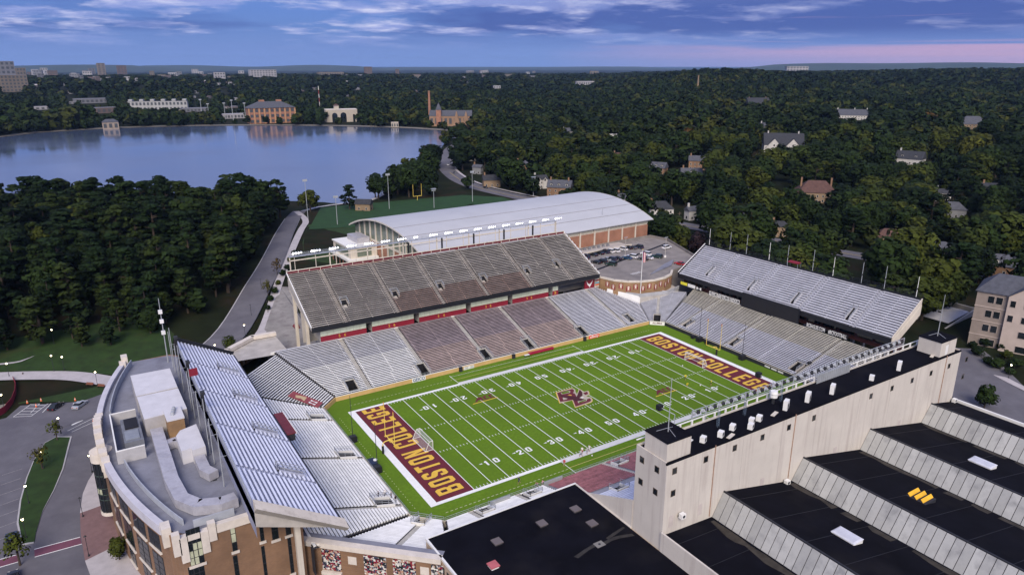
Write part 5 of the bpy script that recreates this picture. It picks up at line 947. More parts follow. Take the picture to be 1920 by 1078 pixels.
def win_arc(y, hw, z0, z1, m=M_glass, rows_=2, cols=2):
    dx = -0.05; ya, yb_ = y+hw, y-hw
    w = MB().hexa([(arc(ya)+dx-0.02, ya, z0), (arc(ya)+0.1, ya, z0), (arc(yb_)+0.1, yb_, z0), (arc(yb_)+dx-0.02, yb_, z0), (arc(ya)+dx-0.02, ya, z1), (arc(ya)+0.1, ya, z1), (arc(yb_)+0.1, yb_, z1), (arc(yb_)+dx-0.02, yb_, z1)]).build('window', M_dark, yk)
    for i in range(cols):
        for j in range(rows_):
            p0 = ya-(ya-yb_)*(i+0.08)/cols; p1 = ya-(ya-yb_)*(i+0.92)/cols; q0 = z0+(z1-z0)*(j+0.06)/rows_; q1 = z0+(z1-z0)*(j+0.94)/rows_
            MB().face([(arc(p0)+dx-0.035, p0, q0), (arc(p1)+dx-0.035, p1, q0), (arc(p1)+dx-0.035, p1, q1), (arc(p0)+dx-0.035, p0, q1)]).build('pane', m, w)
    MB().hexa([(arc(ya)-0.28, ya+0.2, z0-0.4), (arc(ya)+0.05, ya+0.2, z0-0.4), (arc(yb_)+0.05, yb_-0.2, z0-0.4), (arc(yb_)-0.28, yb_-0.2, z0-0.4), (arc(ya)-0.28, ya+0.2, z0-0.05), (arc(ya)+0.05, ya+0.2, z0-0.05), (arc(yb_)+0.05, yb_-0.2, z0-0.05), (arc(yb_)-0.28, yb_-0.2, z0-0.05)]).build('sill', M_stone, w)
for y in (-6.5, -13.5, -20.5, -26.2): win_arc(y, 2.5 if y > -24 else 1.9, 11.4, 14.6); win_arc(y-0.2, 2.4 if y > -24 else 1.8, 5.2, 10.2, rows_=4); win_arc(y, 1.6, 1.2, 4.2)
for y in (42, 35, 28): win_arc(y, 2.4, 11.4, 14.6); win_arc(y, 2.3, 5.2, 10.2, rows_=4)
# round glass bay with stone cap
tb = MB().tube((-113.4, 4.6, 3.2), (-113.4, 4.6, 14.4), 1.75, 1.75, 20).build('glass_bay', M_glass, yk); MB().tube((-113.4, 4.6, 14.41), (-113.4, 4.6, 16.4), 2.05, 2.05, 20).build('stone_ring', M_stone, yk); MB().tube((-113.4, 4.6, 2.5), (-113.4, 4.6, 3.19), 1.95, 1.95, 20).build('stone_ring', M_stone, yk)
for k in range(8):
    an = math.pi*0.55+k*0.40; MB().tube((-113.4+1.78*math.cos(an), 4.6+1.78*math.sin(an), 3.2), (-113.4+1.78*math.cos(an), 4.6+1.78*math.sin(an), 14.4), 0.07, 0.07, 4).build('mullion', M_dark, yk)
for z in (6.0, 7.2, 8.6, 11.4): MB().tube((-113.4, 4.6, z), (-113.4, 4.6, z+0.12), 1.81, 1.81, 20).build('transom', mat('green_frame', (0.06, 0.09, 0.075), 0.6), yk)
for k in range(3): an = math.pi*0.95+k*0.40; MB().hexa([(-113.4+r_*math.cos(an+d_), 4.6+r_*math.sin(an+d_), z) for z in (7.4, 8.5) for r_, d_ in ((1.77, 0), (1.80, 0), (1.80, 0.3), (1.77, 0.3))]).build('lit_pane', M_litwin, yk)
# rooftop plant
def plant(name, label, cat, poly, z0, z1, m, cap=None):
    c_ = np.mean(poly, axis=0); t = thing(name, (c_[0], c_[1], z0), label, cat); MB().prism(poly, z0, z1, top=cap is None).build('casing', m, t)
    if cap: MB().prism(poly, z1+0.002, z1+0.12).build('lid', cap, t)
    return t
RZ = YZ+0.12
t = plant('air_handler', 'big pale air handler nearest the far end of the brick building roof', 'air handler', [(-105.3, 18.2), (-97.0, 18.4), (-97.0, 30.6), (-105.3, 30.8)], RZ, 20.2, mat('handler_side', (0.40, 0.38, 0.38), 0.7, 0.1), M_ahu)
t = plant('air_handler', 'big pale air handler with a brick-sided exhaust at its corner', 'air handler', [(-105.0, 5.6), (-96.9, 6.2), (-97.0, 17.7), (-105.2, 17.6)], RZ, 20.2, MATS['handler_side'], M_ahu)
t = thing('exhaust_stack', (-99.6, 4.6, RZ), 'brick-sided exhaust box with three steel fans on the office roof', 'vent'); MB().box(-101.2, -98.1, 1.6, 7.2, RZ, 20.4).build('casing', M_brickT, t); MB().box(-101.3, -98.0, 1.5, 7.3, 20.41, 20.75).build('lid', M_ahu, t)
for k in range(3): MB().tube((-99.9+0.25*k, 3.6+1.1*k, 20.76), (-99.9+0.25*k, 3.6+1.1*k, 21.5), 0.42, 0.3, 8).build('fan', M_steel, t)
t = plant('air_handler', 'smaller pale stepped air handler beside the speaker columns', 'air handler', [(-100.4, -9.8), (-98.6, -9.6), (-98.6, -10.6), (-96.2, -10.2), (-96.2, 0.2), (-99.4, -1.0), (-100.4, -3.0)], RZ, 19.2, M_ahu)
def duct(label, pts, w, z0, z1, t=None):
    c_ = np.mean(pts, axis=0); t = thing('duct', (c_[0], c_[1], z0), label, 'duct')
    for k, (a, c2) in enumerate(zip(pts[:-1], pts[1:])):
        a = np.array(a); c2 = np.array(c2); L_ = np.linalg.norm(c2-a); d = (c2-a)/L_; nseg = max(1, int(L_/2.4))
        for i in range(nseg):
            p = a+d*L_*(i+0.5)/nseg; MB().rbox(p, d, L_/nseg/2-0.02, w/2, z0+0.15, z1-0.015*(i % 2)).build('duct_section', M_duct, t)
        if k: MB().tube((a[0], a[1], z0+0.15), (a[0], a[1], z1-0.03), w/2, w/2, 14).build('elbow', M_duct, t)
    for p in pts[::2]: MB().box(p[0]-0.3, p[0]+0.3, p[1]-0.3, p[1]+0.3, z0, z0+0.149).build('support', M_dark, t)
duct('long galvanised duct bending round the office building roof', [(-103.2, 4.8), (-103.2, -6), (-103.2, -17), (-102.6, -24.0), (-100.6, -27.5), (-97.2, -28.9), (-94.6, -28.6)], 2.3, RZ, 18.2)
duct('short galvanised duct below the smaller air handler', [(-97.6, -10.8), (-97.5, -16.0), (-96.4, -18.5)], 1.9, RZ, 18.0)
duct('stub duct linking the long duct and the smaller air handler', [(-102.4, -2.2), (-100.6, -1.6), (-99.6, -2.8)], 1.6, RZ, 18.0)
t = thing('cooling_tower', (-107.4, 6.5, RZ), 'dark cooling unit inside a walled pen on the office roof', 'cooling unit'); MB().box(-109.2, -105.8, 0.8, 12.0, RZ, 18.4).build('casing', mat('cooling_grey', (0.16, 0.17, 0.20), 0.6, 0.2), t); MB().box(-108.6, -106.2, 6.6, 11.2, 18.41, 18.7).build('fan_deck', M_black, t); MB().box(-108.9, -106.4, 1.6, 5.6, 18.41, 18.6).build('louvre_top', mat('louvre_grey', (0.22, 0.24, 0.28), 0.6), t)
t = thing('plant_screen', (-108, 6, RZ), 'pale walled pen enclosing the cooling unit on the office roof', 'screen')
for q4 in ((-110.6, -106.0, 14.4, 14.65), (-110.9, -106.0, -3.2, -2.95), (-110.9, -110.65, -2.94, 14.64)): MB().box(*q4, RZ, RZ+2.6).build('panel', mat('pen_wall', (0.42, 0.41, 0.42), 0.8, 0.12), t); MB().box(q4[0], q4[1], q4[2], q4[3], RZ+2.601, RZ+2.75).build('coping', M_whitep, t)

# --- low brick wall with photo panels
pw = thing('photo_wall', (-76.5, -40.2, 0), 'low brick wall with crowd photograph panels near the bottom', 'wall')
A_ = np.array((-86.4, -31.4)); B_ = np.array((-66.6, -50.4)); dl = np.linalg.norm(B_-A_); du = (B_-A_)/dl; dn = np.array((du[1], -du[0]))   # outward
if dn[1] > 0: dn = -dn
def wp(s, o_, z): p = A_+du*s+dn*o_; return (p[0], p[1], z)
def wbox(s0, s1, o0, o1, z0, z1): return MB().hexa([wp(s0, o0, z0), wp(s1, o0, z0), wp(s1, o1, z0), wp(s0, o1, z0), wp(s0, o0, z1), wp(s1, o0, z1), wp(s1, o1, z1), wp(s0, o1, z1)])
wbox(0, dl, -0.8, 0, 0, 7.0).build('wall', M_brick, pw); wbox(-0.2, dl, -1.0, 0.35, 7.01, 8.0).build('cornice', M_stone, pw); wbox(-0.2, dl, -2.2, -1.01, 7.2, 7.9).build('coping', M_roofgry, pw)
def photo_mat(name, seed):
    m = bpy.data.materials.new(name); m.use_nodes = True; nt = m.node_tree; N = nt.nodes.new; L = nt.links.new; b = nt.nodes['Principled BSDF']; g = N('ShaderNodeNewGeometry')
    v = N('ShaderNodeTexVoronoi'); v.inputs['Scale'].default_value = 3.2; L(g.outputs['Position'], v.inputs['Vector']); s = N('ShaderNodeSeparateColor'); L(v.outputs['Color'], s.inputs[0])
    r = N('ShaderNodeValToRGB'); r.color_ramp.interpolation = 'CONSTANT'; L(s.outputs[seed % 3], r.inputs[0]); e = r.color_ramp.elements
    for p_, c_ in ((0.25, (0.5, 0.48, 0.46)), (0.45, (0.22, 0.02, 0.04)), (0.6, (0.06, 0.06, 0.10)), (0.75, (0.45, 0.28, 0.2)), (0.88, (0.7, 0.68, 0.62))): el = e.new(p_); el.color = (*c_, 1)
    e[0].color = (0.015, 0.02, 0.02, 1); L(r.outputs[0], b.inputs['Base Color']); return m
for i, (s0, s1) in enumerate(((5.2, 8.8), (13.2, 17.4), (18.6, 22.8), (25.6, 28.0))):
    ph = wbox(s0, s1, 0.003, 0.10, 2.4, 6.6).build('photo_panel', photo_mat(f'crowd_print_{i}', i), pw); wbox(s0-0.1, s1+0.1, 0.004, 0.55, 1.5, 2.2).build('ledge', M_stone, ph)
for s0 in (10.2, 23.6): wbox(s0, s0+1.6, 0.003, 0.08, 4.2, 5.8).build('stone_plaque', M_stone, pw)

# --- brick colonnade by the south-west concourse
cw = thing('colonnade', (-74, 70, 0), 'brick colonnade with pale coping behind the left corner seating', 'wall')
cp = [(-86.5, 61.0), (-77.6, 69.6), (-69.0, 76.6), (-62.0, 76.4)]
b = MB(); top = MB()
for k, (a, c_) in enumerate(zip(cp[:-1], cp[1:])):
    a = np.array(a); c_ = np.array(c_); d = (c_-a)/np.linalg.norm(c_-a); mid = (a+c_)/2; MB().rbox(mid, d, np.linalg.norm(c_-a)/2+0.25, 0.8, 6.5, 7.6).build('coping', M_stone, cw)
    if k == 2: MB().rbox(mid, d, np.linalg.norm(c_-a)/2, 0.5, 0, 6.49).build('wall', M_brickT, cw)
    else:
        L_ = np.linalg.norm(c_-a)
        for j in range(4): p = a+d*(0.8+j*(L_-1.6)/3); MB().rbox(p, d, 0.9, 0.6, 0, 6.49).build('pier', M_brickT, cw)
        MB().rbox(mid, d, L_/2-0.2, 0.3, 0, 2.0).build('dado', M_stone, cw); MB().rbox(mid+np.array((-d[1], d[0]))*0.35, d, L_/2-0.2, 0.05, 2.01, 6.4).build('photo_panel', photo_mat(f'colonnade_print_{k}', k+1), cw)
MB().face([(-86, 62.2, 6.3), (-62, 60, 6.3), (-62, 76, 6.3), (-69, 76, 6.3)]).build('terrace', M_conc, cw)

# --- parking deck with curved brick banner wall
DZ = 11.3
pd = thing('parking_garage', (90, 70, 0), 'multi-storey car park with a curved tan brick front and open top deck', 'building')
wall_pts = [(55.6, 63.0), (55.8, 57.5), (57.5, 52.0), (60.6, 48.0), (64.8, 45.4), (70.0, 44.2), (75.5, 44.6), (80.6, 46.6), (84.5, 50.0)]
deckpoly = wall_pts+[(99, 53), (108, 58), (121, 90), (119, 99.5), (90, 98.5), (56.5, 93)]
MB().prism(deckpoly, 0, DZ).build('deck_slab', M_deck, pd)
for a, c_ in zip(wall_pts[:-1], wall_pts[1:]):
    a = np.array(a); c_ = np.array(c_); d = (c_-a)/np.linalg.norm(c_-a); nn = np.array((d[1], -d[0])); L_ = np.linalg.norm(c_-a); mid = (a+c_)/2+nn*0.3
    MB().rbox(mid, d, L_/2+0.12, 0.28, 5.5, DZ+0.35).build('brick_wall', M_brickT, pd); MB().rbox(mid, d, L_/2+0.2, 0.42, DZ+0.351, DZ+1.0).build('coping', M_cream, pd)
b = MB()   # walkway in front of the wall
wk = [(55.9, 54.2), (63.0, 43.6), (74.5, 41.0), (82.5, 43.5)]
MB().prism([(55.8, 57)]+wk+[(84.3, 49.5), (75.5, 44.4), (64.8, 45.2), (57.5, 52)], 0, 6.6).build('walkway', M_conc, pd)
for a, c_ in zip(wk[:-1], wk[1:]): a = np.array(a); c_ = np.array(c_); d = (c_-a)/np.linalg.norm(c_-a); MB().rbox((a+c_)/2, d, np.linalg.norm(c_-a)/2+0.1, 0.15, 6.601, 7.9).build('walkway_parapet', mat('grey_parapet', (0.36, 0.36, 0.38), 0.85, 0.15), pd)
for k in range(8): a = np.array((99+k*1.1, 53.2+k*0.55)); 
for a, c_ in zip(deckpoly[8:], deckpoly[9:]+deckpoly[:1]):
    a = np.array(a); c_ = np.array(c_); d = (c_-a)/np.linalg.norm(c_-a); MB().rbox((a+c_)/2, d, np.linalg.norm(c_-a)/2, 0.15, DZ+0.001, DZ+1.0).build('parapet', M_deck, pd)
for (a, c_) in (((61, 68), (117, 86)), ):
    a = np.array(a); c_ = np.array(c_); d = (c_-a)/np.linalg.norm(c_-a); MB().rbox((a+c_)/2, d, 29.4, 0.7, DZ+0.002, DZ+0.02).build('drain_strip', M_black, pd)
MB().prism([(75, 51.5), (91, 56.5), (98, 62.5), (90, 59.5)], DZ+0.001, DZ+0.5).build('ramp_wall', M_roofgry, pd)
# banners hung on the brick wall
arcL = [0.0]; 
for a, c_ in zip(wall_pts[:-1], wall_pts[1:]): arcL.append(arcL[-1]+math.hypot(c_[0]-a[0], c_[1]-a[1]))
def on_wall(s, off):
    for k in range(len(arcL)-1):
        if arcL[k] <= s <= arcL[k+1]:
            a = np.array(wall_pts[k]); c_ = np.array(wall_pts[k+1]); d = (c_-a)/np.linalg.norm(c_-a); return a+d*(s-arcL[k])+np.array((d[1], -d[0]))*off, math.atan2(d[1], d[0])
jersey = [(-0.75, 0.55), (-0.35, 0.9), (-0.15, 0.72), (0.15, 0.72), (0.35, 0.9), (0.75, 0.55), (0.5, 0.22), (0.42, 0.3), (0.42, -0.85), (-0.42, -0.85), (-0.42, 0.3), (-0.5, 0.22)]
for k in range(12):
    s = arcL[-1]*(0.20+0.062*k); p, an = on_wall(s, 0.62); z = DZ-1.3-(0.75 if k % 2 else 0.1)
    t = thing('banner', (p[0], p[1], z), f'{ORD[k]} maroon jersey banner from the left on the curved brick wall', 'banner', 'jersey banners on the brick wall', an)
    put('cloth', MB().box(-0.85, 0.85, 0, 0.05, -0.95, 0.98).mesh('cloth', M_crimson), t)
    put('jersey_print', MB().face([(x, -0.012, y) for x, y in jersey]).mesh('jersey_print', mat('jersey_print', (0.42, 0.25, 0.18), 0.8)), t); put('collar_print', MB().face([(-0.3, -0.02, 0.85), (0.3, -0.02, 0.85), (0.12, -0.02, 0.5), (-0.12, -0.02, 0.5)]).mesh('collar_print', M_whitep), t); put('number_print', MB().box(-0.2, 0.2, -0.024, -0.014, -0.3, 0.25).mesh('number_print', M_whitep), t)
t = thing('flagpole', (63.6, 44.2, 6.6), 'white flagpole flying a striped flag before the brick wall', 'flagpole'); MB().tube((63.6, 44.2, 6.6), (63.6, 44.2, 24.5), 0.14, 0.07, 8).build('pole', M_whitep, t); MB().tube((63.6, 44.2, 24.5), (63.6, 44.2, 24.8), 0.16, 0.05, 8).build('finial', M_gold, t)
fl_ = MB()
for k in range(7):
    x0 = 63.7+0.22*k; fl_.face([(x0, 44.2+0.1*math.sin(k), 23.9-0.15*k), (x0+0.22, 44.2+0.1*math.sin(k+1), 23.9-0.15*(k+1)), (x0+0.22, 44.2+0.1*math.sin(k+1), 19.7-0.05*k), (x0, 44.2+0.1*math.sin(k), 19.7-0.05*k)], 0 if k < 2 else (1+k % 2))
fl_.build('flag', [mat('flag_blue', (0.03, 0.04, 0.14), 0.8), mat('flag_red', (0.45, 0.03, 0.05), 0.8), M_whitep], t)
t = thing('traffic_barrel', (57.9, 54.6, 6.61), 'small red object left on the walkway below the brick wall', 'barrel'); MB().tube((57.9, 54.6, 6.61), (57.9, 54.6, 7.6), 0.45, 0.35, 8).build('body', M_crimson, t); MB().tube((57.9, 54.6, 7.601), (57.9, 54.6, 7.72), 0.36, 0.36, 8).build('lid', M_crimson, t)
for k in range(2): t = thing('waste_bin', (59.4+0.9*k, 51.8-0.9*k, 6.61), ('left of two dark bins on the walkway', 'right of two dark bins on the walkway')[k], 'bin'); x, y = 59.4+0.9*k, 51.8-0.9*k; MB().tube((x, y, 6.61), (x, y, 7.7), 0.4, 0.45, 8).build('drum', M_dark, t); MB().tube((x, y, 7.701), (x, y, 7.9), 0.47, 0.2, 8).build('lid', M_black, t)

# --- arched field house
FHA = np.array((1.5, 96.0)); FHB = np.array((119.2, 101.6)); FZ0, EZ, RIDGE = 4.0, 20.0, 26.6
fu = (FHB-FHA)/np.linalg.norm(FHB-FHA); fv = np.array((-fu[1], fu[0])); FL, FW = np.linalg.norm(FHB-FHA), 69.0
fh = thing('field_house', tuple((FHA+FHB)/2+fv*FW/2)+(FZ0,), 'huge sports hall with a pale arched metal roof and brick bays', 'building')
def fp(s, d, z): p = FHA+fu*s+fv*d; return (p[0], p[1], z)
def arch(d): t_ = d/FW*2-1; return EZ+(RIDGE-EZ)*(1-abs(t_)**2.05)
nd = 26; OV = 1.2; ds = np.linspace(-OV, FW+OV, nd+1)
strips = 6
for i in range(strips):      # roof in long seamed strips
    a0, a1 = -2.5+i*(FL+4.5)/strips, -2.5+(i+1)*(FL+4.5)/strips; b = MB()
    for d0, d1 in zip(ds[:-1], ds[1:]): b.hexa([fp(a0, d0, arch(d0)-0.35), fp(a1, d0, arch(d0)-0.35), fp(a1, d1, arch(d1)-0.35), fp(a0, d1, arch(d1)-0.35), fp(a0, d0, arch(d0)), fp(a1, d0, arch(d0)), fp(a1, d1, arch(d1)), fp(a0, d1, arch(d1))])
    b.build('roof_panel', M_metroof, fh)
for d in (6.5, 14.0, 24.0): MB().beam(fp(-2.5, d, arch(d)+0.06), fp(FL+2.0, d, arch(d)+0.06), 0.30, 0.10).build('roof_seam', mat('seam_grey', (0.30, 0.29, 0.31), 0.6), fh)
for s in (-2.62, FL+2.05):
    b = MB()
    for d0, d1 in zip(ds[:-1], ds[1:]): b.hexa([fp(s, d0, arch(d0)-0.6), fp(s+0.1, d0, arch(d0)-0.6), fp(s+0.1, d1, arch(d1)-0.6), fp(s, d1, arch(d1)-0.6), fp(s, d0, arch(d0)+0.05), fp(s+0.1, d0, arch(d0)+0.05), fp(s+0.1, d1, arch(d1)+0.05), fp(s, d1, arch(d1)+0.05)])
    b.build('roof_edge', mat('edge_cream', (0.62, 0.58, 0.52), 0.6), fh)
nb = 14; bw_ = FL/nb
b = MB(); b.hexa([fp(0.3, 0.3, FZ0), fp(FL-0.3, 0.3, FZ0), fp(FL-0.3, FW-0.3, FZ0), fp(0.3, FW-0.3, FZ0), fp(0.3, 0.3, EZ-0.4), fp(FL-0.3, 0.3, EZ-0.4), fp(FL-0.3, FW-0.3, EZ-0.4), fp(0.3, FW-0.3, EZ-0.4)]); b.build('core', M_cream, fh)
for k in range(nb):
    MB().hexa([fp(k*bw_+0.75, 0.05, FZ0), fp((k+1)*bw_-0.1, 0.05, FZ0), fp((k+1)*bw_-0.1, 0.28, FZ0), fp(k*bw_+0.75, 0.28, FZ0), fp(k*bw_+0.75, 0.05, 17.0), fp((k+1)*bw_-0.1, 0.05, 17.0), fp((k+1)*bw_-0.1, 0.28, 17.0), fp(k*bw_+0.75, 0.28, 17.0)]).build('brick_bay', M_brickO, fh)
    MB().hexa([fp(k*bw_+0.85, 0.12, 17.5), fp((k+1)*bw_-0.2, 0.12, 17.5), fp((k+1)*bw_-0.2, 0.29, 17.5), fp(k*bw_+0.85, 0.29, 17.5), fp(k*bw_+0.85, 0.12, 19.5), fp((k+1)*bw_-0.2, 0.12, 19.5), fp((k+1)*bw_-0.2, 0.29, 19.5), fp(k*bw_+0.85, 0.29, 19.5)]).build('clerestory', mat('clerestory_panel', (0.50, 0.47, 0.38), 0.6), fh)
    MB().hexa([fp(k*bw_, -0.25, FZ0), fp(k*bw_+0.65, -0.25, FZ0), fp(k*bw_+0.65, 0.29, FZ0), fp(k*bw_, 0.29, FZ0), fp(k*bw_, -0.25, EZ-0.5), fp(k*bw_+0.65, -0.25, EZ-0.5), fp(k*bw_+0.65, 0.29, EZ-0.5), fp(k*bw_, 0.29, EZ-0.5)]).build('pilaster', M_cream, fh)
ne = 12; ew = FW/ne     # left end: piers, brick below, tall glazing under the arch
for k in range(ne):
    d0, d1 = k*ew, (k+1)*ew; za, zb3 = min(arch(d0+0.6), arch(d1-0.2))-0.7, 0
    MB().hexa([fp(-0.35, d0, FZ0), fp(-0.35, d0+0.9, FZ0), fp(0.29, d0+0.9, FZ0), fp(0.29, d0, FZ0), fp(-0.35, d0, arch(d0)-0.5), fp(-0.35, d0+0.9, arch(d0+0.9)-0.5), fp(0.29, d0+0.9, arch(d0+0.9)-0.5), fp(0.29, d0, arch(d0)-0.5)][::1]).build('end_pier', M_cream, fh)
    MB().hexa([fp(-0.05, d0+1.0, 16.2), fp(0.25, d0+1.0, 16.2), fp(0.25, d1-0.1, 16.2), fp(-0.05, d1-0.1, 16.2), fp(-0.05, d0+1.0, arch(d0+1.0)-0.6), fp(0.25, d0+1.0, arch(d0+1.0)-0.6), fp(0.25, d1-0.1, arch(d1-0.1)-0.6), fp(-0.05, d1-0.1, arch(d1-0.1)-0.6)]).build('end_glazing', M_glassG, fh)
    MB().hexa([fp(-0.05, d0+1.0, FZ0), fp(0.25, d0+1.0, FZ0), fp(0.25, d1-0.1, FZ0), fp(-0.05, d1-0.1, FZ0), fp(-0.05, d0+1.0, 15.2), fp(0.25, d0+1.0, 15.2), fp(0.25, d1-0.1, 15.2), fp(-0.05, d1-0.1, 15.2)]).build('end_brick', M_brickO if k % 4 != 1 else M_glassG, fh)
    MB().hexa([fp(-0.12, d0+0.91, 15.21), fp(0.27, d0+0.91, 15.21), fp(0.27, d1, 15.21), fp(-0.12, d1, 15.21), fp(-0.12, d0+0.91, 16.19), fp(0.27, d0+0.91, 16.19), fp(0.27, d1, 16.19), fp(-0.12, d1, 16.19)]).build('end_band', M_cream, fh)
for d0, d1 in ((0, FW),):   # right gable
    b = MB(); n = 12; dd = np.linspace(0.3, FW-0.3, n+1)
    for a, c_ in zip(dd[:-1], dd[1:]): b.face([fp(FL-0.3, a, EZ-0.5), fp(FL-0.3, c_, EZ-0.5), fp(FL-0.3, c_, arch(c_)-0.36), fp(FL-0.3, a, arch(a)-0.36)]); 
    b.build('gable', M_cream, fh)
MB().tube(fp(96, 8, arch(8)), fp(96, 8, arch(8)+3.2), 0.12, 0.12, 6).build('vent_pipe', M_steel, fh)
# white memorial terrace between hall and deck
t = thing('memorial_wall', fp(84, -6, DZ), 'low pale enclosure with grey relief figures beside the arched hall', 'wall')
MB().hexa([fp(60, -10.5, 9.0), fp(97.5, -10.5, 9.0), fp(97.5, -10.1, 9.0), fp(60, -10.1, 9.0), fp(60, -10.5, 12.4), fp(97.5, -10.5, 12.4), fp(97.5, -10.1, 12.4), fp(60, -10.1, 12.4)]).build('front_wall', M_cream, t)
MB().hexa([fp(60, -10.09, 9.0), fp(97.5, -10.09, 9.0), fp(97.5, -0.5, 9.0), fp(60, -0.5, 9.0), fp(60, -10.09, 11.6), fp(97.5, -10.09, 11.6), fp(97.5, -0.5, 11.6), fp(60, -0.5, 11.6)]).build('terrace', mat('terrace_floor', (0.42, 0.38, 0.35), 0.9, 0.12), t)
for k in range(9): MB().hexa([fp(66+k*2.7, -5.2+0.5*(k % 2), 11.62), fp(67.6+k*2.7, -5.2, 11.62), fp(67.6+k*2.7, -4.4, 11.62), fp(66+k*2.7, -4.4, 11.62), fp(66.3+k*2.7, -5.0, 13.0), fp(67.2+k*2.7, -5.0, 12.6), fp(67.2+k*2.7, -4.5, 12.6), fp(66.3+k*2.7, -4.5, 13.0)]).build('bench_row', mat('terrace_seats', (0.17, 0.17, 0.19), 0.8), t)
# annex left of the field house
an_ = thing('annex', fp(-7, FW-12, FZ0), 'white flat-roofed annex with plant boxes left of the arched hall', 'building')
def abox(s0, s1, d0, d1, z0, z1): return MB().hexa([fp(s0, d0, z0), fp(s1, d0, z0), fp(s1, d1, z0), fp(s0, d1, z0), fp(s0, d0, z1), fp(s1, d0, z1), fp(s1, d1, z1), fp(s0, d1, z1)])
abox(-13.0, -0.4, 45, 66, FZ0, 9.0).build('lower_wall', M_brickO, an_); abox(-14.2, -0.4, 44, 67, 9.01, 9.9).build('ledge', M_whitep, an_); abox(-12.5, -0.4, 45.5, 65, 9.91, 14.4).build('upper_wall', M_cream, an_); abox(-12.9, -0.4, 45.0, 65.5, 14.41, 14.9).build('roof', M_whitep, an_)
abox(-7, -1.2, 51, 62, 14.91, 17.2).build('plant_box', M_duct, an_); abox(-12.62, -12.51, 48, 62, 10.4, 13.6).build('window', M_glassG, an_); abox(-9.5, -3, 45.38, 45.49, 10.4, 13.6).build('window', M_glassG, an_)
for k in range(5): abox(-13.12, -13.01, 46.5+k*3.8, 48.8+k*3.8, 5.2, 8.2).build('window', M_glass, an_)
t = thing('canopy_roof', fp(-14, 18, 5), 'flat pale entrance canopy in front of the annex', 'canopy'); abox(-20, -8, 28, 40, 8.0, 8.5).build('roof', M_whitep, t)
for s, d in ((-19, 29), (-9, 29), (-19, 39), (-9, 39)): abox(s-0.2, s+0.2, d-0.2, d+0.2, FZ0-0.4, 7.99).build('column', M_cream, t)

# --- stone dormitory at the right edge
dm_ = thing('dormitory', (140, -45, 1), 'four-storey pale stone dormitory with slate gables at the right edge', 'building')
DA = atz(1814, 640, 2.5)[:2]; DBp = atz(1872, 652, 2.5)[:2]; gu = (DBp-DA)/np.linalg.norm(DBp-DA); gv = np.array((-gu[1], gu[0]))
if gv[0] < 0: gv = -gv
def gpt(s, d, z): p = DA+gu*s+gv*d; return (p[0], p[1], z)
def gbox(s0, s1, d0, d1, z0, z1): return MB().hexa([gpt(s0, d0, z0), gpt(s1, d0, z0), gpt(s1, d1, z0), gpt(s0, d1, z0), gpt(s0, d0, z1), gpt(s1, d0, z1), gpt(s1, d1, z1), gpt(s0, d1, z1)])
M_dst = mat('dorm_stone', (0.27, 0.22, 0.19), 0.85, 0.12, 0.4); M_dst2 = mat('dorm_pale_stone', (0.46, 0.38, 0.335), 0.85, 0.08, 0.4); sw_ = np.linalg.norm(DBp-DA)
H0, ST = 1.0, 4.75
gbox(0, sw_, 0, 16, H0, H0+4*ST).build('wall', M_dst, dm_); gbox(sw_+0.001, sw_+14, -1.2, 16, H0, H0+4*ST).build('bay_wall', M_dst2, dm_); gbox(sw_+14.001, sw_+30, 0.4, 16, H0, H0+4*ST).build('wing_wall', M_dst, dm_)
for k in range(1, 5): gbox(-0.12, sw_+0.0, -0.14, -0.003, H0+k*ST-0.25, H0+k*ST).build('string_course', M_dst2, dm_)
for k in range(4):
    for s in ((sw_*0.36, sw_*0.62) if True else ()):
        w = gbox(s-0.02, s+sw_*0.22, -0.08, -0.004, H0+k*ST+1.3, H0+k*ST+3.7).build('window', M_dst2, dm_); gbox(s+0.08, s+sw_*0.22-0.10, -0.11, -0.081, H0+k*ST+1.4, H0+k*ST+3.6).build('pane', M_glass, w)
    for s, w_ in ((0.6, 1.6), (4.2, 4.0), (9.8, 2.2)):
        if k < 2 and s != 4.2: continue
        w = gbox(sw_+s, sw_+s+w_, -1.28, -1.204, H0+k*ST+1.4, H0+k*ST+3.7).build('window', M_dst2, dm_); gbox(sw_+s+0.12, sw_+s+w_-0.12, -1.31, -1.281, H0+k*ST+1.55, H0+k*ST+3.55).build('pane', M_glass, w)
zt = H0+4*ST
MB().hexa([gpt(-0.6, -0.6, zt+0.01), gpt(sw_+6, -0.6, zt+0.01), gpt(sw_+6, 16.6, zt+0.01), gpt(-0.6, 16.6, zt+0.01), gpt(4.0, 7.4, zt+4.6), gpt(sw_+6, 7.4, zt+4.6), gpt(sw_+6, 8.6, zt+4.6), gpt(4.0, 8.6, zt+4.6)]).build('roof', M_shingle, dm_)
b = MB(); b.face([gpt(sw_, -1.2, zt), gpt(sw_+14, -1.2, zt), gpt(sw_+7, -1.2, zt+5.5)]); b.build('gable', M_dst2, dm_)
b = MB(); b.face([gpt(sw_-0.5, -1.7, zt-0.2), gpt(sw_+7, -1.7, zt+5.75), gpt(sw_+7, 17, zt+5.75), gpt(sw_-0.5, 17, zt-0.2)]); b.face([gpt(sw_+14.5, -1.7, zt-0.2), gpt(sw_+7, -1.7, zt+5.75), gpt(sw_+7, 17, zt+5.75), gpt(sw_+14.5, 17, zt-0.2)]); b.build('gable_roof', M_shingle, dm_)
t = thing('stair_bunker', (112, -30, 0), 'concrete stair entrance with a sloping glass roof behind the silver deck', 'building')
c0 = atz(1772, 612, 0.5)[:2]
def bb(dx0, dx1, dy0, dy1, z0, z1): return MB().box(c0[0]+dx0, c0[0]+dx1, c0[1]+dy0, c0[1]+dy1, z0, z1)
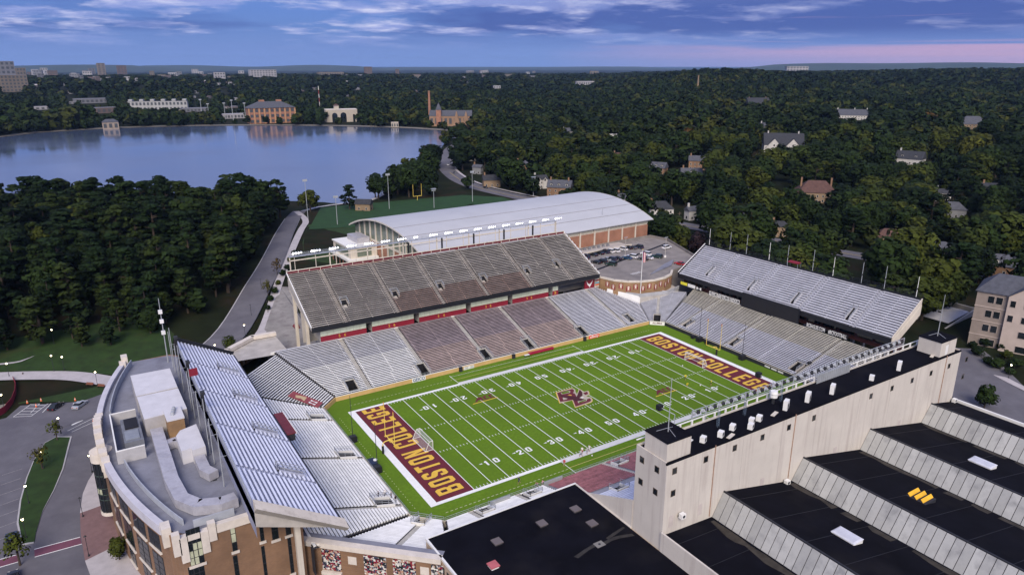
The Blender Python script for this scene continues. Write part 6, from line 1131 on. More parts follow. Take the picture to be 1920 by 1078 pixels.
MB().hexa([(c0[0]-8, c0[1]-4, 0), (c0[0]+12, c0[1]-4, 0), (c0[0]+12, c0[1]-3.4, 0), (c0[0]-8, c0[1]-3.4, 0), (c0[0]-8, c0[1]-4, 2.4), (c0[0]+12, c0[1]-4, 6.2), (c0[0]+12, c0[1]-3.4, 6.2), (c0[0]-8, c0[1]-3.4, 2.4)]).build('side_wall', M_conc, t)
MB().hexa([(c0[0]-8, c0[1]+6.4, 0), (c0[0]+12, c0[1]+6.4, 0), (c0[0]+12, c0[1]+7, 0), (c0[0]-8, c0[1]+7, 0), (c0[0]-8, c0[1]+6.4, 3.2), (c0[0]+12, c0[1]+6.4, 6.2), (c0[0]+12, c0[1]+7, 6.2), (c0[0]-8, c0[1]+7, 3.2)]).build('side_wall', M_conc, t)
bb(11.4, 12, -3.39, 6.39, 0, 6.2).build('back_wall', M_conc, t)
MB().hexa([(c0[0]-4, c0[1]-2.6, 0.1), (c0[0]+8, c0[1]-2.6, 0.1), (c0[0]+8, c0[1]+5.2, 0.1), (c0[0]-4, c0[1]+5.2, 0.1), (c0[0]-4, c0[1]-2.6, 3.4), (c0[0]+8, c0[1]-2.6, 5.0), (c0[0]+8, c0[1]+5.2, 5.0), (c0[0]-4, c0[1]+5.2, 3.4)]).build('cabin', M_glass, t); MB().hexa([(c0[0]-4.6, c0[1]-3.0, 3.45), (c0[0]+8.4, c0[1]-3.0, 5.1), (c0[0]+8.4, c0[1]+5.6, 5.1), (c0[0]-4.6, c0[1]+5.6, 3.45), (c0[0]-4.6, c0[1]-3.0, 3.75), (c0[0]+8.4, c0[1]-3.0, 5.4), (c0[0]+8.4, c0[1]+5.6, 5.4), (c0[0]-4.6, c0[1]+5.6, 3.75)]).build('roof', M_ahu, t)
# ---------------------------------------------------------------- things on and round the pitch
def copy_tree(o, parent=None):
    c_ = o.copy(); COL.objects.link(c_); c_.parent = parent
    for ch in list(o.children): copy_tree(ch, c_)
    return c_
def goalpost(x, sgn, label):
    t = thing('goalpost', (x+sgn*1.9, 0.4, 0), label, 'goalpost'); xe = x
    MB().tube((x+sgn*1.9, 0.4, 0), (x+sgn*1.9, 0.4, 2.0), 0.28, 0.28, 8).build('pad', M_black, t)
    pts = [(x+sgn*1.9, 0.4, 2.0), (x+sgn*1.85, 0.4, 2.55), (x+sgn*1.5, 0.4, 2.95), (x+sgn*0.9, 0.4, 3.08), (xe, 0.4, 3.08)]
    b = MB()
    for a, c_ in zip(pts[:-1], pts[1:]): b.tube(a, c_, 0.11, 0.11, 6)
    b.build('gooseneck', M_yellow, t); MB().tube((xe, -2.45, 3.08), (xe, 3.25, 3.08), 0.10, 0.10, 6).build('crossbar', M_yellow, t)
    for y in (-2.45, 3.25): up = MB().tube((xe, y, 3.08), (xe, y, 11.6), 0.08, 0.07, 6).build('upright', M_yellow, t); MB().box(xe-0.02, xe+0.02, y-0.05, y+0.25, 11.0, 11.8).build('ribbon', M_orange, up)
goalpost(-FX, -1, 'yellow goalpost at the near end zone'); goalpost(FX+0.3, 1, 'yellow goalpost at the far end zone')
def net_mat():
    m = bpy.data.materials.new('white_net'); m.use_nodes = True; nt = m.node_tree; b = nt.nodes['Principled BSDF']; b.inputs['Base Color'].default_value = (0.7, 0.7, 0.72, 1); b.inputs['Roughness'].default_value = 0.9; b.inputs['Alpha'].default_value = 0.22; return m
M_net = net_mat()
def soccer(x, y0, y1, sgn, label):
    t = thing('soccer_goal', (x, (y0+y1)/2, 0), label, 'soccer goal'); r = 0.075; D = 2.0*sgn
    for y in (y0, y1):
        MB().tube((x, y, 0.02), (x, y, 2.44), r, r, 6).build('post', M_whitep, t); MB().tube((x, y, 2.44), (x+D*0.45, y, 2.40), r*0.8, r*0.8, 6).build('top_stay', M_whitep, t); MB().tube((x+D*0.45, y, 2.40), (x+D, y, 0.06), r*0.8, r*0.8, 6).build('back_stay', M_whitep, t); MB().tube((x, y, 0.08), (x+D, y, 0.08), r*0.8, r*0.8, 6).build('side_bar', M_whitep, t)
        MB().face([(x, y, 0.1), (x+D, y, 0.1), (x+D*0.45, y, 2.38), (x, y, 2.38)]).build('side_net', M_net, t)
    MB().tube((x, y0, 2.44), (x, y1, 2.44), r, r, 6).build('crossbar', M_whitep, t); MB().tube((x+D, y0, 0.08), (x+D, y1, 0.08), r, r, 6).build('ground_bar', M_whitep, t); MB().tube((x+D*0.45, y0, 2.40), (x+D*0.45, y1, 2.40), r*0.8, r*0.8, 6).build('top_bar', M_whitep, t)
    MB().face([(x+D*0.45, y0, 2.38), (x+D*0.45, y1, 2.38), (x+D, y1, 0.1), (x+D, y0, 0.1)]).face([(x, y0, 2.4), (x, y1, 2.4), (x+D*0.45, y1, 2.39), (x+D*0.45, y0, 2.39)]).build('net', M_net, t)
soccer(-45.9, -4.4, 2.9, -1, 'white soccer goal standing in the near end zone'); soccer(45.9, -4.3, 3.2, 1, 'white soccer goal standing in the far end zone')
for i, (x, y, h, lb) in enumerate(((-60.9, 9.6, 12.5, 'far-side net mast of the near end, on a black base'), (-61.0, -6.6, 12.5, 'near-side net mast of the near end, on a black base'), (61.2, 11.8, 12.5, 'left net mast behind the far goalpost, on a black base'), (61.2, -6.4, 12.5, 'right net mast behind the far goalpost, on a black base'))):
    t = thing('net_mast', (x, y, 0), lb, 'mast', 'net masts behind the end zones'); MB().tube((x, y, 0.6), (x, y, h), 0.09, 0.06, 6).build('pole', M_dark, t); MB().box(x-0.85, x+0.85, y-0.75, y+0.75, 0, 1.5).build('padded_base', M_black, t); MB().box(x-0.7, x+0.7, y-0.6, y+0.6, 1.501, 1.65).build('base_lid', M_dark, t)
t = thing('equipment_cart', (-60.6, -3.0, 0), 'dark blue wheeled cart beside the near end-zone wall', 'cart'); MB().box(-61.5, -60.0, -4.4, -1.6, 0.35, 1.0).build('body', mat('navy_plastic', (0.02, 0.03, 0.07), 0.6), t)
for y in (-4.0, -2.0):
    for x in (-61.3, -60.2): MB().tube((x-0.08, y, 0.3), (x+0.08, y, 0.3), 0.3, 0.3, 8).build('wheel', M_tyre, t)
MB().tube((-60.05, -3.0, 1.01), (-60.05, -3.0, 1.14), 0.5, 0.5, 10).build('hose_reel', M_whitep, t)
t = thing('team_bench', (10, 32.2, 0), 'long maroon covered team bench by the far sideline wall', 'bench'); MB().box(6.0, 15.5, 31.7, 32.6, 0.35, 0.9).build('cover', mat('bright_maroon_cover', (0.32, 0.01, 0.04), 0.6), t)
for x in (6.4, 10.8, 15.1): MB().box(x-0.1, x+0.1, 31.8, 32.5, 0, 0.349).build('leg', M_dark, t)
t = thing('table', (4.8, 31.5, 0), 'small white table beside the maroon team bench', 'table'); MB().box(3.9, 5.7, 31.1, 31.9, 0.7, 0.76).build('top', M_whitep, t)
for x in (4.1, 5.5):
    for y in (31.2, 31.8): MB().box(x-0.04, x+0.04, y-0.04, y+0.04, 0, 0.699).build('leg', M_dark, t)
for i, x in enumerate((-18.4, 0.6, 29.0)): t = thing('sideline_box', (x, 32.7, 0), f'{ORD[i]} small dark box from the left against the tan wall', 'box'); MB().box(x-0.45, x+0.45, 32.4, 33.1, 0.0, 1.3).build('cabinet', M_dark, t); MB().box(x-0.5, x+0.5, 32.35, 33.15, 1.301, 1.4).build('lid', M_black, t)
for i, y in enumerate((8.6, 15.0)): t = thing('bin', (61.5, y, 0), f'{("black bin under the far stands right of the goalpost", "black bin under the far stands left of the goalpost")[i]}', 'bin'); MB().box(61.0, 61.9, y-0.5, y+0.5, 0, 1.2).build('drum', M_black, t); MB().box(60.95, 61.95, y-0.55, y+0.55, 1.201, 1.32).build('lid', M_dark, t)
def wall_sign(x0, x1, y, z0, z1, txt, m, tm, label, size, bold=0.02, rot=0.0):
    t = thing('wall_sign', ((x0+x1)/2, y, z0), label, 'sign'); MB().box(x0, x1, y-0.1, y, z0, z1).build('board', m, t); MB().box(x0-0.05, x1+0.05, y-0.13, y-0.101, z1+0.001, z1+0.06).build('frame', M_whitep, t)
    me = text_mesh(txt, size, tm, bold); xs = [v.co.x for v in me.vertices]; f = (x1-x0)*0.88/(max(xs)-min(xs)); o = put('lettering', me, t, Vector((0, -0.115, (z1-z0)/2))); o.rotation_euler = (math.pi/2, 0, 0); o.scale = (f, (z1-z0)*0.78/(size*0.72), 1)
wall_sign(-34.3, -30.0, 33.10, 0.05, 1.35, 'GEICO', M_whitep, mat('sign_blue', (0.02, 0.07, 0.22), 0.6), 'white advertising board with blue capitals on the tan wall', 1.2, 0.03)
wall_sign(31.0, 35.4, 33.10, 0.05, 1.3, 'xfinity', mat('red_sign', (0.75, 0.06, 0.02), 0.6), M_whitep, 'red advertising board on the tan wall at right', 1.0)
wall_sign(-17.2, -13.6, 33.10, 0.05, 1.0, '1940   1942', M_whitep, M_steel, 'long white board under the maroon benches on the tan wall', 0.8)
t = thing('wall_sign', (60.4, 31.2, 0.1), 'white board with maroon capitals at the far left corner of the field', 'sign', None, -math.pi/4)
put('board', MB().box(-2.6, 2.6, -0.12, 0.0, 0.0, 1.35).mesh('board', M_whitep), t); o = put('lettering', text_mesh('ALUMNI', 0.9, M_maroon, 0.02), t, (0, -0.14, 0.7)); o.rotation_euler = (math.pi/2, 0, 0); put('frame', MB().box(-2.65, 2.65, -0.15, -0.121, 1.351, 1.42).mesh('frame', M_cream), t)
t.location = Vector((60.2, 31.0, 0.1))
for i, y in enumerate((-15.2, -17.6, -20.0)): t = thing('wall_sign', (62.2, y, 0.3), f'{ORD[i]} small white strip sign along the dark far wall', 'sign'); MB().box(62.2, 62.3, y-1.0, y+0.9, 0.35, 0.85).build('board', M_whitep, t); MB().box(62.17, 62.199, y-1.05, y+0.95, 0.86, 0.9).build('frame', M_cream, t)
t = thing('rail_banner', (69, -33, 4), 'green and black camera gear left on the pale far benches', 'camera'); MB().box(68.6, 69.4, -25.2, -24.2, 3.6, 4.1).build('case', M_dark, t); MB().tube((69, -24.7, 4.1), (69, -24.7, 5.2), 0.06).build('tripod', M_steel, t)

# people: one skinned body each, clothing coloured by height
_ppl = {}
def person_mesh(key, shirt, shorts, legs, pose='stand', hat=None):
    J = {'stand': dict(pel=(0, 0, .95), ch=(0, 0.02, 1.32), nk=(0, 0.02, 1.5), hd=(0, 0, 1.66), lh=(-.11, 0, .92), lk=(-.13, .04, .5), la=(-.14, -.02, .08), lt=(-.15, .16, .03), rh=(.11, 0, .92), rk=(.13, .05, .5), ra=(.14, 0, .08), rt=(.15, .18, .03), ls=(-.21, .02, 1.42), le=(-.30, .0, 1.14), lw=(-.30, .12, .92), rs=(.21, .02, 1.42), re=(.30, 0, 1.14), rw=(.29, .14, .93)),
         'walk': dict(pel=(0, 0, .94), ch=(0, 0.05, 1.32), nk=(0, 0.07, 1.5), hd=(0, .08, 1.66), lh=(-.11, 0, .92), lk=(-.12, .28, .52), la=(-.12, .22, .09), lt=(-.12, .38, .04), rh=(.11, 0, .92), rk=(.12, -.08, .5), ra=(.12, -.38, .16), rt=(.12, -.30, .04), ls=(-.21, .05, 1.42), le=(-.28, -.14, 1.16), lw=(-.27, -.05, .95), rs=(.21, .05, 1.42), re=(.28, .16, 1.18), rw=(.25, .36, 1.1)),
         'bend': dict(pel=(0, 0, .82), ch=(0, 0.26, 1.06), nk=(0, 0.38, 1.16), hd=(0, .48, 1.22), lh=(-.12, 0, .80), lk=(-.16, .16, .46), la=(-.18, .02, .08), lt=(-.19, .2, .03), rh=(.12, 0, .80), rk=(.16, .16, .46), ra=(.18, .02, .08), rt=(.19, .2, .03), ls=(-.2, .32, 1.12), le=(-.27, .38, .86), lw=(-.22, .42, .62), rs=(.2, .32, 1.12), re=(.27, .38, .86), rw=(.22, .42, .62))}[pose]
    rad_ = dict(pel=.17, ch=.19, nk=.065, hd=.115, lh=.10, lk=.07, la=.05, lt=.04, ls=.075, le=.05, lw=.04); names = list(J); idx = {n_: i for i, n_ in enumerate(names)}
    ed = [('pel', 'ch'), ('ch', 'nk'), ('nk', 'hd'), ('pel', 'lh'), ('lh', 'lk'), ('lk', 'la'), ('la', 'lt'), ('pel', 'rh'), ('rh', 'rk'), ('rk', 'ra'), ('ra', 'rt'), ('ch', 'ls'), ('ls', 'le'), ('le', 'lw'), ('ch', 'rs'), ('rs', 're'), ('re', 'rw')]
    me = bpy.data.meshes.new('sk'); me.from_pydata([J[n_] for n_ in names], [(idx[a], idx[b_]) for a, b_ in ed], []); ob = bpy.data.objects.new('sk', me); COL.objects.link(ob)
    ob.modifiers.new('s', 'SKIN'); sd_ = ob.modifiers.new('u', 'SUBSURF'); sd_.levels = 1; sv = me.skin_vertices[0].data
    for n_ in names: k = n_ if n_ in rad_ else 'l'+n_[1:]; r_ = rad_[k]; sv[idx[n_]].radius = (r_*1.15 if n_ in ('ch', 'pel') else r_, r_*0.8 if n_ in ('ch', 'pel') else r_)
    sv[0].use_root = True
    dg = bpy.context.evaluated_depsgraph_get(); dg.update(); out = bpy.data.meshes.new_from_object(ob.evaluated_get(dg)); bpy.data.objects.remove(ob); out.materials.clear()
    for m in (shirt, shorts, legs, M_skin, M_hair): out.materials.append(m)
    hd = Vector(J['hd']); pel = Vector(J['pel'])
    for f in out.polygons:
        c_ = f.center
        if (c_-hd).length < 0.22 and c_.z > J['nk'][2]+0.02: f.material_index = 4 if c_.z > hd.z+0.03 or c_.y < hd.y-0.05 else 3
        elif abs(c_.x) > 0.235 and c_.z < J['ls'][2]-0.16 and c_.z > 0.55: f.material_index = 3
        elif c_.z > pel.z-0.02: f.material_index = 0
        elif c_.z > pel.z-0.36: f.material_index = 1
        else: f.material_index = 2
        f.use_smooth = True
    out.name = 'body'; return out
c_y = mat('yellow_shirt', (0.75, 0.66, 0.02), 0.7); c_w = mat('white_shirt', (0.72, 0.70, 0.68), 0.8); c_r = mat('red_shirt', (0.45, 0.04, 0.06), 0.8); c_k = mat('black_cloth', (0.015, 0.015, 0.02), 0.8); c_n = mat('navy_cloth', (0.02, 0.03, 0.09), 0.8); c_t = mat('tan_cloth', (0.4, 0.3, 0.18), 0.8); c_p = mat('pink_cloth', (0.6, 0.3, 0.3), 0.8)
people = [((34.9, -7.9), c_y, c_k, M_skin, 'walk', 2.2, 'person in yellow shirt and black shorts nearest the goal mouth', 0), ((31.9, -11.4), c_y, c_y, M_skin, 'bend', 3.6, 'person in yellow bending over on the turf', 0), ((38.5, -14.6), c_y, c_k, M_skin, 'stand', 1.0, 'person in yellow shirt standing by the painted ten', 0),
 ((-17.6, -26.0), c_w, c_n, M_skin, 'walk', 0.6, 'leftmost person in white of the sideline group', 0), ((-16.5, -25.0), c_w, c_r, M_skin, 'stand', 2.2, 'second person in white of the sideline group', 0), ((-15.6, -25.7), c_w, c_k, M_skin, 'stand', 4.0, 'third person in white of the sideline group', 0), ((-14.5, -25.2), c_w, c_w, M_skin, 'stand', 5.0, 'rightmost person in white of the sideline group', 0),
 ((-23.4, -27.2), c_r, c_t, c_t, 'stand', 2.4, 'person in red shirt and tan trousers beside the near sideline', 0), ((-36.2, -27.8), c_n, c_n, M_skin, 'walk', 1.4, 'person in navy walking along the near sideline', 0), ((-33.4, -31.0), c_p, c_k, M_skin, 'bend', 2.0, 'left of two people crouching by the near wall', 0), ((-32.4, -31.3), c_p, c_t, M_skin, 'bend', 5.0, 'right of two people crouching by the near wall', 0),
 ((-63.3, -20.2), c_k, c_k, c_k, 'stand', 1.2, 'person in black nearest the pitch rail in the white stand', 1.4), ((-64.2, -19.0), c_w, c_k, c_k, 'stand', 3.2, 'person in white and black standing in the white stand', 1.6), ((-65.8, -19.3), c_k, c_n, c_n, 'stand', 4.2, 'topmost person in black standing in the white stand', 2.0), ((-63.0, -21.8), c_k, c_w, c_k, 'stand', 0.4, 'person in dark top lowest in the white stand', 1.38),
 ((-130.6, 97.4), c_k, c_n, c_k, 'walk', 1.2, 'person in dark clothes walking on the curved path', 0.2)]
for (x, y), a, b_, c_, pose, rz, lb, z in people:
    t = thing('person', (x, y, max(z, 0.02)), lb, 'person', None, rz); k = (a.name, b_.name, c_.name, pose)
    if k not in _ppl: _ppl[k] = person_mesh(k, a, b_, c_, pose)
    put('body', _ppl[k], t, scale=(1.08, 1.08, 1.06))
for i, (x, y) in enumerate(((35.6, -13.2), (-15.2, -27.2), (41.5, -0.2))): t = thing('ball', (x, y, 0.02), ('white ball lying between the yellow players', 'pale ball at the near sideline by the group in white', 'white ball on the turf before the far goal')[i], 'ball'); bm = bmesh.new(); bmesh.ops.create_icosphere(bm, subdivisions=2, radius=0.2); me = bpy.data.meshes.new('shell'); bm.to_mesh(me); bm.free(); me.materials.append(c_w); put('shell', me, t, (0, 0, 0.2))

# ---------------------------------------------------------------- vehicles
def car_parts(kind):
    if kind == 'suv': L_, Wd, prof, cab = 4.8, 1.9, [(-2.4, .35), (2.35, .35), (2.4, .75), (2.25, .98), (1.15, 1.08), (-2.3, 1.12), (-2.4, .7)], [(1.15, 1.09), (.45, 1.70), (-2.0, 1.74), (-2.3, 1.13)]
    elif kind == 'van': L_, Wd, prof, cab = 5.0, 1.95, [(-2.5, .35), (2.45, .35), (2.5, .8), (2.2, 1.05), (1.5, 1.15), (-2.45, 1.2), (-2.5, .7)], [(1.5, 1.16), (.8, 1.85), (-2.3, 1.88), (-2.45, 1.21)]
    else: L_, Wd, prof, cab = 4.6, 1.8, [(-2.3, .32), (2.25, .32), (2.3, .62), (2.1, .80), (1.0, .92), (-1.7, .94), (-2.25, .86), (-2.3, .55)], [(1.0, .93), (.25, 1.38), (-.95, 1.40), (-1.7, .95)]
    def extr(p, w, taper=1.0):
        b = MB(); n = len(p); i = 0; pl = [(x, -w, z) for x, z in p]; pr = [(x, w, z) for x, z in p]
        zmin = min(z for _, z in p); zmax = max(z for _, z in p)
        if taper != 1.0: pl = [(x, y*(1-(1-taper)*(z-zmin)/(zmax-zmin)), z) for x, y, z in pl]; pr = [(x, y*(1-(1-taper)*(z-zmin)/(zmax-zmin)), z) for x, y, z in pr]
        b.face(pl[::-1]); b.face(pr)
        for k in range(n): j = (k+1) % n; b.face([pl[k], pl[j], pr[j], pr[k]])
        return b
    body = extr(prof, Wd/2); glass = extr(cab, Wd/2-0.06, 0.82); zt = max(z for _, z in cab); xs = [x for x, z in cab if z > zt-0.08]
    roof = MB().box(min(xs)+0.05, max(xs)-0.02, -Wd/2*0.76, Wd/2*0.76, zt+0.002, zt+0.05)
    wheel = MB().tube((0, -0.11, 0), (0, 0.11, 0), 0.34, 0.34, 12); rim = MB().tube((0, -0.125, 0), (0, 0.125, 0), 0.19, 0.19, 8)
    return dict(body=body, glass=glass, roof=roof, wheel=wheel, rim=rim, W=Wd, L=L_, lz=0.66 if kind == 'sedan' else 0.80)
_cp = {}
def car(kind, mpaint, loc, rz, label, group=None, name='parked_car'):
    t = thing(name, loc, label, 'car', group, rz); key = (kind, mpaint.name)
    if key not in _cp:
        d = car_parts(kind); _cp[key] = dict(body=d['body'].mesh('body', mpaint), glass=d['glass'].mesh('windows', M_glass), roof=d['roof'].mesh('roof', mpaint), wheel=d['wheel'].mesh('wheel', M_tyre), rim=d['rim'].mesh('rim', M_steel), light=MB().box(-0.03, 0.03, -0.17, 0.17, -0.07, 0.07).mesh('headlight', M_whitep), tail=MB().box(-0.03, 0.03, -0.17, 0.17, -0.08, 0.08).mesh('tail_light', mat('tail_red', (0.35, 0.02, 0.02), 0.4)), W=d['W'], L=d['L'], lz=d['lz'])
    d = _cp[key]; put('body', d['body'], t); put('windows', d['glass'], t); put('roof', d['roof'], t)
    for x in (-d['L']*0.31, d['L']*0.31):
        for y in (-d['W']/2+0.09, d['W']/2-0.09): w = put('wheel', d['wheel'], t, (x, y, 0.34)); put('rim', d['rim'], w)
    for y in (-d['W']/2+0.28, d['W']/2-0.28): put('headlight', d['light'], t, (d['L']/2-0.01, y, d['lz'])); put('tail_light', d['tail'], t, (-d['L']/2+0.01, y, d['lz']))
P_ = {n_: mat('paint_'+n_, c_, 0.25, 0.03, 1, spec=0.6) for n_, c_ in dict(white=(0.72, 0.72, 0.74), black=(0.012, 0.013, 0.017), navy=(0.018, 0.03, 0.06), grey=(0.08, 0.085, 0.09), blue=(0.03, 0.08, 0.16), silver=(0.36, 0.38, 0.42), green=(0.02, 0.045, 0.04)).items()}
def dk(px, py): p = atz(px, py, DZ+0.6); return (p[0], p[1], DZ+0.01)
row_b = [((1097, 481), 'navy'), ((1112, 477), 'black'), ((1124, 474), 'black'), ((1134, 472), 'navy'), ((1143, 471), 'white'), ((1153, 470), 'white'), ((1167, 467), 'white'), ((1177, 464), 'black'), ((1186, 464), 'grey'), ((1197, 463), 'navy')]
row_f = [((1118, 491), 'black'), ((1128, 490), 'black'), ((1137, 486), 'silver'), ((1146, 486), 'navy'), ((1156, 484), 'black'), ((1146, 495), 'green'), ((1176, 483), 'blue'), ((1185, 481), 'white'), ((1206, 485), 'black'), ((1211, 476), 'white'), ((1215, 483), 'white'), ((1232, 481), 'green')]
for i, ((px, py), c_) in enumerate(row_b): car('suv' if c_ == 'white' or i % 3 == 0 else 'sedan', P_[c_], dk(px, py), rad(100), f'{c_} car, {ORD[i]} from the left in the rear row of the parking deck', 'cars on the parking deck')
for i, ((px, py), c_) in enumerate(row_f): car('suv' if i % 2 else 'sedan', P_[c_], dk(px, py), rad(105+6*(i % 3)), f'{c_} car, {ORD[i]} from the left in the middle row of the parking deck', 'cars on the parking deck')
car('suv', P_['white'], dk(1250, 464), rad(10), 'white sport utility car alone at the right of the parking deck', 'cars on the parking deck'); car('sedan', mat('paint_red', (0.4, 0.02, 0.02), 0.3), dk(1275, 494), rad(100), 'red car half hidden behind the silver deck', 'cars on the parking deck')
for k in range(16): p = np.array((66, 79.5))+np.array((0.95, 0.31))*(k*3.1); d = np.array((-0.31, 0.95)); line(p-d*2.4, p+d*2.4, 0.12, DZ+0.02, M_white)
for k in range(14): p = np.array((68, 69.0))+np.array((0.95, 0.31))*(k*3.1); d = np.array((-0.31, 0.95)); line(p-d*2.4, p+d*2.4, 0.12, DZ+0.02, MATS['worn_line'])
for k in range(6): p = np.array((70, 55.5))+np.array((0.95, 0.1))*(k*0.9); line(p, p+np.array((-0.2, 1.6)), 0.3, DZ+0.02, M_white)
for i, ((px, py), c_, rz, lb) in enumerate((((22, 1013), 'navy', 92, 'dark blue car parked at the left edge beside the grass island'), ((105, 762), 'black', 55, 'black car, left of two in the small marked bays'), ((150, 759), 'silver', 55, 'grey-blue car, right of two in the small marked bays'), ((25, 1085), 'black', 92, 'black car cut off by the bottom left corner'))): p = atz(px, py, 0.5); car('suv' if i == 0 else 'sedan', P_[c_], (p[0], p[1], 0.09), rad(rz), lb)
for i, f_ in enumerate((0.30, 0.36, 0.45, 0.53, 0.60)): q_ = beaconQ[int(f_*len(beaconQ))]; q2 = beaconQ[int(f_*len(beaconQ))+1]; car('sedan', P_[('white', 'grey', 'black', 'silver', 'white')[i]], (q_[0]+3, q_[1], G(*q_)+0.23), math.atan2(q2[1]-q_[1], q2[0]-q_[0]), f'{ORD[i]} small car along the street beyond the arched hall', 'cars on the street')
t = thing('utility_vehicle', (-51.0, 92.5, 1.0), 'maroon utility vehicle parked on the concrete drive by the deck end', 'vehicle'); zz = G(-51, 92.5)+0.16; t.location.z = zz
put('body', MB().box(-0.9, 0.9, -1.8, 1.8, 0.4, 1.2).mesh('body', M_maroon), t); put('cab', MB().hexa([(-0.85, -0.6, 1.201), (0.85, -0.6, 1.201), (0.85, 1.0, 1.201), (-0.85, 1.0, 1.201), (-0.7, -0.4, 2.0), (0.7, -0.4, 2.0), (0.7, 0.7, 2.0), (-0.7, 0.7, 2.0)]).mesh('cab', M_crimson), t)
for x in (-0.85, 0.85):
    for y in (-1.2, 1.2): put('wheel', MB().tube((x-0.12, y, 0.38), (x+0.12, y, 0.38), 0.38, 0.38, 10).mesh('wheel', M_tyre), t)

# ---------------------------------------------------------------- lamps, poles, street furniture
lamp_me = None
def street_lamp(x, y, label, h=4.2, lit=True, group='street lamps round the ground'):
    global lamp_me
    if lamp_me is None:
        bm = bmesh.new(); bmesh.ops.create_icosphere(bm, subdivisions=2, radius=0.23); me = bpy.data.meshes.new('globe'); bm.to_mesh(me); bm.free(); me.materials.append(M_streetglow)
        lamp_me = (MB().tube((0, 0, 0), (0, 0, 0.5), 0.2, 0.12, 8).tube((0, 0, 0.5), (0, 0, 1.0), 0.08, 0.06, 6).mesh('post', M_dark), me, MB().tube((0, 0, 0.24), (0, 0, 0.5), 0.3, 0.06, 8).mesh('cap', M_dark), MB().tube((0, 0, 0), (0, 0, 1.0), 0.065, 0.055, 6).mesh('shaft', M_dark))
    g = max(G(x, y), 0)+0.1; t = thing('street_lamp', (x, y, g), label, 'street lamp', group); put('base', lamp_me[0], t); put('shaft', lamp_me[3], t, (0, 0, 0.9), 0, (1, 1, h-1.1))
    if lit: put('globe', lamp_me[1], t, (0, 0, h+0.05))
    put('cap', lamp_me[2], t, (0, 0, h+0.1 if lit else h-0.2))
L0 = [(-121.9, 52.6, 'lit lamp at the rounded tip of the grass island'), (-125.6, 35.4, 'lit lamp on the grass island, second from its tip'), (-128.2, 21.0, 'lit lamp on the grass island, third from its tip'), (-128.4, 7.5, 'lit lamp on the grass island, nearest the bottom'), (-116.2, 27.9, 'lit lamp beside the round glass bay'), (-120.2, 95.2, 'lit lamp on the lawn above the curved path'), (-112.4, 79.3, 'lit lamp beside the curved path near the brick building'), (-134.0, 97.6, 'lit lamp left of the curved path at the picture edge'), (-134.6, 76.0, 'lit lamp inside the maroon-fenced plaza')]
for x, y, lb in L0: street_lamp(x, y, lb)
street_lamp(-118.7, 9.5, 'unlit lamp on the brick pavement, upper of two', 4.4, False); street_lamp(-118.3, -5.3, 'unlit lamp on the brick pavement, lower of two', 4.4, False)
for i, (px, py) in enumerate(((338, 530), (212, 468), (256, 512), (28, 528), (23, 560), (95, 612), (92, 650), (348, 485))): p = atz(px, py, 9); street_lamp(p[0], p[1], f'{ORD[i]} lit lamp glimpsed among the hillside pines', 5.0, True, 'lamps in the pine wood')
for i, (px, py) in enumerate(((405, 665), (460, 630), (492, 560), (503, 590), (472, 597), (517, 530))): p = atz(px, py, 1.5); street_lamp(p[0], p[1], f'{ORD[i]} lamp beside the campus road left of the stadium', 4.4, i < 2, 'lamps along the campus road')
for i, (px, py) in enumerate(((1890, 712), (1838, 755), (1855, 660))): p = atz(px, py, 0); street_lamp(p[0], p[1], ('lit lamp beside the right-hand road bend', 'lit lamp among shrubs at the slab tower end', 'lit lamp on the dormitory bank')[i])
for i, (px, py, h) in enumerate(((578, 415, 24), (633, 424, 17), (730, 392, 22), (814, 390, 12), (886, 378, 20), (1000, 368, 13))):
    p = atz(px, py, 4.2); t = thing('light_pole', (p[0], p[1], 4.0), f'{ORD[i]} floodlight pole from the left round the practice field', 'light pole', 'practice field light poles'); MB().tube((p[0], p[1], 3.8), (p[0], p[1], 4+h), 0.22, 0.12, 6).build('pole', M_steel, t); MB().box(p[0]-1.3, p[0]+1.3, p[1]-0.2, p[1]+0.2, 4+h-1.2, 4+h).build('lamp_bar', M_steel, t)
    if h < 14: MB().box(p[0]-1.5, p[0]+1.5, p[1]-0.9, p[1]+0.9, 4+h+0.002, 4+h+0.3).build('lamp_hood', M_steel, t)
pg = atz(783, 376, 4.2); t = thing('goalpost', (pg[0], pg[1], 4.1), 'small yellow goalpost on the practice field', 'goalpost')
for dx in (-3.0, 3.0): MB().tube((pg[0]+dx, pg[1], 7.1), (pg[0]+dx, pg[1], 15), 0.12, 0.1, 6).build('upright', M_yellow, t)
MB().tube((pg[0]-3, pg[1], 7.1), (pg[0]+3, pg[1], 7.1), 0.14, 0.14, 6).build('crossbar', M_yellow, t); MB().tube((pg[0], pg[1]+0.5, 4.0), (pg[0], pg[1], 7.1), 0.16, 0.14, 6).build('stem', M_yellow, t)
for i, (px, py) in enumerate(((1172, 480), (1247, 480))):
    x, y, z = dk(px, py); t = thing('deck_light_pole', (x, y, z), ('light pole standing in the middle of the parking deck', 'light pole on a white footing at the right of the deck')[i], 'light pole'); MB().tube((x, y, z), (x, y, z+0.8), 0.5, 0.5, 8).build('footing', M_whitep, t); MB().tube((x, y, z+0.8), (x, y, z+8.5), 0.12, 0.08, 6).build('pole', M_conc, t); MB().box(x-0.9, x+0.9, y-0.15, y+0.15, z+8.5, z+8.7).build('lamp_arm', M_steel, t)
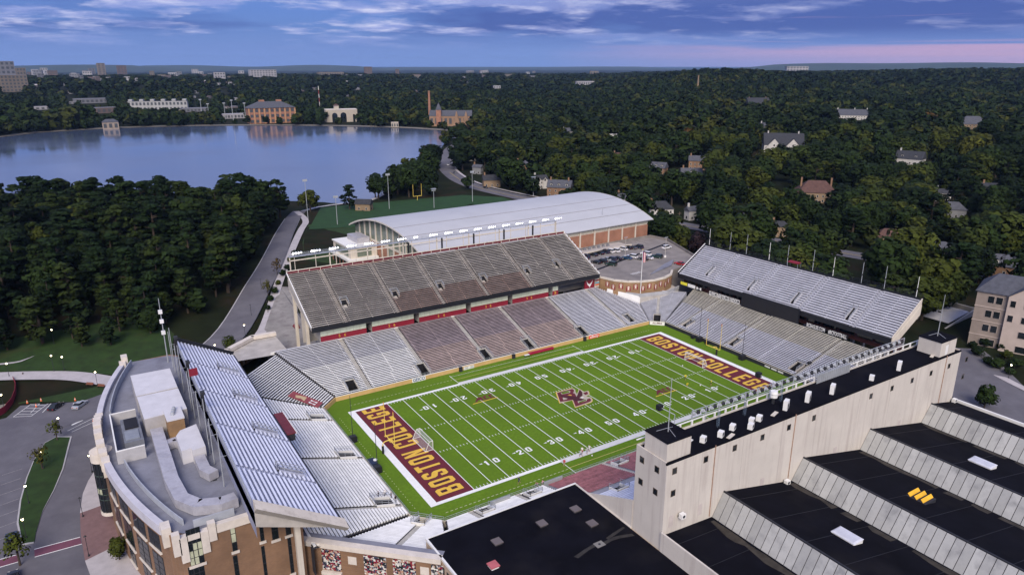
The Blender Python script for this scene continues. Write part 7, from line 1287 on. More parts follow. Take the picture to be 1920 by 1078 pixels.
for i, (x, y) in enumerate(((-113.6, 57.0), (-114.6, 55.2), (-129.4, 77.0), (-126.2, 76.6), (-127.3, 73.2), (-118.2, 71.9))):
    t = thing('traffic_cone', (x, y, 0.1), f'{ORD[i]} orange traffic cone in the forecourt bays', 'traffic cone', 'traffic cones'); put('cone', MB().tube((0, 0, 0.05), (0, 0, 1.0), 0.26, 0.06, 8).mesh('cone', M_orange), t); put('base', MB().box(-0.32, 0.32, -0.32, 0.32, 0, 0.05).mesh('base', M_black), t); put('band', MB().tube((0, 0, 0.5), (0, 0, 0.68), 0.17, 0.14, 8).mesh('band', M_whitep), t)
for i, (x, y, rz) in enumerate(((-111.6, 77.6, -0.75), (-106.8, 82.6, -0.7), (-114.3, 80.6, -0.7))):
    t = thing('park_bench', (x, y, 0.22), ('brown bench beside the lower edge of the curved path', 'brown bench above the curved path by the brick building', 'second brown bench along the lower edge of the path')[i], 'bench', None, rz); m = mat('bench_wood', (0.20, 0.08, 0.05), 0.8); put('seat', MB().box(-1.1, 1.1, -0.25, 0.25, 0.42, 0.48).mesh('seat', m), t); put('backrest', MB().box(-1.1, 1.1, 0.22, 0.28, 0.5, 0.95).mesh('backrest', m), t)
    for sx in (-0.9, 0.9): put('leg', MB().box(sx-0.05, sx+0.05, -0.22, 0.25, 0, 0.419).mesh('leg', M_dark), t)
t = thing('plaza_fence', (-136, 85, 0), 'maroon fabric fence round the plaza at the left edge', 'fence')
fp_ = [(-133.0, 95.6), (-132.3, 91), (-132.2, 85), (-132.8, 79), (-134.2, 74), (-137, 69.8)]
for a, c_ in zip(fp_[:-1], fp_[1:]): a = np.array(a); c_ = np.array(c_); d = (c_-a)/np.linalg.norm(c_-a); MB().rbox((a+c_)/2, d, np.linalg.norm(c_-a)/2, 0.06, 0.05, 1.9).build('fabric_panel', M_crimson, t); MB().tube((a[0], a[1], 0), (a[0], a[1], 2.0), 0.06).build('post', M_dark, t)
sheet('plaza', [(-133.2, 95), (-132.6, 91), (-132.5, 85), (-133.1, 79), (-134.4, 74.4), (-150, 66), (-160, 100)], 0.18, mat('plaza_paving', (0.20, 0.19, 0.15), 0.9, 0.3, 0.8))
for i, (px, py) in enumerate(((1335, 425), (1272, 432), (1508, 300), (1305, 300))):
    p = atz(px, py, 5); zz = G(p[0], p[1]); t = thing('utility_pole', (p[0], p[1], zz), f'{ORD[i]} wooden utility pole among the houses on the right', 'utility pole', 'utility poles'); MB().tube((p[0], p[1], zz-0.3), (p[0], p[1], zz+11), 0.18, 0.12, 6).build('pole', mat('pole_wood', (0.16, 0.12, 0.09), 0.9), t); MB().box(p[0]-1.2, p[0]+1.2, p[1]-0.08, p[1]+0.08, zz+10, zz+10.2).build('crossarm', MATS['pole_wood'], t)
# ---------------------------------------------------------------- houses among the trees
CLEAR = []   # (px0, px1, py0, py1, dist) view windows kept free of nearer trees
def roof_gable(b, L_, W_, z0, h, ov=0.5):
    A = [(-L_-ov, -W_-ov, z0), (L_+ov, -W_-ov, z0), (L_+ov, W_+ov, z0), (-L_-ov, W_+ov, z0)]; R1, R2 = (-L_-ov, 0, z0+h), (L_+ov, 0, z0+h)
    b.face([A[0], A[1], R2, R1]); b.face([A[2], A[3], R1, R2]); b.face([A[0], A[3], A[2], A[1]]); b.face([A[1], A[2], R2]); b.face([A[3], A[0], R1]); return b
def house(px, py, wpx, label, wall, roof, H=6.0, kind='gable', dorm=0, chim=1, rz=None, ratio=0.62, keep=True, zoff=0.0):
    z = 5.0
    for _ in range(4): p = atz(px, py, z+H+1.5); z = G(p[0], p[1])
    dist = np.linalg.norm(p-CAM); wid = wpx/FPX*dist; L_ = wid/2*0.86; W_ = L_*ratio; facing = math.atan2(p[1]-CAM[1], p[0]-CAM[0])-math.pi/2
    rz = facing+(0.25 if rz is None else rz); t = thing('house', (p[0], p[1], z-0.3+zoff), label, 'house', None, rz); H += 0.3
    put('wall', MB().box(-L_, L_, -W_, W_, 0, H).mesh('wall', wall), t); rh = W_*0.95
    if kind == 'hip': b = MB().hexa([(-L_-.5, -W_-.5, H+.01), (L_+.5, -W_-.5, H+.01), (L_+.5, W_+.5, H+.01), (-L_-.5, W_+.5, H+.01), (-L_*0.45, -0.15, H+rh), (L_*0.45, -0.15, H+rh), (L_*0.45, 0.15, H+rh), (-L_*0.45, 0.15, H+rh)])
    elif kind == 'flat': b = MB().box(-L_-.2, L_+.2, -W_-.2, W_+.2, H+.01, H+.5); rh = 0.5
    elif kind == 'cross': b = roof_gable(MB(), L_, W_, H+.01, rh)
    else: b = roof_gable(MB(), L_, W_, H+.01, rh)
    r_ = put('roof', b.mesh('roof', roof), t)
    if kind == 'cross':
        for sx in (-0.5, 0.45):
            w = L_*0.3; put('gable_front', MB().face([(sx*L_-w, -W_-.9, 0), (sx*L_+w, -W_-.9, 0), (sx*L_+w, -W_-.9, H), (sx*L_, -W_-.9, H+w*1.1), (sx*L_-w, -W_-.9, H)]).box(sx*L_-w, sx*L_+w, -W_-.88, -W_+.1, 0, H-0.01).mesh('gable_front', wall), t)
            put('gable_roof', MB().face([(sx*L_-w-.3, -W_-1.2, H-.2), (sx*L_, -W_-1.2, H+w*1.15), (sx*L_, 0, H+w*1.15), (sx*L_-w-.3, 0, H-.2)]).face([(sx*L_+w+.3, -W_-1.2, H-.2), (sx*L_, -W_-1.2, H+w*1.15), (sx*L_, 0, H+w*1.15), (sx*L_+w+.3, 0, H-.2)]).mesh('gable_roof', roof), t)
            put('window', MB().box(sx*L_-.6, sx*L_+.6, -W_-.96, -W_-.91, H-1.0, H+.6).mesh('window', M_glass), t)
    for k in range(chim): sx = (-0.8, 0.75, 0.1)[k]; put('chimney', MB().box(sx*L_-.5, sx*L_+.5, -0.4, 0.5, H+rh*0.3, H+rh+1.8).mesh('chimney', M_brick if wall is not M_whiteW or kind == 'hip' else M_whiteW), r_)
    nw = max(2, int(L_*2/3.2))
    for fl in range(max(1, int(H/3.0))):
        for k in range(nw):
            x = -L_+(k+0.5)*2*L_/nw; zz = 1.0+fl*2.9; w = put('window', MB().box(x-0.55, x+0.55, -W_-.05, -W_-.005, zz, zz+1.5).mesh('window', M_whiteW), t); put('pane', MB().box(x-0.42, x+0.42, -W_-.07, -W_-.051, zz+.12, zz+1.38).mesh('pane', M_glass), w)
        for s_ in (-1, 1): put('window', MB().box(*sorted((s_*(L_+.005), s_*(L_+.05))), -0.6, 0.6, 1.0+fl*2.9, 2.5+fl*2.9).mesh('window', M_glass), t)
    put('door', MB().box(-0.5, 0.5, -W_-.08, -W_-.01, 0, 0.95).mesh('door', M_dark), t)
    for k in range(dorm):
        x = -L_+(k+0.5)*2*L_/dorm; zz = H+rh*0.18; yf = -W_*0.78
        d_ = put('dormer', MB().box(x-.75, x+.75, yf, yf+W_*0.6, zz, zz+1.5).mesh('dormer', M_whiteW), t); put('dormer_window', MB().box(x-.45, x+.45, yf-.06, yf-.01, zz+.3, zz+1.3).mesh('dormer_window', M_glass), d_)
        put('dormer_roof', MB().face([(x-.95, yf-.2, zz+1.45), (x, yf-.2, zz+2.2), (x, yf+W_*0.65, zz+2.2), (x-.95, yf+W_*0.65, zz+1.45)]).face([(x+.95, yf-.2, zz+1.45), (x, yf-.2, zz+2.2), (x, yf+W_*0.65, zz+2.2), (x+.95, yf+W_*0.65, zz+1.45)]).mesh('dormer_roof', roof), d_)
    if keep: big = wpx > 44; CLEAR.append((px-wpx*(0.40 if big else 0.28), px+wpx*(0.40 if big else 0.28), py-wpx*0.26, py+wpx*(0.06 if big else -0.05), dist-4))
    CLEAR_P.append((p[0], p[1], L_+5))
CLEAR_P = []
CLEAR_P += [(148, -48, 20), (160, -58, 20), (136, -50, 14)]
CLEAR += [(1815, 1920, 520, 655, 300), (1735, 1822, 560, 628, 240), (1218, 1345, 420, 452, 345), (905, 985, 352, 374, 500), (822, 848, 296, 340, 640), (1225, 1262, 392, 425, 300)]
M_whiteW = mat('white_clapboard', (0.50, 0.48, 0.46), 0.8, 0.08, 0.5); M_greyW = mat('grey_clapboard', (0.20, 0.20, 0.21), 0.85, 0.1, 0.5); M_tanW = mat('tan_stucco', (0.24, 0.17, 0.11), 0.85, 0.12, 0.5)
house(1468, 266, 74, 'large white house with two gables and white chimneys among trees', M_whiteW, M_shingleD, 6.5, 'cross', 0, 2, 0.12)
house(1708, 292, 46, 'white house with dormers half hidden by bright green trees', M_whiteW, M_shingleD, 7.5, 'gable', 2, 1, -0.25)
house(1598, 214, 66, 'long low house with slate roof and three red chimneys on the wooded rise', M_whiteW, M_shingle, 6, 'gable', 0, 3, 0.05, 0.35)
house(1822, 230, 46, 'house with wide slate hipped roof far at right', M_tanW, M_shingle, 6, 'hip', 0, 1, 0.3)
house(1420, 192, 44, 'dark-roofed house with tall pale chimneys on the wooded ridge', M_tanW, M_shingleD, 7, 'gable', 0, 2, 0.4)
house(1530, 354, 72, 'tan stucco house with red tiled hipped roof', M_tanW, M_shingleR, 6.5, 'hip', 0, 2, 0.2)
house(1233, 310, 38, 'brick house with slate roof and white dormers right of the lake road', M_brick, M_shingle, 6, 'gable', 3, 1, -0.35)
house(1308, 297, 34, 'brick house with plain blue-grey roof uphill of a grey porch house', M_brick, M_shingle, 7, 'gable', 0, 1, 0.0)
house(1296, 322, 42, 'grey house with white porch below a blue-grey roofed brick house', M_greyW, M_shingle, 6, 'gable', 1, 1, 0.15)
house(1050, 346, 50, 'long brick house with three dormers and end chimneys above the arched hall', M_brick, M_shingle, 6.5, 'gable', 3, 2, -0.2)
house(1012, 332, 30, 'steep grey-roofed house with a white gable left of the brick dormer house', M_whiteW, M_shingleD, 6.5, 'cross', 0, 1, 0.5)
house(980, 305, 28, 'brick house with grey hipped roof in the trees right of the lake', M_brick, M_shingle, 6.5, 'hip', 0, 1, 0.3)
house(886, 287, 22, 'white gabled cottage nearest the lake road', M_whiteW, M_shingle, 5.5, 'cross', 0, 1, 0.4)
house(896, 310, 20, 'small grey house below the white gabled cottage', M_greyW, M_shingle, 5.5, 'gable', 0, 1, -0.5)
house(921, 333, 36, 'stone house with dark steep roof beside the lake road', M_tanW, M_shingleD, 5.0, 'gable', 0, 1, 0.15)
house(1161, 290, 26, 'small house with red-brown hipped roof uphill of the arched hall', M_tanW, M_shingleR, 5.5, 'hip', 0, 1, 0.2)
house(1238, 385, 50, 'white house with dark roof just past the right end of the arched hall', M_whiteW, M_shingleD, 6.0, 'hip', 0, 1, 0.3)
house(1170, 366, 30, 'grey slate-roofed house peeking over the arched roof', M_greyW, M_shingle, 6.0, 'gable', 0, 1, -0.3)
house(1300, 389, 30, 'pale blue-roofed house beside the street above the silver deck', M_whiteW, M_shingle, 5.5, 'gable', 0, 1, 0.6)
house(1463, 418, 34, 'dark-roofed house behind the trees above the silver deck', M_tanW, M_shingleD, 5.5, 'hip', 0, 1, 0.2)
house(1668, 436, 46, 'brown-roofed low house with skylights behind the silver deck', M_tanW, M_shingleR, 5.0, 'hip', 0, 0, 0.2)
house(1761, 460, 46, 'slate-roofed house at right behind the silver deck', M_greyW, M_shingle, 6.0, 'hip', 0, 1, 0.35)
house(1786, 386, 42, 'low house with wide pale slate roof in the right-hand wood', M_greyW, M_shingle, 5.0, 'hip', 0, 0, 0.25)
house(1768, 357, 26, 'small house with white chimney in the right-hand wood', M_whiteW, M_shingleD, 5.0, 'gable', 0, 1, 0.3)
house(1857, 347, 28, 'small dark house with white chimney near the right edge', M_greyW, M_shingleD, 5.5, 'gable', 0, 1, 0.3)
house(1893, 490, 62, 'brick house with slate roof and three white dormers behind the dormitory', M_brick, M_shingle, 7.0, 'gable', 3, 0, 0.15)
house(1436, 234, 22, 'small white house below the dark ridge house', M_whiteW, M_shingle, 6, 'gable', 0, 1, 0.2)
house(1303, 233, 14, 'narrow grey house end among trees at middle right', M_greyW, M_shingle, 7, 'gable', 0, 1, 1.2)
house(1065, 244, 24, 'white-walled house far behind the arched hall', M_whiteW, M_shingle, 6, 'gable', 0, 1, 0.2)
house(1152, 250, 20, 'flat white-roofed house in the middle of the wood', M_whiteW, M_whiteW, 5, 'flat', 0, 0, 0.2)
house(1395, 340, 20, 'tiny pale house glimpsed between dark trees', M_whiteW, M_shingle, 5, 'gable', 0, 0, 0.2)
t_h = atz(682, 377, 6.5); house(682, 377, 32, 'small stone gatehouse on the near shore of the lake', M_tanW, M_shingleD, 4.2, 'gable', 0, 0, -0.35)

# ---------------------------------------------------------------- across the lake and the skyline
M_farwin = mat('far_window', (0.07, 0.075, 0.085), 0.3)
def block(name, label, px0, px1, ptop, pbase, wall, roof, kind='flat', wins=(0, 0), cat='building', depth=0.5, dist_z=4.2, rz=0.0, winm=None, group=None):
    z = dist_z
    for _ in range(5): p = atz((px0+px1)/2, pbase, z); z = max(dist_z, G(p[0], p[1])) if dist_z < 10 else dist_z
    dist = np.linalg.norm(p-CAM); L_ = (px1-px0)/FPX*dist/2; H = (pbase-ptop)/FPX*dist; W_ = L_*depth; facing = math.atan2(p[1]-CAM[1], p[0]-CAM[0])-math.pi/2+rz
    t = thing(name, (p[0], p[1], z-0.5), label, cat, group, facing); rh = 0.5
    if kind == 'hip': rh = H*0.28; hw = H-rh
    elif kind == 'gable': rh = H*0.35; hw = H-rh
    else: hw = H-0.5
    put('wall', MB().box(-L_, L_, -W_, W_, 0, hw).mesh('wall', wall), t)
    if kind == 'hip': b = MB().hexa([(-L_*1.04, -W_*1.1, hw+.02), (L_*1.04, -W_*1.1, hw+.02), (L_*1.04, W_*1.1, hw+.02), (-L_*1.04, W_*1.1, hw+.02), (-L_*0.5, -W_*0.15, hw+rh), (L_*0.5, -W_*0.15, hw+rh), (L_*0.5, W_*0.15, hw+rh), (-L_*0.5, W_*0.15, hw+rh)])
    elif kind == 'gable': b = roof_gable(MB(), L_, W_, hw+.02, rh)
    else: b = MB().box(-L_*1.01, L_*1.01, -W_*1.02, W_*1.02, hw+.02, hw+0.5)
    put('roof', b.mesh('roof', roof), t); nx, nz = wins
    for i in range(nx):
        for j in range(nz):
            x = -L_+(i+0.5)*2*L_/nx; zz = hw*(j+0.25)/nz; put('window', MB().box(x-L_/nx*0.55, x+L_/nx*0.55, -W_-0.25, -W_-0.02, zz, zz+hw/nz*0.55).mesh('window', winm or M_farwin), t)
    CLEAR.append((px0+1, px1-1, ptop-1, ptop+(pbase-ptop)*0.55, dist-6)); CLEAR_P.append((p[0], p[1], L_+6)); return t, L_, W_, H, hw
t, L_, W_, H, hw = block('pumping_hall', 'brick hall with arcaded walls and grey hipped roof across the lake', 471, 547, 194, 230, M_brickO, M_shingle, 'hip', (9, 3), depth=0.45, rz=0.18)
for i in range(10): x = -L_+i*2*L_/9; put('pilaster', MB().box(x-0.9, x+0.9, -W_-0.8, -W_-0.26, 0, hw).mesh('pilaster', mat('orange_stone', (0.42, 0.24, 0.13), 0.85)), t)
for sx in (-0.35, 0.4): put('chimney', MB().box(sx*L_-4, sx*L_+4, -2, 2, hw+4, H+2.5).mesh('chimney', M_brickO), t)
t, L_, W_, H, hw = block('stone_pavilion', 'white stone pavilion with arched openings and small cupola across the lake', 613, 667, 206, 228, mat('pale_limestone', (0.40, 0.35, 0.29), 0.85, 0.1, 0.1), M_stone, 'flat', (0, 0), depth=0.5, rz=0.12)
for sx, w in ((-0.45, 0.17), (0.1, 0.19), (0.78, 0.07)): put('arched_opening', MB().box((sx-w)*L_, (sx+w)*L_, -W_-.3, -W_-.02, 0, hw*0.55).tube((sx*L_, -W_-.3, hw*0.55), (sx*L_, -W_-.02, hw*0.55), w*L_, w*L_, 14).mesh('arched_opening', M_glass), t)
cu_ = put('cupola', MB().box(-L_*0.42, -L_*0.12, -4, 4, H+.02, H+5.5).mesh('cupola', MATS['pale_limestone']), t); put('cupola_roof', MB().hexa([(-L_*0.45, -5, H+5.52), (-L_*0.09, -5, H+5.52), (-L_*0.09, 5, H+5.52), (-L_*0.45, 5, H+5.52), (-L_*0.30, -0.5, H+8), (-L_*0.24, -0.5, H+8), (-L_*0.24, 0.5, H+8), (-L_*0.30, 0.5, H+8)]).mesh('cupola_roof', M_shingleR), cu_)
t, L_, W_, H, hw = block('waterworks', 'stone waterworks with slate roofs and pointed tower at the lake corner', 808, 884, 208, 236, mat('brown_stone', (0.27, 0.17, 0.11), 0.9, 0.2, 0.1), M_shingle, 'gable', (9, 1), depth=0.3, rz=-0.1)
tx = -L_*0.55; put('tower', MB().box(tx-3.5, tx+3.5, -W_-3, -W_+4, 0, H*1.05).mesh('tower', M_brickO), t); put('spire', MB().hexa([(tx-4.2, -W_-3.7, H*1.05+.02), (tx+4.2, -W_-3.7, H*1.05+.02), (tx+4.2, -W_+4.7, H*1.05+.02), (tx-4.2, -W_+4.7, H*1.05+.02), (tx-.2, -W_+.4, H*1.5), (tx+.2, -W_+.4, H*1.5), (tx+.2, -W_+.8, H*1.5), (tx-.2, -W_+.8, H*1.5)]).mesh('spire', M_shingle), t)
for sx in (0.3, 0.75): put('gable_wing', MB().hexa([(sx*L_-6, -W_-5, 0), (sx*L_+6, -W_-5, 0), (sx*L_+6, -W_-.1, 0), (sx*L_-6, -W_-.1, 0), (sx*L_-.3, -W_-5, H*0.95), (sx*L_+.3, -W_-5, H*0.95), (sx*L_+.3, -W_-.1, H*0.95), (sx*L_-.3, -W_-.1, H*0.95)]).mesh('gable_wing', MATS['brown_stone']), t)
p = atz(806, 226, 4.2); ht = (226-174)/FPX*np.linalg.norm(p-CAM); t = thing('chimney_stack', (p[0], p[1], 4), 'tall brick chimney stack beside the pointed tower across the lake', 'chimney'); MB().tube((p[0], p[1], 3.5), (p[0], p[1], 4+ht*0.94), 2.3, 1.7, 10).build('shaft', M_brickO, t); MB().tube((p[0], p[1], 4+ht*0.94), (p[0], p[1], 4+ht), 2.1, 2.1, 10).build('crown', M_brick, t); CLEAR.append((802, 810, 172, 214, np.linalg.norm(p-CAM)-6))
block('gatehouse', 'small stone gatehouse with hipped slate roof on the far left shore', 197, 220, 226, 242, mat('gate_stone', (0.30, 0.24, 0.20), 0.9, 0.15, 0.2), M_shingle, 'hip', (3, 1), depth=0.7)
block('gatehouse', 'tiny white gatehouse on the far shore below the wood', 734, 747, 229, 239, MATS['pale_limestone'], MATS['pale_limestone'], 'flat', (3, 1), depth=0.7)
t, L_, W_, H, hw = block('apartment_row', 'long white apartment row with a broken roofline beyond the lake', 254, 343, 192, 208, mat('white_render', (0.36, 0.36, 0.36), 0.8, 0.05, 0.1), M_shingleD, 'flat', (16, 2), depth=0.18, rz=-0.15)
for k in range(6): x = -L_*0.95+k*L_*0.36; put('stair_head', MB().box(x, x+L_*0.13, -W_, W_*0.6, H, H+3.2).mesh('stair_head', MATS['white_render']), t)
M_b1 = mat('pale_block', (0.34, 0.33, 0.35), 0.85, 0.1, 0.02); M_b2 = mat('brown_block', (0.13, 0.095, 0.09), 0.85, 0.15, 0.02); M_b3 = mat('grey_block', (0.17, 0.17, 0.19), 0.85, 0.15, 0.02); M_b4 = mat('buff_block', (0.18, 0.15, 0.125), 0.85, 0.12, 0.02)
named = [(0, 44, 158, 182, M_b4, 'large buff apartment block above the trees at the left edge', (9, 5), 4), (0, 24, 123, 148, M_b3, 'dark domed city block at the left end of the skyline', (4, 4), 40), (30, 46, 132, 147, M_b4, 'squat buff block right of the domed one', (4, 3), 40), (186, 197, 123, 141, M_b4, 'tall slim buff tower on the left skyline', (2, 6), 40), (223, 236, 126, 140, M_b2, 'brown tower right of the slim buff one', (3, 5), 40), (404, 421, 138, 152, M_b1, 'plain white cube building on the skyline', (4, 3), 40), (472, 514, 133, 147, M_b1, 'wide white office building with green glass on the skyline', (9, 4), 42), (598, 641, 136, 142, M_b4, 'long low flat building on the wooded horizon', (10, 1), 44), (684, 697, 127, 142, M_b2, 'solitary dark brick tower on the wooded horizon', (3, 4), 42), (742, 748, 131, 141, M_b2, 'small brick tower far right of the lake', (1, 3), 40), (1080, 1112, 153, 160, M_b1, 'long low white building in the middle of the wood', (8, 1), 30), (1106, 1121, 134, 140, M_b4, 'small pinkish block on the far horizon', (3, 1), 44), (925, 938, 161, 166, M_b1, 'low white roof far in the wood', (3, 1), 26), (1476, 1510, 126, 134, M_b1, 'pale complex on the crest at upper right', (7, 2), 62), (110, 122, 160, 166, M_b1, 'white house cluster on the left hillside', (3, 1), 22), (150, 200, 190, 197, M_b3, 'long grey roofed building beyond the left shore', (8, 1), 5), (345, 390, 203, 209, M_b3, 'grey shed row beyond the far shore', (8, 1), 5), (60, 88, 201, 206, M_b1, 'pale low house behind the left shore wood', (4, 1), 5), (175, 212, 203, 212, M_b2, 'brown house group behind the gatehouse', (5, 1), 5), (415, 458, 214, 222, M_b1, 'white pavilion beside the far playing field', (8, 1), 4)]
for a, c_, tp_, bs_, m, lb, wn, z in named: block('far_building', lb, a, c_, tp_, bs_, m, M_b3 if m is not M_b1 else M_b1, 'flat', wn, depth=0.5, dist_z=z, rz=0.2)
rs = np.random.RandomState(21); sk = []
for k in range(64):
    px = rs.uniform(2, 470) if k < 44 else rs.uniform(470, 1010); w = rs.uniform(5, 15); base = rs.uniform(139, 156) if px < 330 else rs.uniform(134, 147); h = rs.uniform(3.5, 9)*(1.3 if px < 300 else 0.8)
    if any(abs(px-(a+c_)/2) < (c_-a)/2+w/2+1 and abs(base-b_) < 10 for a, c_, _, b_ in [(q_[0], q_[1], q_[2], q_[3]) for q_ in named]): continue
    m = (M_b1, M_b2, M_b3, M_b4, M_b1, M_b3)[rs.randint(6)]
    block('far_building', 'small distant city block on the hazy skyline beyond the lake', px-w/2, px+w/2, base-h, base, m, m, 'flat', (max(2, int(w/3)), max(1, int(h/3))), depth=0.5, dist_z=38, rz=rs.uniform(-.4, .4), group='small city blocks on the skyline')
for k in range(46):
    px = rs.uniform(20, 465) if k < 34 else rs.uniform(560, 880); base = rs.uniform(152, 204) if k < 34 else rs.uniform(148, 185); w = rs.uniform(5, 12)*(0.6+0.4*(base-150)/50)
    if any(a-4 < px < c_+4 and t_-6 < base < b_+8 for a, c_, t_, b_ in ((0, 46, 150, 186), (250, 348, 188, 212), (466, 550, 188, 234), (795, 890, 170, 240), (595, 604, 160, 206))): continue
    block('far_house', 'small pale-roofed house in the hillside woods beyond the lake', px-w/2, px+w/2, base-rs.uniform(3, 4.6), base, (M_b1, M_b3, M_b2, M_b1)[rs.randint(4)], (M_b3, M_b2, M_b1)[rs.randint(3)], ('gable', 'hip', 'flat')[rs.randint(3)], (2, 1), cat='house', depth=0.6, dist_z=5, rz=rs.uniform(-.7, .7), group='small houses beyond the lake')
for i, (px, pt, pb) in enumerate(((380, 193, 227), (393, 200, 228), (423, 198, 224), (438, 194, 230), (461, 198, 226))):
    p = atz(px, pb, 4.2); h = (pb-pt)/FPX*np.linalg.norm(p-CAM); t = thing('light_pole', (p[0], p[1], 4), f'{ORD[i]} sports light pole from the left across the lake', 'light pole', 'light poles across the lake'); MB().tube((p[0], p[1], 3.6), (p[0], p[1], 4+h), 0.5, 0.35, 6).build('pole', M_steel, t); MB().box(p[0]-2, p[0]+2, p[1]-.3, p[1]+.3, 4+h, 4+h+1.5).build('lamp_bar', M_steel, t)
p = atz(600, 205, 6); h = (205-165)/FPX*np.linalg.norm(p-CAM); t = thing('radio_mast', (p[0], p[1], 5), 'thin red and white radio mast above the far shore wood', 'mast')
for k in range(6): MB().tube((p[0], p[1], 5+h*k/6), (p[0], p[1], 5+h*(k+1)/6), 0.55, 0.5, 6).build('mast_section', M_whitep if k % 2 else mat('mast_red', (0.35, 0.05, 0.04), 0.7), t)
CLEAR.append((596, 604, 163, 200, np.linalg.norm(p-CAM)-5))
p = atz(1308, 168, 40); t = thing('chimney_stack', (p[0], p[1], 36), 'slim tan chimney rising from the wood on the upper right', 'chimney'); h = 24/FPX*np.linalg.norm(p-CAM); MB().tube((p[0], p[1], 30), (p[0], p[1], 38+h), 2.2, 1.5, 8).build('shaft', M_tanW, t); MB().tube((p[0], p[1], 38+h), (p[0], p[1], 39.5+h), 1.8, 1.8, 8).build('crown', M_brick, t); CLEAR.append((1304, 1312, 143, 160, np.linalg.norm(p-CAM)-6))
# ---------------------------------------------------------------- trees
def leaf_cloud(kind, seed, nclump, nleaf, size):
    "quads (n,4,3) of leaf clumps filling a unit crown (radius 1, height 0..1) and the soft normal of each"
    r = np.random.RandomState(seed); Q = []; NN = []
    if kind == 'pine':
        n = nclump; h = np.sort(r.rand(n)); ang = r.rand(n)*6.28; prof = np.where(h < 0.35, 0.55+h*1.1, 0.98*(1-h)**0.62+0.10); rr = prof*(0.35+0.6*r.rand(n))
        C = np.stack([rr*np.cos(ang), rr*np.sin(ang), 0.04+h*0.92], -1); S = np.stack([np.full(n, .36), np.full(n, .36), np.full(n, .040)], -1)*(0.55+0.65*r.rand(n, 1)); flat = 0.75
    else:
        n = nclump; u = r.normal(size=(n, 3)); u /= np.linalg.norm(u, axis=1, keepdims=True); k = r.rand(n, 1)**0.45
        C = u*k*np.array([0.72, 0.72, 0.40])+np.array([0, 0, 0.52]); C[:, 2] = np.maximum(C[:, 2], 0.10); S = np.full((n, 3), 0.30)*np.array([1, 1, 0.62])*(0.55+0.8*r.rand(n, 1)); flat = 0.25
    per = max(4, nleaf//n)
    for c_, s in zip(C, S):
        d = r.normal(size=(per, 3)); d[:, 2] = d[:, 2]*0.8+0.35; d /= np.linalg.norm(d, axis=1, keepdims=True); p = c_+d*s*(0.75+0.35*r.rand(per, 1))
        nrm = d*(1-flat)+np.array([0, 0, flat])+r.normal(size=(per, 3))*0.28; nrm /= np.linalg.norm(nrm, axis=1, keepdims=True)
        t = np.cross(nrm, r.normal(size=(per, 3))); t /= np.linalg.norm(t, axis=1, keepdims=True); b_ = np.cross(nrm, t); sz = size*(0.6+0.8*r.rand(per, 1)); t, b_ = t*sz, b_*sz*0.7
        so = d*0.62+(p-np.array([0, 0, 0.40]))*np.array([0.55, 0.55, 0.75])+r.normal(size=(per, 3))*0.16; NN.append(so/np.linalg.norm(so, axis=1, keepdims=True))
        hs = np.array([1, 1, 0.5]) if kind != 'pine' else np.array([1, 1, 0.45])
        Q.append(np.stack([p-t*hs-b_*hs, p+t*hs-b_*hs*0.6, p+t*hs*0.8+b_*hs, p-t*hs*0.9+b_*hs*0.7], 1))
    return np.concatenate(Q), np.concatenate(NN)
def shape(cloud, sc, off): return cloud[0]*np.array(sc)+np.array(off), cloud[1]
def quads_mesh(name, VN, m, tint=None):
    V, NR = VN
    n = V.shape[0]; me = bpy.data.meshes.new(name); me.vertices.add(n*4); me.vertices.foreach_set('co', V.reshape(-1).astype(np.float32)); me.loops.add(n*4); me.loops.foreach_set('vertex_index', np.arange(n*4, dtype=np.int32)); me.polygons.add(n); me.polygons.foreach_set('loop_start', np.arange(0, n*4, 4, dtype=np.int32))
    an_ = me.attributes.new('nrm', 'FLOAT_VECTOR', 'POINT'); an_.data.foreach_set('vector', np.repeat(NR, 4, axis=0).reshape(-1).astype(np.float32))
    if tint is not None: a = me.attributes.new('tint', 'FLOAT', 'POINT'); a.data.foreach_set('value', np.repeat(tint, 4).astype(np.float32))
    me.update(); me.materials.append(m); return me
def trunk_mesh(kind, seed):
    r = np.random.RandomState(seed); b = MB(); b.tube((0, 0, -0.04), (0.01, 0, 0.45), 0.028, 0.02, 7); b.tube((0.01, 0, 0.45), (0, 0.01, 0.86), 0.02, 0.007, 6)
    for k in range(7 if kind == 'pine' else 6):
        a = r.rand()*6.28; z = 0.3+0.5*r.rand(); rr = (0.14 if kind == 'pine' else 0.20)*(1.1-z*0.6); b.tube((0, 0, z), (rr*math.cos(a), rr*math.sin(a), z+(0.03 if kind == 'pine' else 0.14)), 0.010, 0.004, 5)
    return b.mesh('trunk', M_bark)
PINES = [quads_mesh('crown', shape(leaf_cloud('pine', s, 34, 2400, 0.085), (0.30, 0.30, 0.80), (0, 0, 0.20)), M_pineL) for s in (1, 2, 3, 4)]
BROAD = [quads_mesh('crown', shape(leaf_cloud('broad', s, 34, 2000, 0.090), (0.44, 0.44, 0.84), (0, 0, 0.16)), M_leaf) for s in (11, 12, 13, 14, 15)]
def recol(me, m): c_ = me.copy(); c_.materials.clear(); c_.materials.append(m); return c_
AUT = [recol(BROAD[0], M_autumn), recol(BROAD[2], M_autumn)]; THIN = [quads_mesh('crown', shape(leaf_cloud('broad', s, 16, 330, 0.075), (0.40, 0.40, 0.80), (0, 0, 0.20)), M_autumn) for s in (51, 52)]; PUR = [recol(BROAD[1], M_purple)]
TR_P = [trunk_mesh('pine', 5), trunk_mesh('pine', 6)]; TR_B = [trunk_mesh('broad', 7), trunk_mesh('broad', 8)]
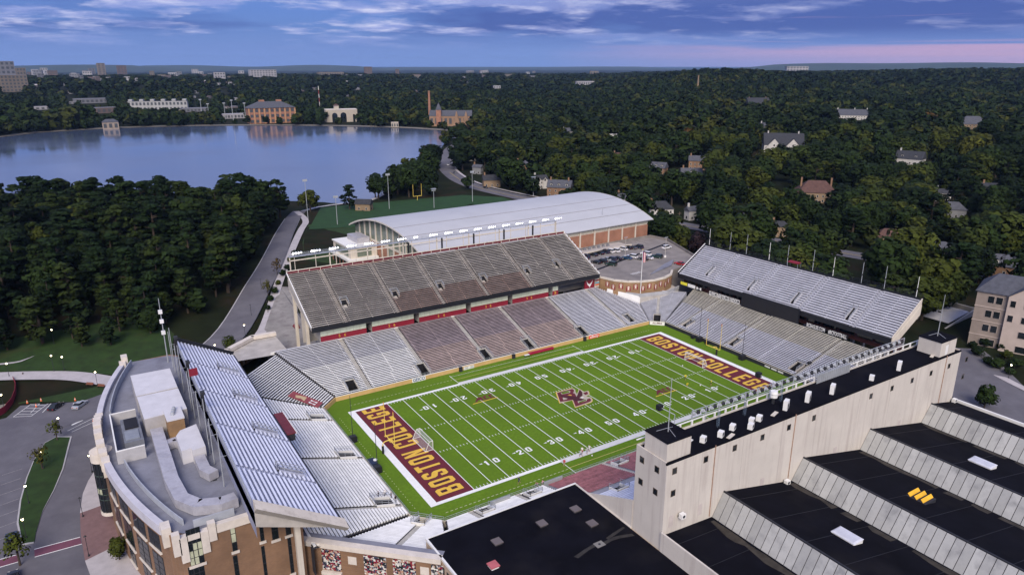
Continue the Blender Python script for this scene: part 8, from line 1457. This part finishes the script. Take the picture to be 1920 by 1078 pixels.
def tree(name, x, y, h, crown, trunk, label, group, rz=0.0, wide=1.0, z=None):
    t = thing(name, (x, y, G(x, y)-0.2 if z is None else z), label, 'tree', group, rz); t.scale = (h*wide, h*wide, h); put('trunk', trunk, t); put('crown', crown, t); return t
# places kept clear of trees: pitch, buildings, roads, lawns, lake
ROADS = [[(-112, 66), (-98, 73), (-84, 83), (-73, 97), (-62, 118), (-47, 150), (-34, 182), (-20, 220), (-5, 260), (6, 284)], beacon, street2, street3[:6]]
def seg_dist(P, a, b_):
    a = np.array(a, float); b_ = np.array(b_, float); d = b_-a; t = np.clip(((P-a)@d)/(d@d), 0, 1); return np.linalg.norm(P-(a+t[:, None]*d), axis=1)
def free(P):
    x, y = P[:, 0], P[:, 1]; ok = ~in_poly(x, y, LAKE)
    for poly in ([(-240, -100), (-130, -200), (150, -200), (112, -60), (118, -38), (105, 20), (107, 60), (124, 102), (128, 112), (128, 170), (5, 182), (-30, 190), (-50, 140), (-62, 95), (-92, 84), (-118, 92), (-137, 104), (-240, 100)], [(-6, 226), (21, 294), (56, 292), (122, 288), (141, 262), (136, 200), (0, 178), (-26, 165)], [(-150, 99), (-96, 92), (-92, 101), (-112, 103), (-124, 106), (-131, 113), (-150, 110)]): ok &= ~in_poly(x, y, poly)
    for i, rd in enumerate(ROADS):
        for a, b_ in zip(rd[:-1], rd[1:]): ok &= seg_dist(P, a, b_) > (9.0 if i == 1 else 8.0)
    for cx0, cy0, rr in CLEAR_P: ok &= np.hypot(x-cx0, y-cy0) > rr
    return ok
def visible(P, h, wide=0.4):
    "drop trees that would stand before a building the photograph shows clear"
    g = ground(P[:, 0], P[:, 1]); b0 = proj(np.stack([P[:, 0], P[:, 1], g], -1)); t0 = proj(np.stack([P[:, 0], P[:, 1], g+h], -1)); w = h*wide*FPX/np.maximum(t0[:, 2], 1); ok = np.ones(len(P), bool); dist = np.sqrt(((np.stack([P[:, 0], P[:, 1], g], -1)-CAM)**2).sum(1))
    for a, c_, p0, p1, dd in CLEAR: ok &= ~((dist < dd) & (t0[:, 0]+w*0.55 > a) & (t0[:, 0]-w*0.55 < c_) & (t0[:, 1] < p1) & (b0[:, 1] > p0))
    inview = (t0[:, 2] > 0) & (t0[:, 0] > -140) & (t0[:, 0] < 2060) & (t0[:, 1] < 1200); return ok, inview, t0, w
# --- pine hill on the left
r = np.random.RandomState(4); gx, gy = np.meshgrid(np.arange(-330, 10, 8.6), np.arange(100, 345, 8.6)); P = np.stack([gx.ravel(), gy.ravel()], -1)+r.uniform(-3.4, 3.4, (gx.size, 2)); P = P[free(P)]
edge = in_poly(P[:, 0], P[:, 1], [(-330, 116), (-150, 111), (-130, 114), (-120, 107), (-106, 104), (-92, 106), (-78, 114), (-58, 146), (-44, 176), (-30, 214), (-16, 252), (-4, 276), (-26, 292), (-90, 314), (-150, 338), (-330, 420)]); P = P[edge]
hh = (12.5+12.5*r.rand(len(P))**1.3)*np.where(P[:, 1] > 250, 1.12, 1.0)*np.where(P[:, 1] < 135, 0.80, 1.0); ok, iv, t0, w = visible(P, hh); P, hh, t0, w = P[ok & iv], hh[ok & iv], t0[ok & iv], w[ok & iv]; order = np.argsort(-w)
for k, i in enumerate(order[:300]):
    x, y = P[i]; s = r.rand(); isb = s < 0.16
    if isb: tree('broadleaf_tree', x, y, hh[i]*0.86, BROAD[k % 5], TR_B[k % 2], 'rounded dark green tree amid the pines on the left hill', 'trees on the left hill', r.rand()*6.28, r.uniform(0.85, 1.1))
    else: tree('pine_tree', x, y, hh[i], PINES[k % 4], TR_P[k % 2], 'tall dark pine on the wooded hill left of the road', 'pines on the left hill', r.rand()*6.28, r.uniform(0.85, 1.2))
rest = [P[i] for i in order[300:]]; rest_h = [hh[i] for i in order[300:]]
# --- single trees one can point at
singles = [((582, 397), 13, BROAD[0], 1.25, 'round tree alone on the lake shore by the campus road'), ((656, 393), 16, PINES[0], 1.15, 'dark conical evergreen left of the shore gatehouse'), ((704, 372), 19, PINES[1], 0.9, 'slender pine right of the shore gatehouse'), ((1275, 470), 13, BROAD[3], 1.1, 'bright green tree at the corner of the parking deck'), ((1306, 482), 12, PUR[0], 0.9, 'dark purple-leaved tree beside the silver deck corner'), ((503, 556), 8, THIN[0], 0.7, 'yellowing street tree beside the campus road, lower of two'), ((520, 517), 8, THIN[1], 0.75, 'yellowing street tree beside the campus road, upper of two'), ((432, 662), 6, BROAD[1], 0.9, 'small tree by the brick colonnade'), ((108, 826), 6.5, THIN[0], 0.85, 'thin yellow-green tree at the island tip'), ((80, 880), 6.5, THIN[1], 0.9, 'spreading yellow-green tree midway along the island'), ((38, 1060), 8.0, THIN[0], 1.0, 'large yellow-green tree at the bottom of the island'), ((225, 1050), 5.0, BROAD[2], 0.9, 'clipped green shrub at the curved brick front'), ((1845, 765), 7, BROAD[4], 1.0, 'leafy tree at the right end of the slab tower'), ((1735, 250), 22, AUT[0], 1.0, 'bright yellow-green tree beside the white dormered house'), ((1655, 230), 24, AUT[1], 1.0, 'orange-tinged tree on the wooded rise'), ((1290, 280), 20, AUT[0], 1.1, 'yellow-green tree above the grey porch house'), ((803, 310), 17, AUT[0], 1.15, 'yellow-green tree on the lake shore road'), ((1188, 282), 15, AUT[1], 0.8, 'golden tree beside the red-brown roofed house'), ((1815, 312), 24, AUT[0], 1.0, 'tall yellow-green tree right of the dormered white house')]
for (px, py), h, cr, wd, lb in singles:
    z = 0.0
    for _ in range(4): p = atz(px, py, z); z = G(p[0], p[1])
    tree('tree', p[0], p[1], h, cr, TR_B[0] if cr not in PINES else TR_P[0], lb, None, r.rand()*6, wd)
# --- suburb wood on the right: nearest 300 as single trees, the rest one mass
def band(r0, r1, sp, az0, az1, seed):
    rr_ = np.random.RandomState(seed); area = (r1**2-r0**2)*math.radians(az1-az0)/2; n = int(area/sp**2*1.15); R_ = np.sqrt(rr_.uniform(r0**2, r1**2, n)); A_ = YAW+np.radians(rr_.uniform(az0, az1, n)); Pn = np.stack([CAM[0]+R_*np.cos(A_), CAM[1]+R_*np.sin(A_)], -1)
    cell = np.floor(Pn/(sp*0.86)).astype(int); _, ui = np.unique(cell, axis=0, return_index=True); return Pn[np.sort(ui)]
Pn = np.concatenate([band(180, 520, 10.6, -40, 14, 1), band(520, 1000, 12.0, -40, 40, 2)]); Pn = Pn[free(Pn)]; leftzone = (Pn[:, 1] < 345) & (Pn[:, 0] < 5); Pn = Pn[~leftzone]
h2 = 9.5+14.5*r.rand(len(Pn))**1.25; shore = np.hypot(Pn[:, 0]-150, Pn[:, 1]-390) < 120; ok, iv, t0, w = visible(Pn, h2, 0.42)
# keep the lake open: no tall trees between the viewer and the water except on the near bank
Pn, h2, w, t0 = Pn[ok & iv], h2[ok & iv], w[ok & iv], t0[ok & iv]
order = np.argsort(-w)
for k, i in enumerate(order[:300]):
    x, y = Pn[i]; tree('broadleaf_tree' if k % 6 else 'pine_tree', x, y, h2[i], BROAD[k % 5] if k % 6 else PINES[k % 4], TR_B[k % 2] if k % 6 else TR_P[k % 2], 'leafy dark green tree in the wood between the houses on the right' if k % 6 else 'dark evergreen in the wood between the houses on the right', 'trees in the right-hand wood' if k % 6 else 'evergreens in the right-hand wood', r.rand()*6.28, r.uniform(0.95, 1.35))
rest += [Pn[i] for i in order[300:]]; rest_h += [h2[i] for i in order[300:]]
mid = np.array(rest); mid_h = np.array(rest_h)
far1 = band(1000, 1900, 14.0, -41, 41, 3); far2 = band(1900, 3600, 24.0, -42, 42, 5); far3 = band(3600, 7500, 62.0, -42, 42, 6)
def mass(name, label, sets, kind='stuff'):
    VV, TT, VN_ = [], [], []; rr_ = np.random.RandomState(9)
    for Pm, hm, tmpl, wd in sets:
        T_N = [q_[1] for q_ in tmpl]; tmpl = [q_[0] for q_ in tmpl]
        ok = free(Pm); Pm, hm = Pm[ok], hm[ok]; ok, iv, _, _ = visible(Pm, hm, 0.42); Pm, hm = Pm[ok & iv], hm[ok & iv]; g = ground(Pm[:, 0], Pm[:, 1]); n = len(Pm); pick = rr_.randint(0, len(tmpl), n); a = rr_.rand(n)*6.28; tint = np.clip(rr_.rand(n)**1.6*0.8+0.22*np.sin(Pm[:, 0]*0.011+1.3*np.sin(Pm[:, 1]*0.008))*np.sin(Pm[:, 1]*0.013)+0.08, 0, 1)
        for ti, T_ in enumerate(tmpl):
            s = np.where(pick == ti)[0]
            if not len(s): continue
            ca, sa = np.cos(a[s])[:, None, None], np.sin(a[s])[:, None, None]; X = T_[None, :, :, 0]; Y = T_[None, :, :, 1]; hs = hm[s][:, None, None]*np.ones_like(X)
            NRs = np.tile(T_N[ti][None], (len(s), 1, 1)); c1, s1 = np.cos(a[s])[:, None], np.sin(a[s])[:, None]; VN_.append(np.stack([NRs[..., 0]*c1-NRs[..., 1]*s1, NRs[..., 0]*s1+NRs[..., 1]*c1, NRs[..., 2]], -1).reshape(-1, 3))
            V = np.stack([(X*ca-Y*sa)*hs*wd+Pm[s, 0][:, None, None], (X*sa+Y*ca)*hs*wd+Pm[s, 1][:, None, None], T_[None, :, :, 2]*hs+g[s][:, None, None]-0.2], -1); VV.append(V.reshape(-1, 4, 3)); TT.append(np.repeat(tint[s], T_.shape[0]))
    V = np.concatenate(VV); print(name, len(V), 'quads'); o = put(name, quads_mesh(name, (V, np.concatenate(VN_)), M_leafS, np.concatenate(TT))); tag(o, label, 'wood', None, kind)
tm = lambda s, nc, nl, sz: shape(leaf_cloud('broad', s, nc, nl, sz), (0.46, 0.46, 0.86), (0, 0, 0.12))
mass('distant_wood', 'far dark woodland reaching to the horizon', [(mid, mid_h, [tm(31, 18, 230, 0.20), tm(32, 18, 230, 0.20), tm(33, 16, 230, 0.20)], 1.15), (far1, (10+13*r.rand(len(far1))**1.3)*np.where((far1[:, 0] < -20) & (far1[:, 1] < 1250), 1.45, 1.0), [tm(34, 10, 84, 0.32), tm(35, 10, 84, 0.32), tm(36, 9, 84, 0.32)], 1.05), (far2, r.uniform(12, 20, len(far2)), [tm(37, 6, 30, 0.48), tm(38, 6, 30, 0.48)], 1.45), (far3, r.uniform(13, 21, len(far3)), [tm(39, 4, 14, 0.62), tm(40, 4, 14, 0.62)], 2.7)])
for i, (px, py, h) in enumerate(((1832, 668, 3.4), (1850, 682, 2.8), (1868, 690, 3.6), (1885, 676, 3.0), (1902, 690, 3.4), (1845, 655, 3.0), (1876, 662, 2.6), (1910, 662, 3.2), (1822, 655, 2.4), (1893, 700, 2.6))):
    p = atz(px, py, 1.0); tree('shrub', p[0], p[1], h, BROAD[i % 5], TR_B[i % 2], f'{ORD[i]} low green shrub on the bank before the stone dormitory', 'shrubs before the dormitory', i*0.7, 1.5)
for i, (x, y, h) in enumerate(((-55.5, 122, 2.6), (-52.5, 128.5, 3.0), (-49.0, 136, 2.4), (-44.5, 145, 3.2), (-40.5, 154, 2.6), (-36.0, 164, 3.0), (-58.5, 115, 2.2), (-31.5, 175, 2.6))):
    tree('shrub', x+3.4, y-0.6, h, BROAD[i % 5], TR_B[0], f'{ORD[i]} low bush in the verge between campus road and pavement', 'bushes along the campus road', i*1.1, 1.3)
# ---------------------------------------------------------------- evening haze
def haze():
    m = bpy.data.materials.new('evening_haze'); m.use_nodes = True; nt = m.node_tree; nt.nodes.clear(); o = nt.nodes.new('ShaderNodeOutputMaterial'); v = nt.nodes.new('ShaderNodeVolumePrincipled')
    v.inputs['Color'].default_value = (0.38, 0.60, 1.0, 1); v.inputs['Density'].default_value = 0.000026; v.inputs['Anisotropy'].default_value = 0.0; nt.links.new(v.outputs[0], o.inputs['Volume'])
    tag(put('haze', MB().box(-21000, 24000, -2000, 24000, -3, 330).mesh('haze', m)), 'thin blue evening haze over the whole landscape', None, None, 'stuff')
haze()
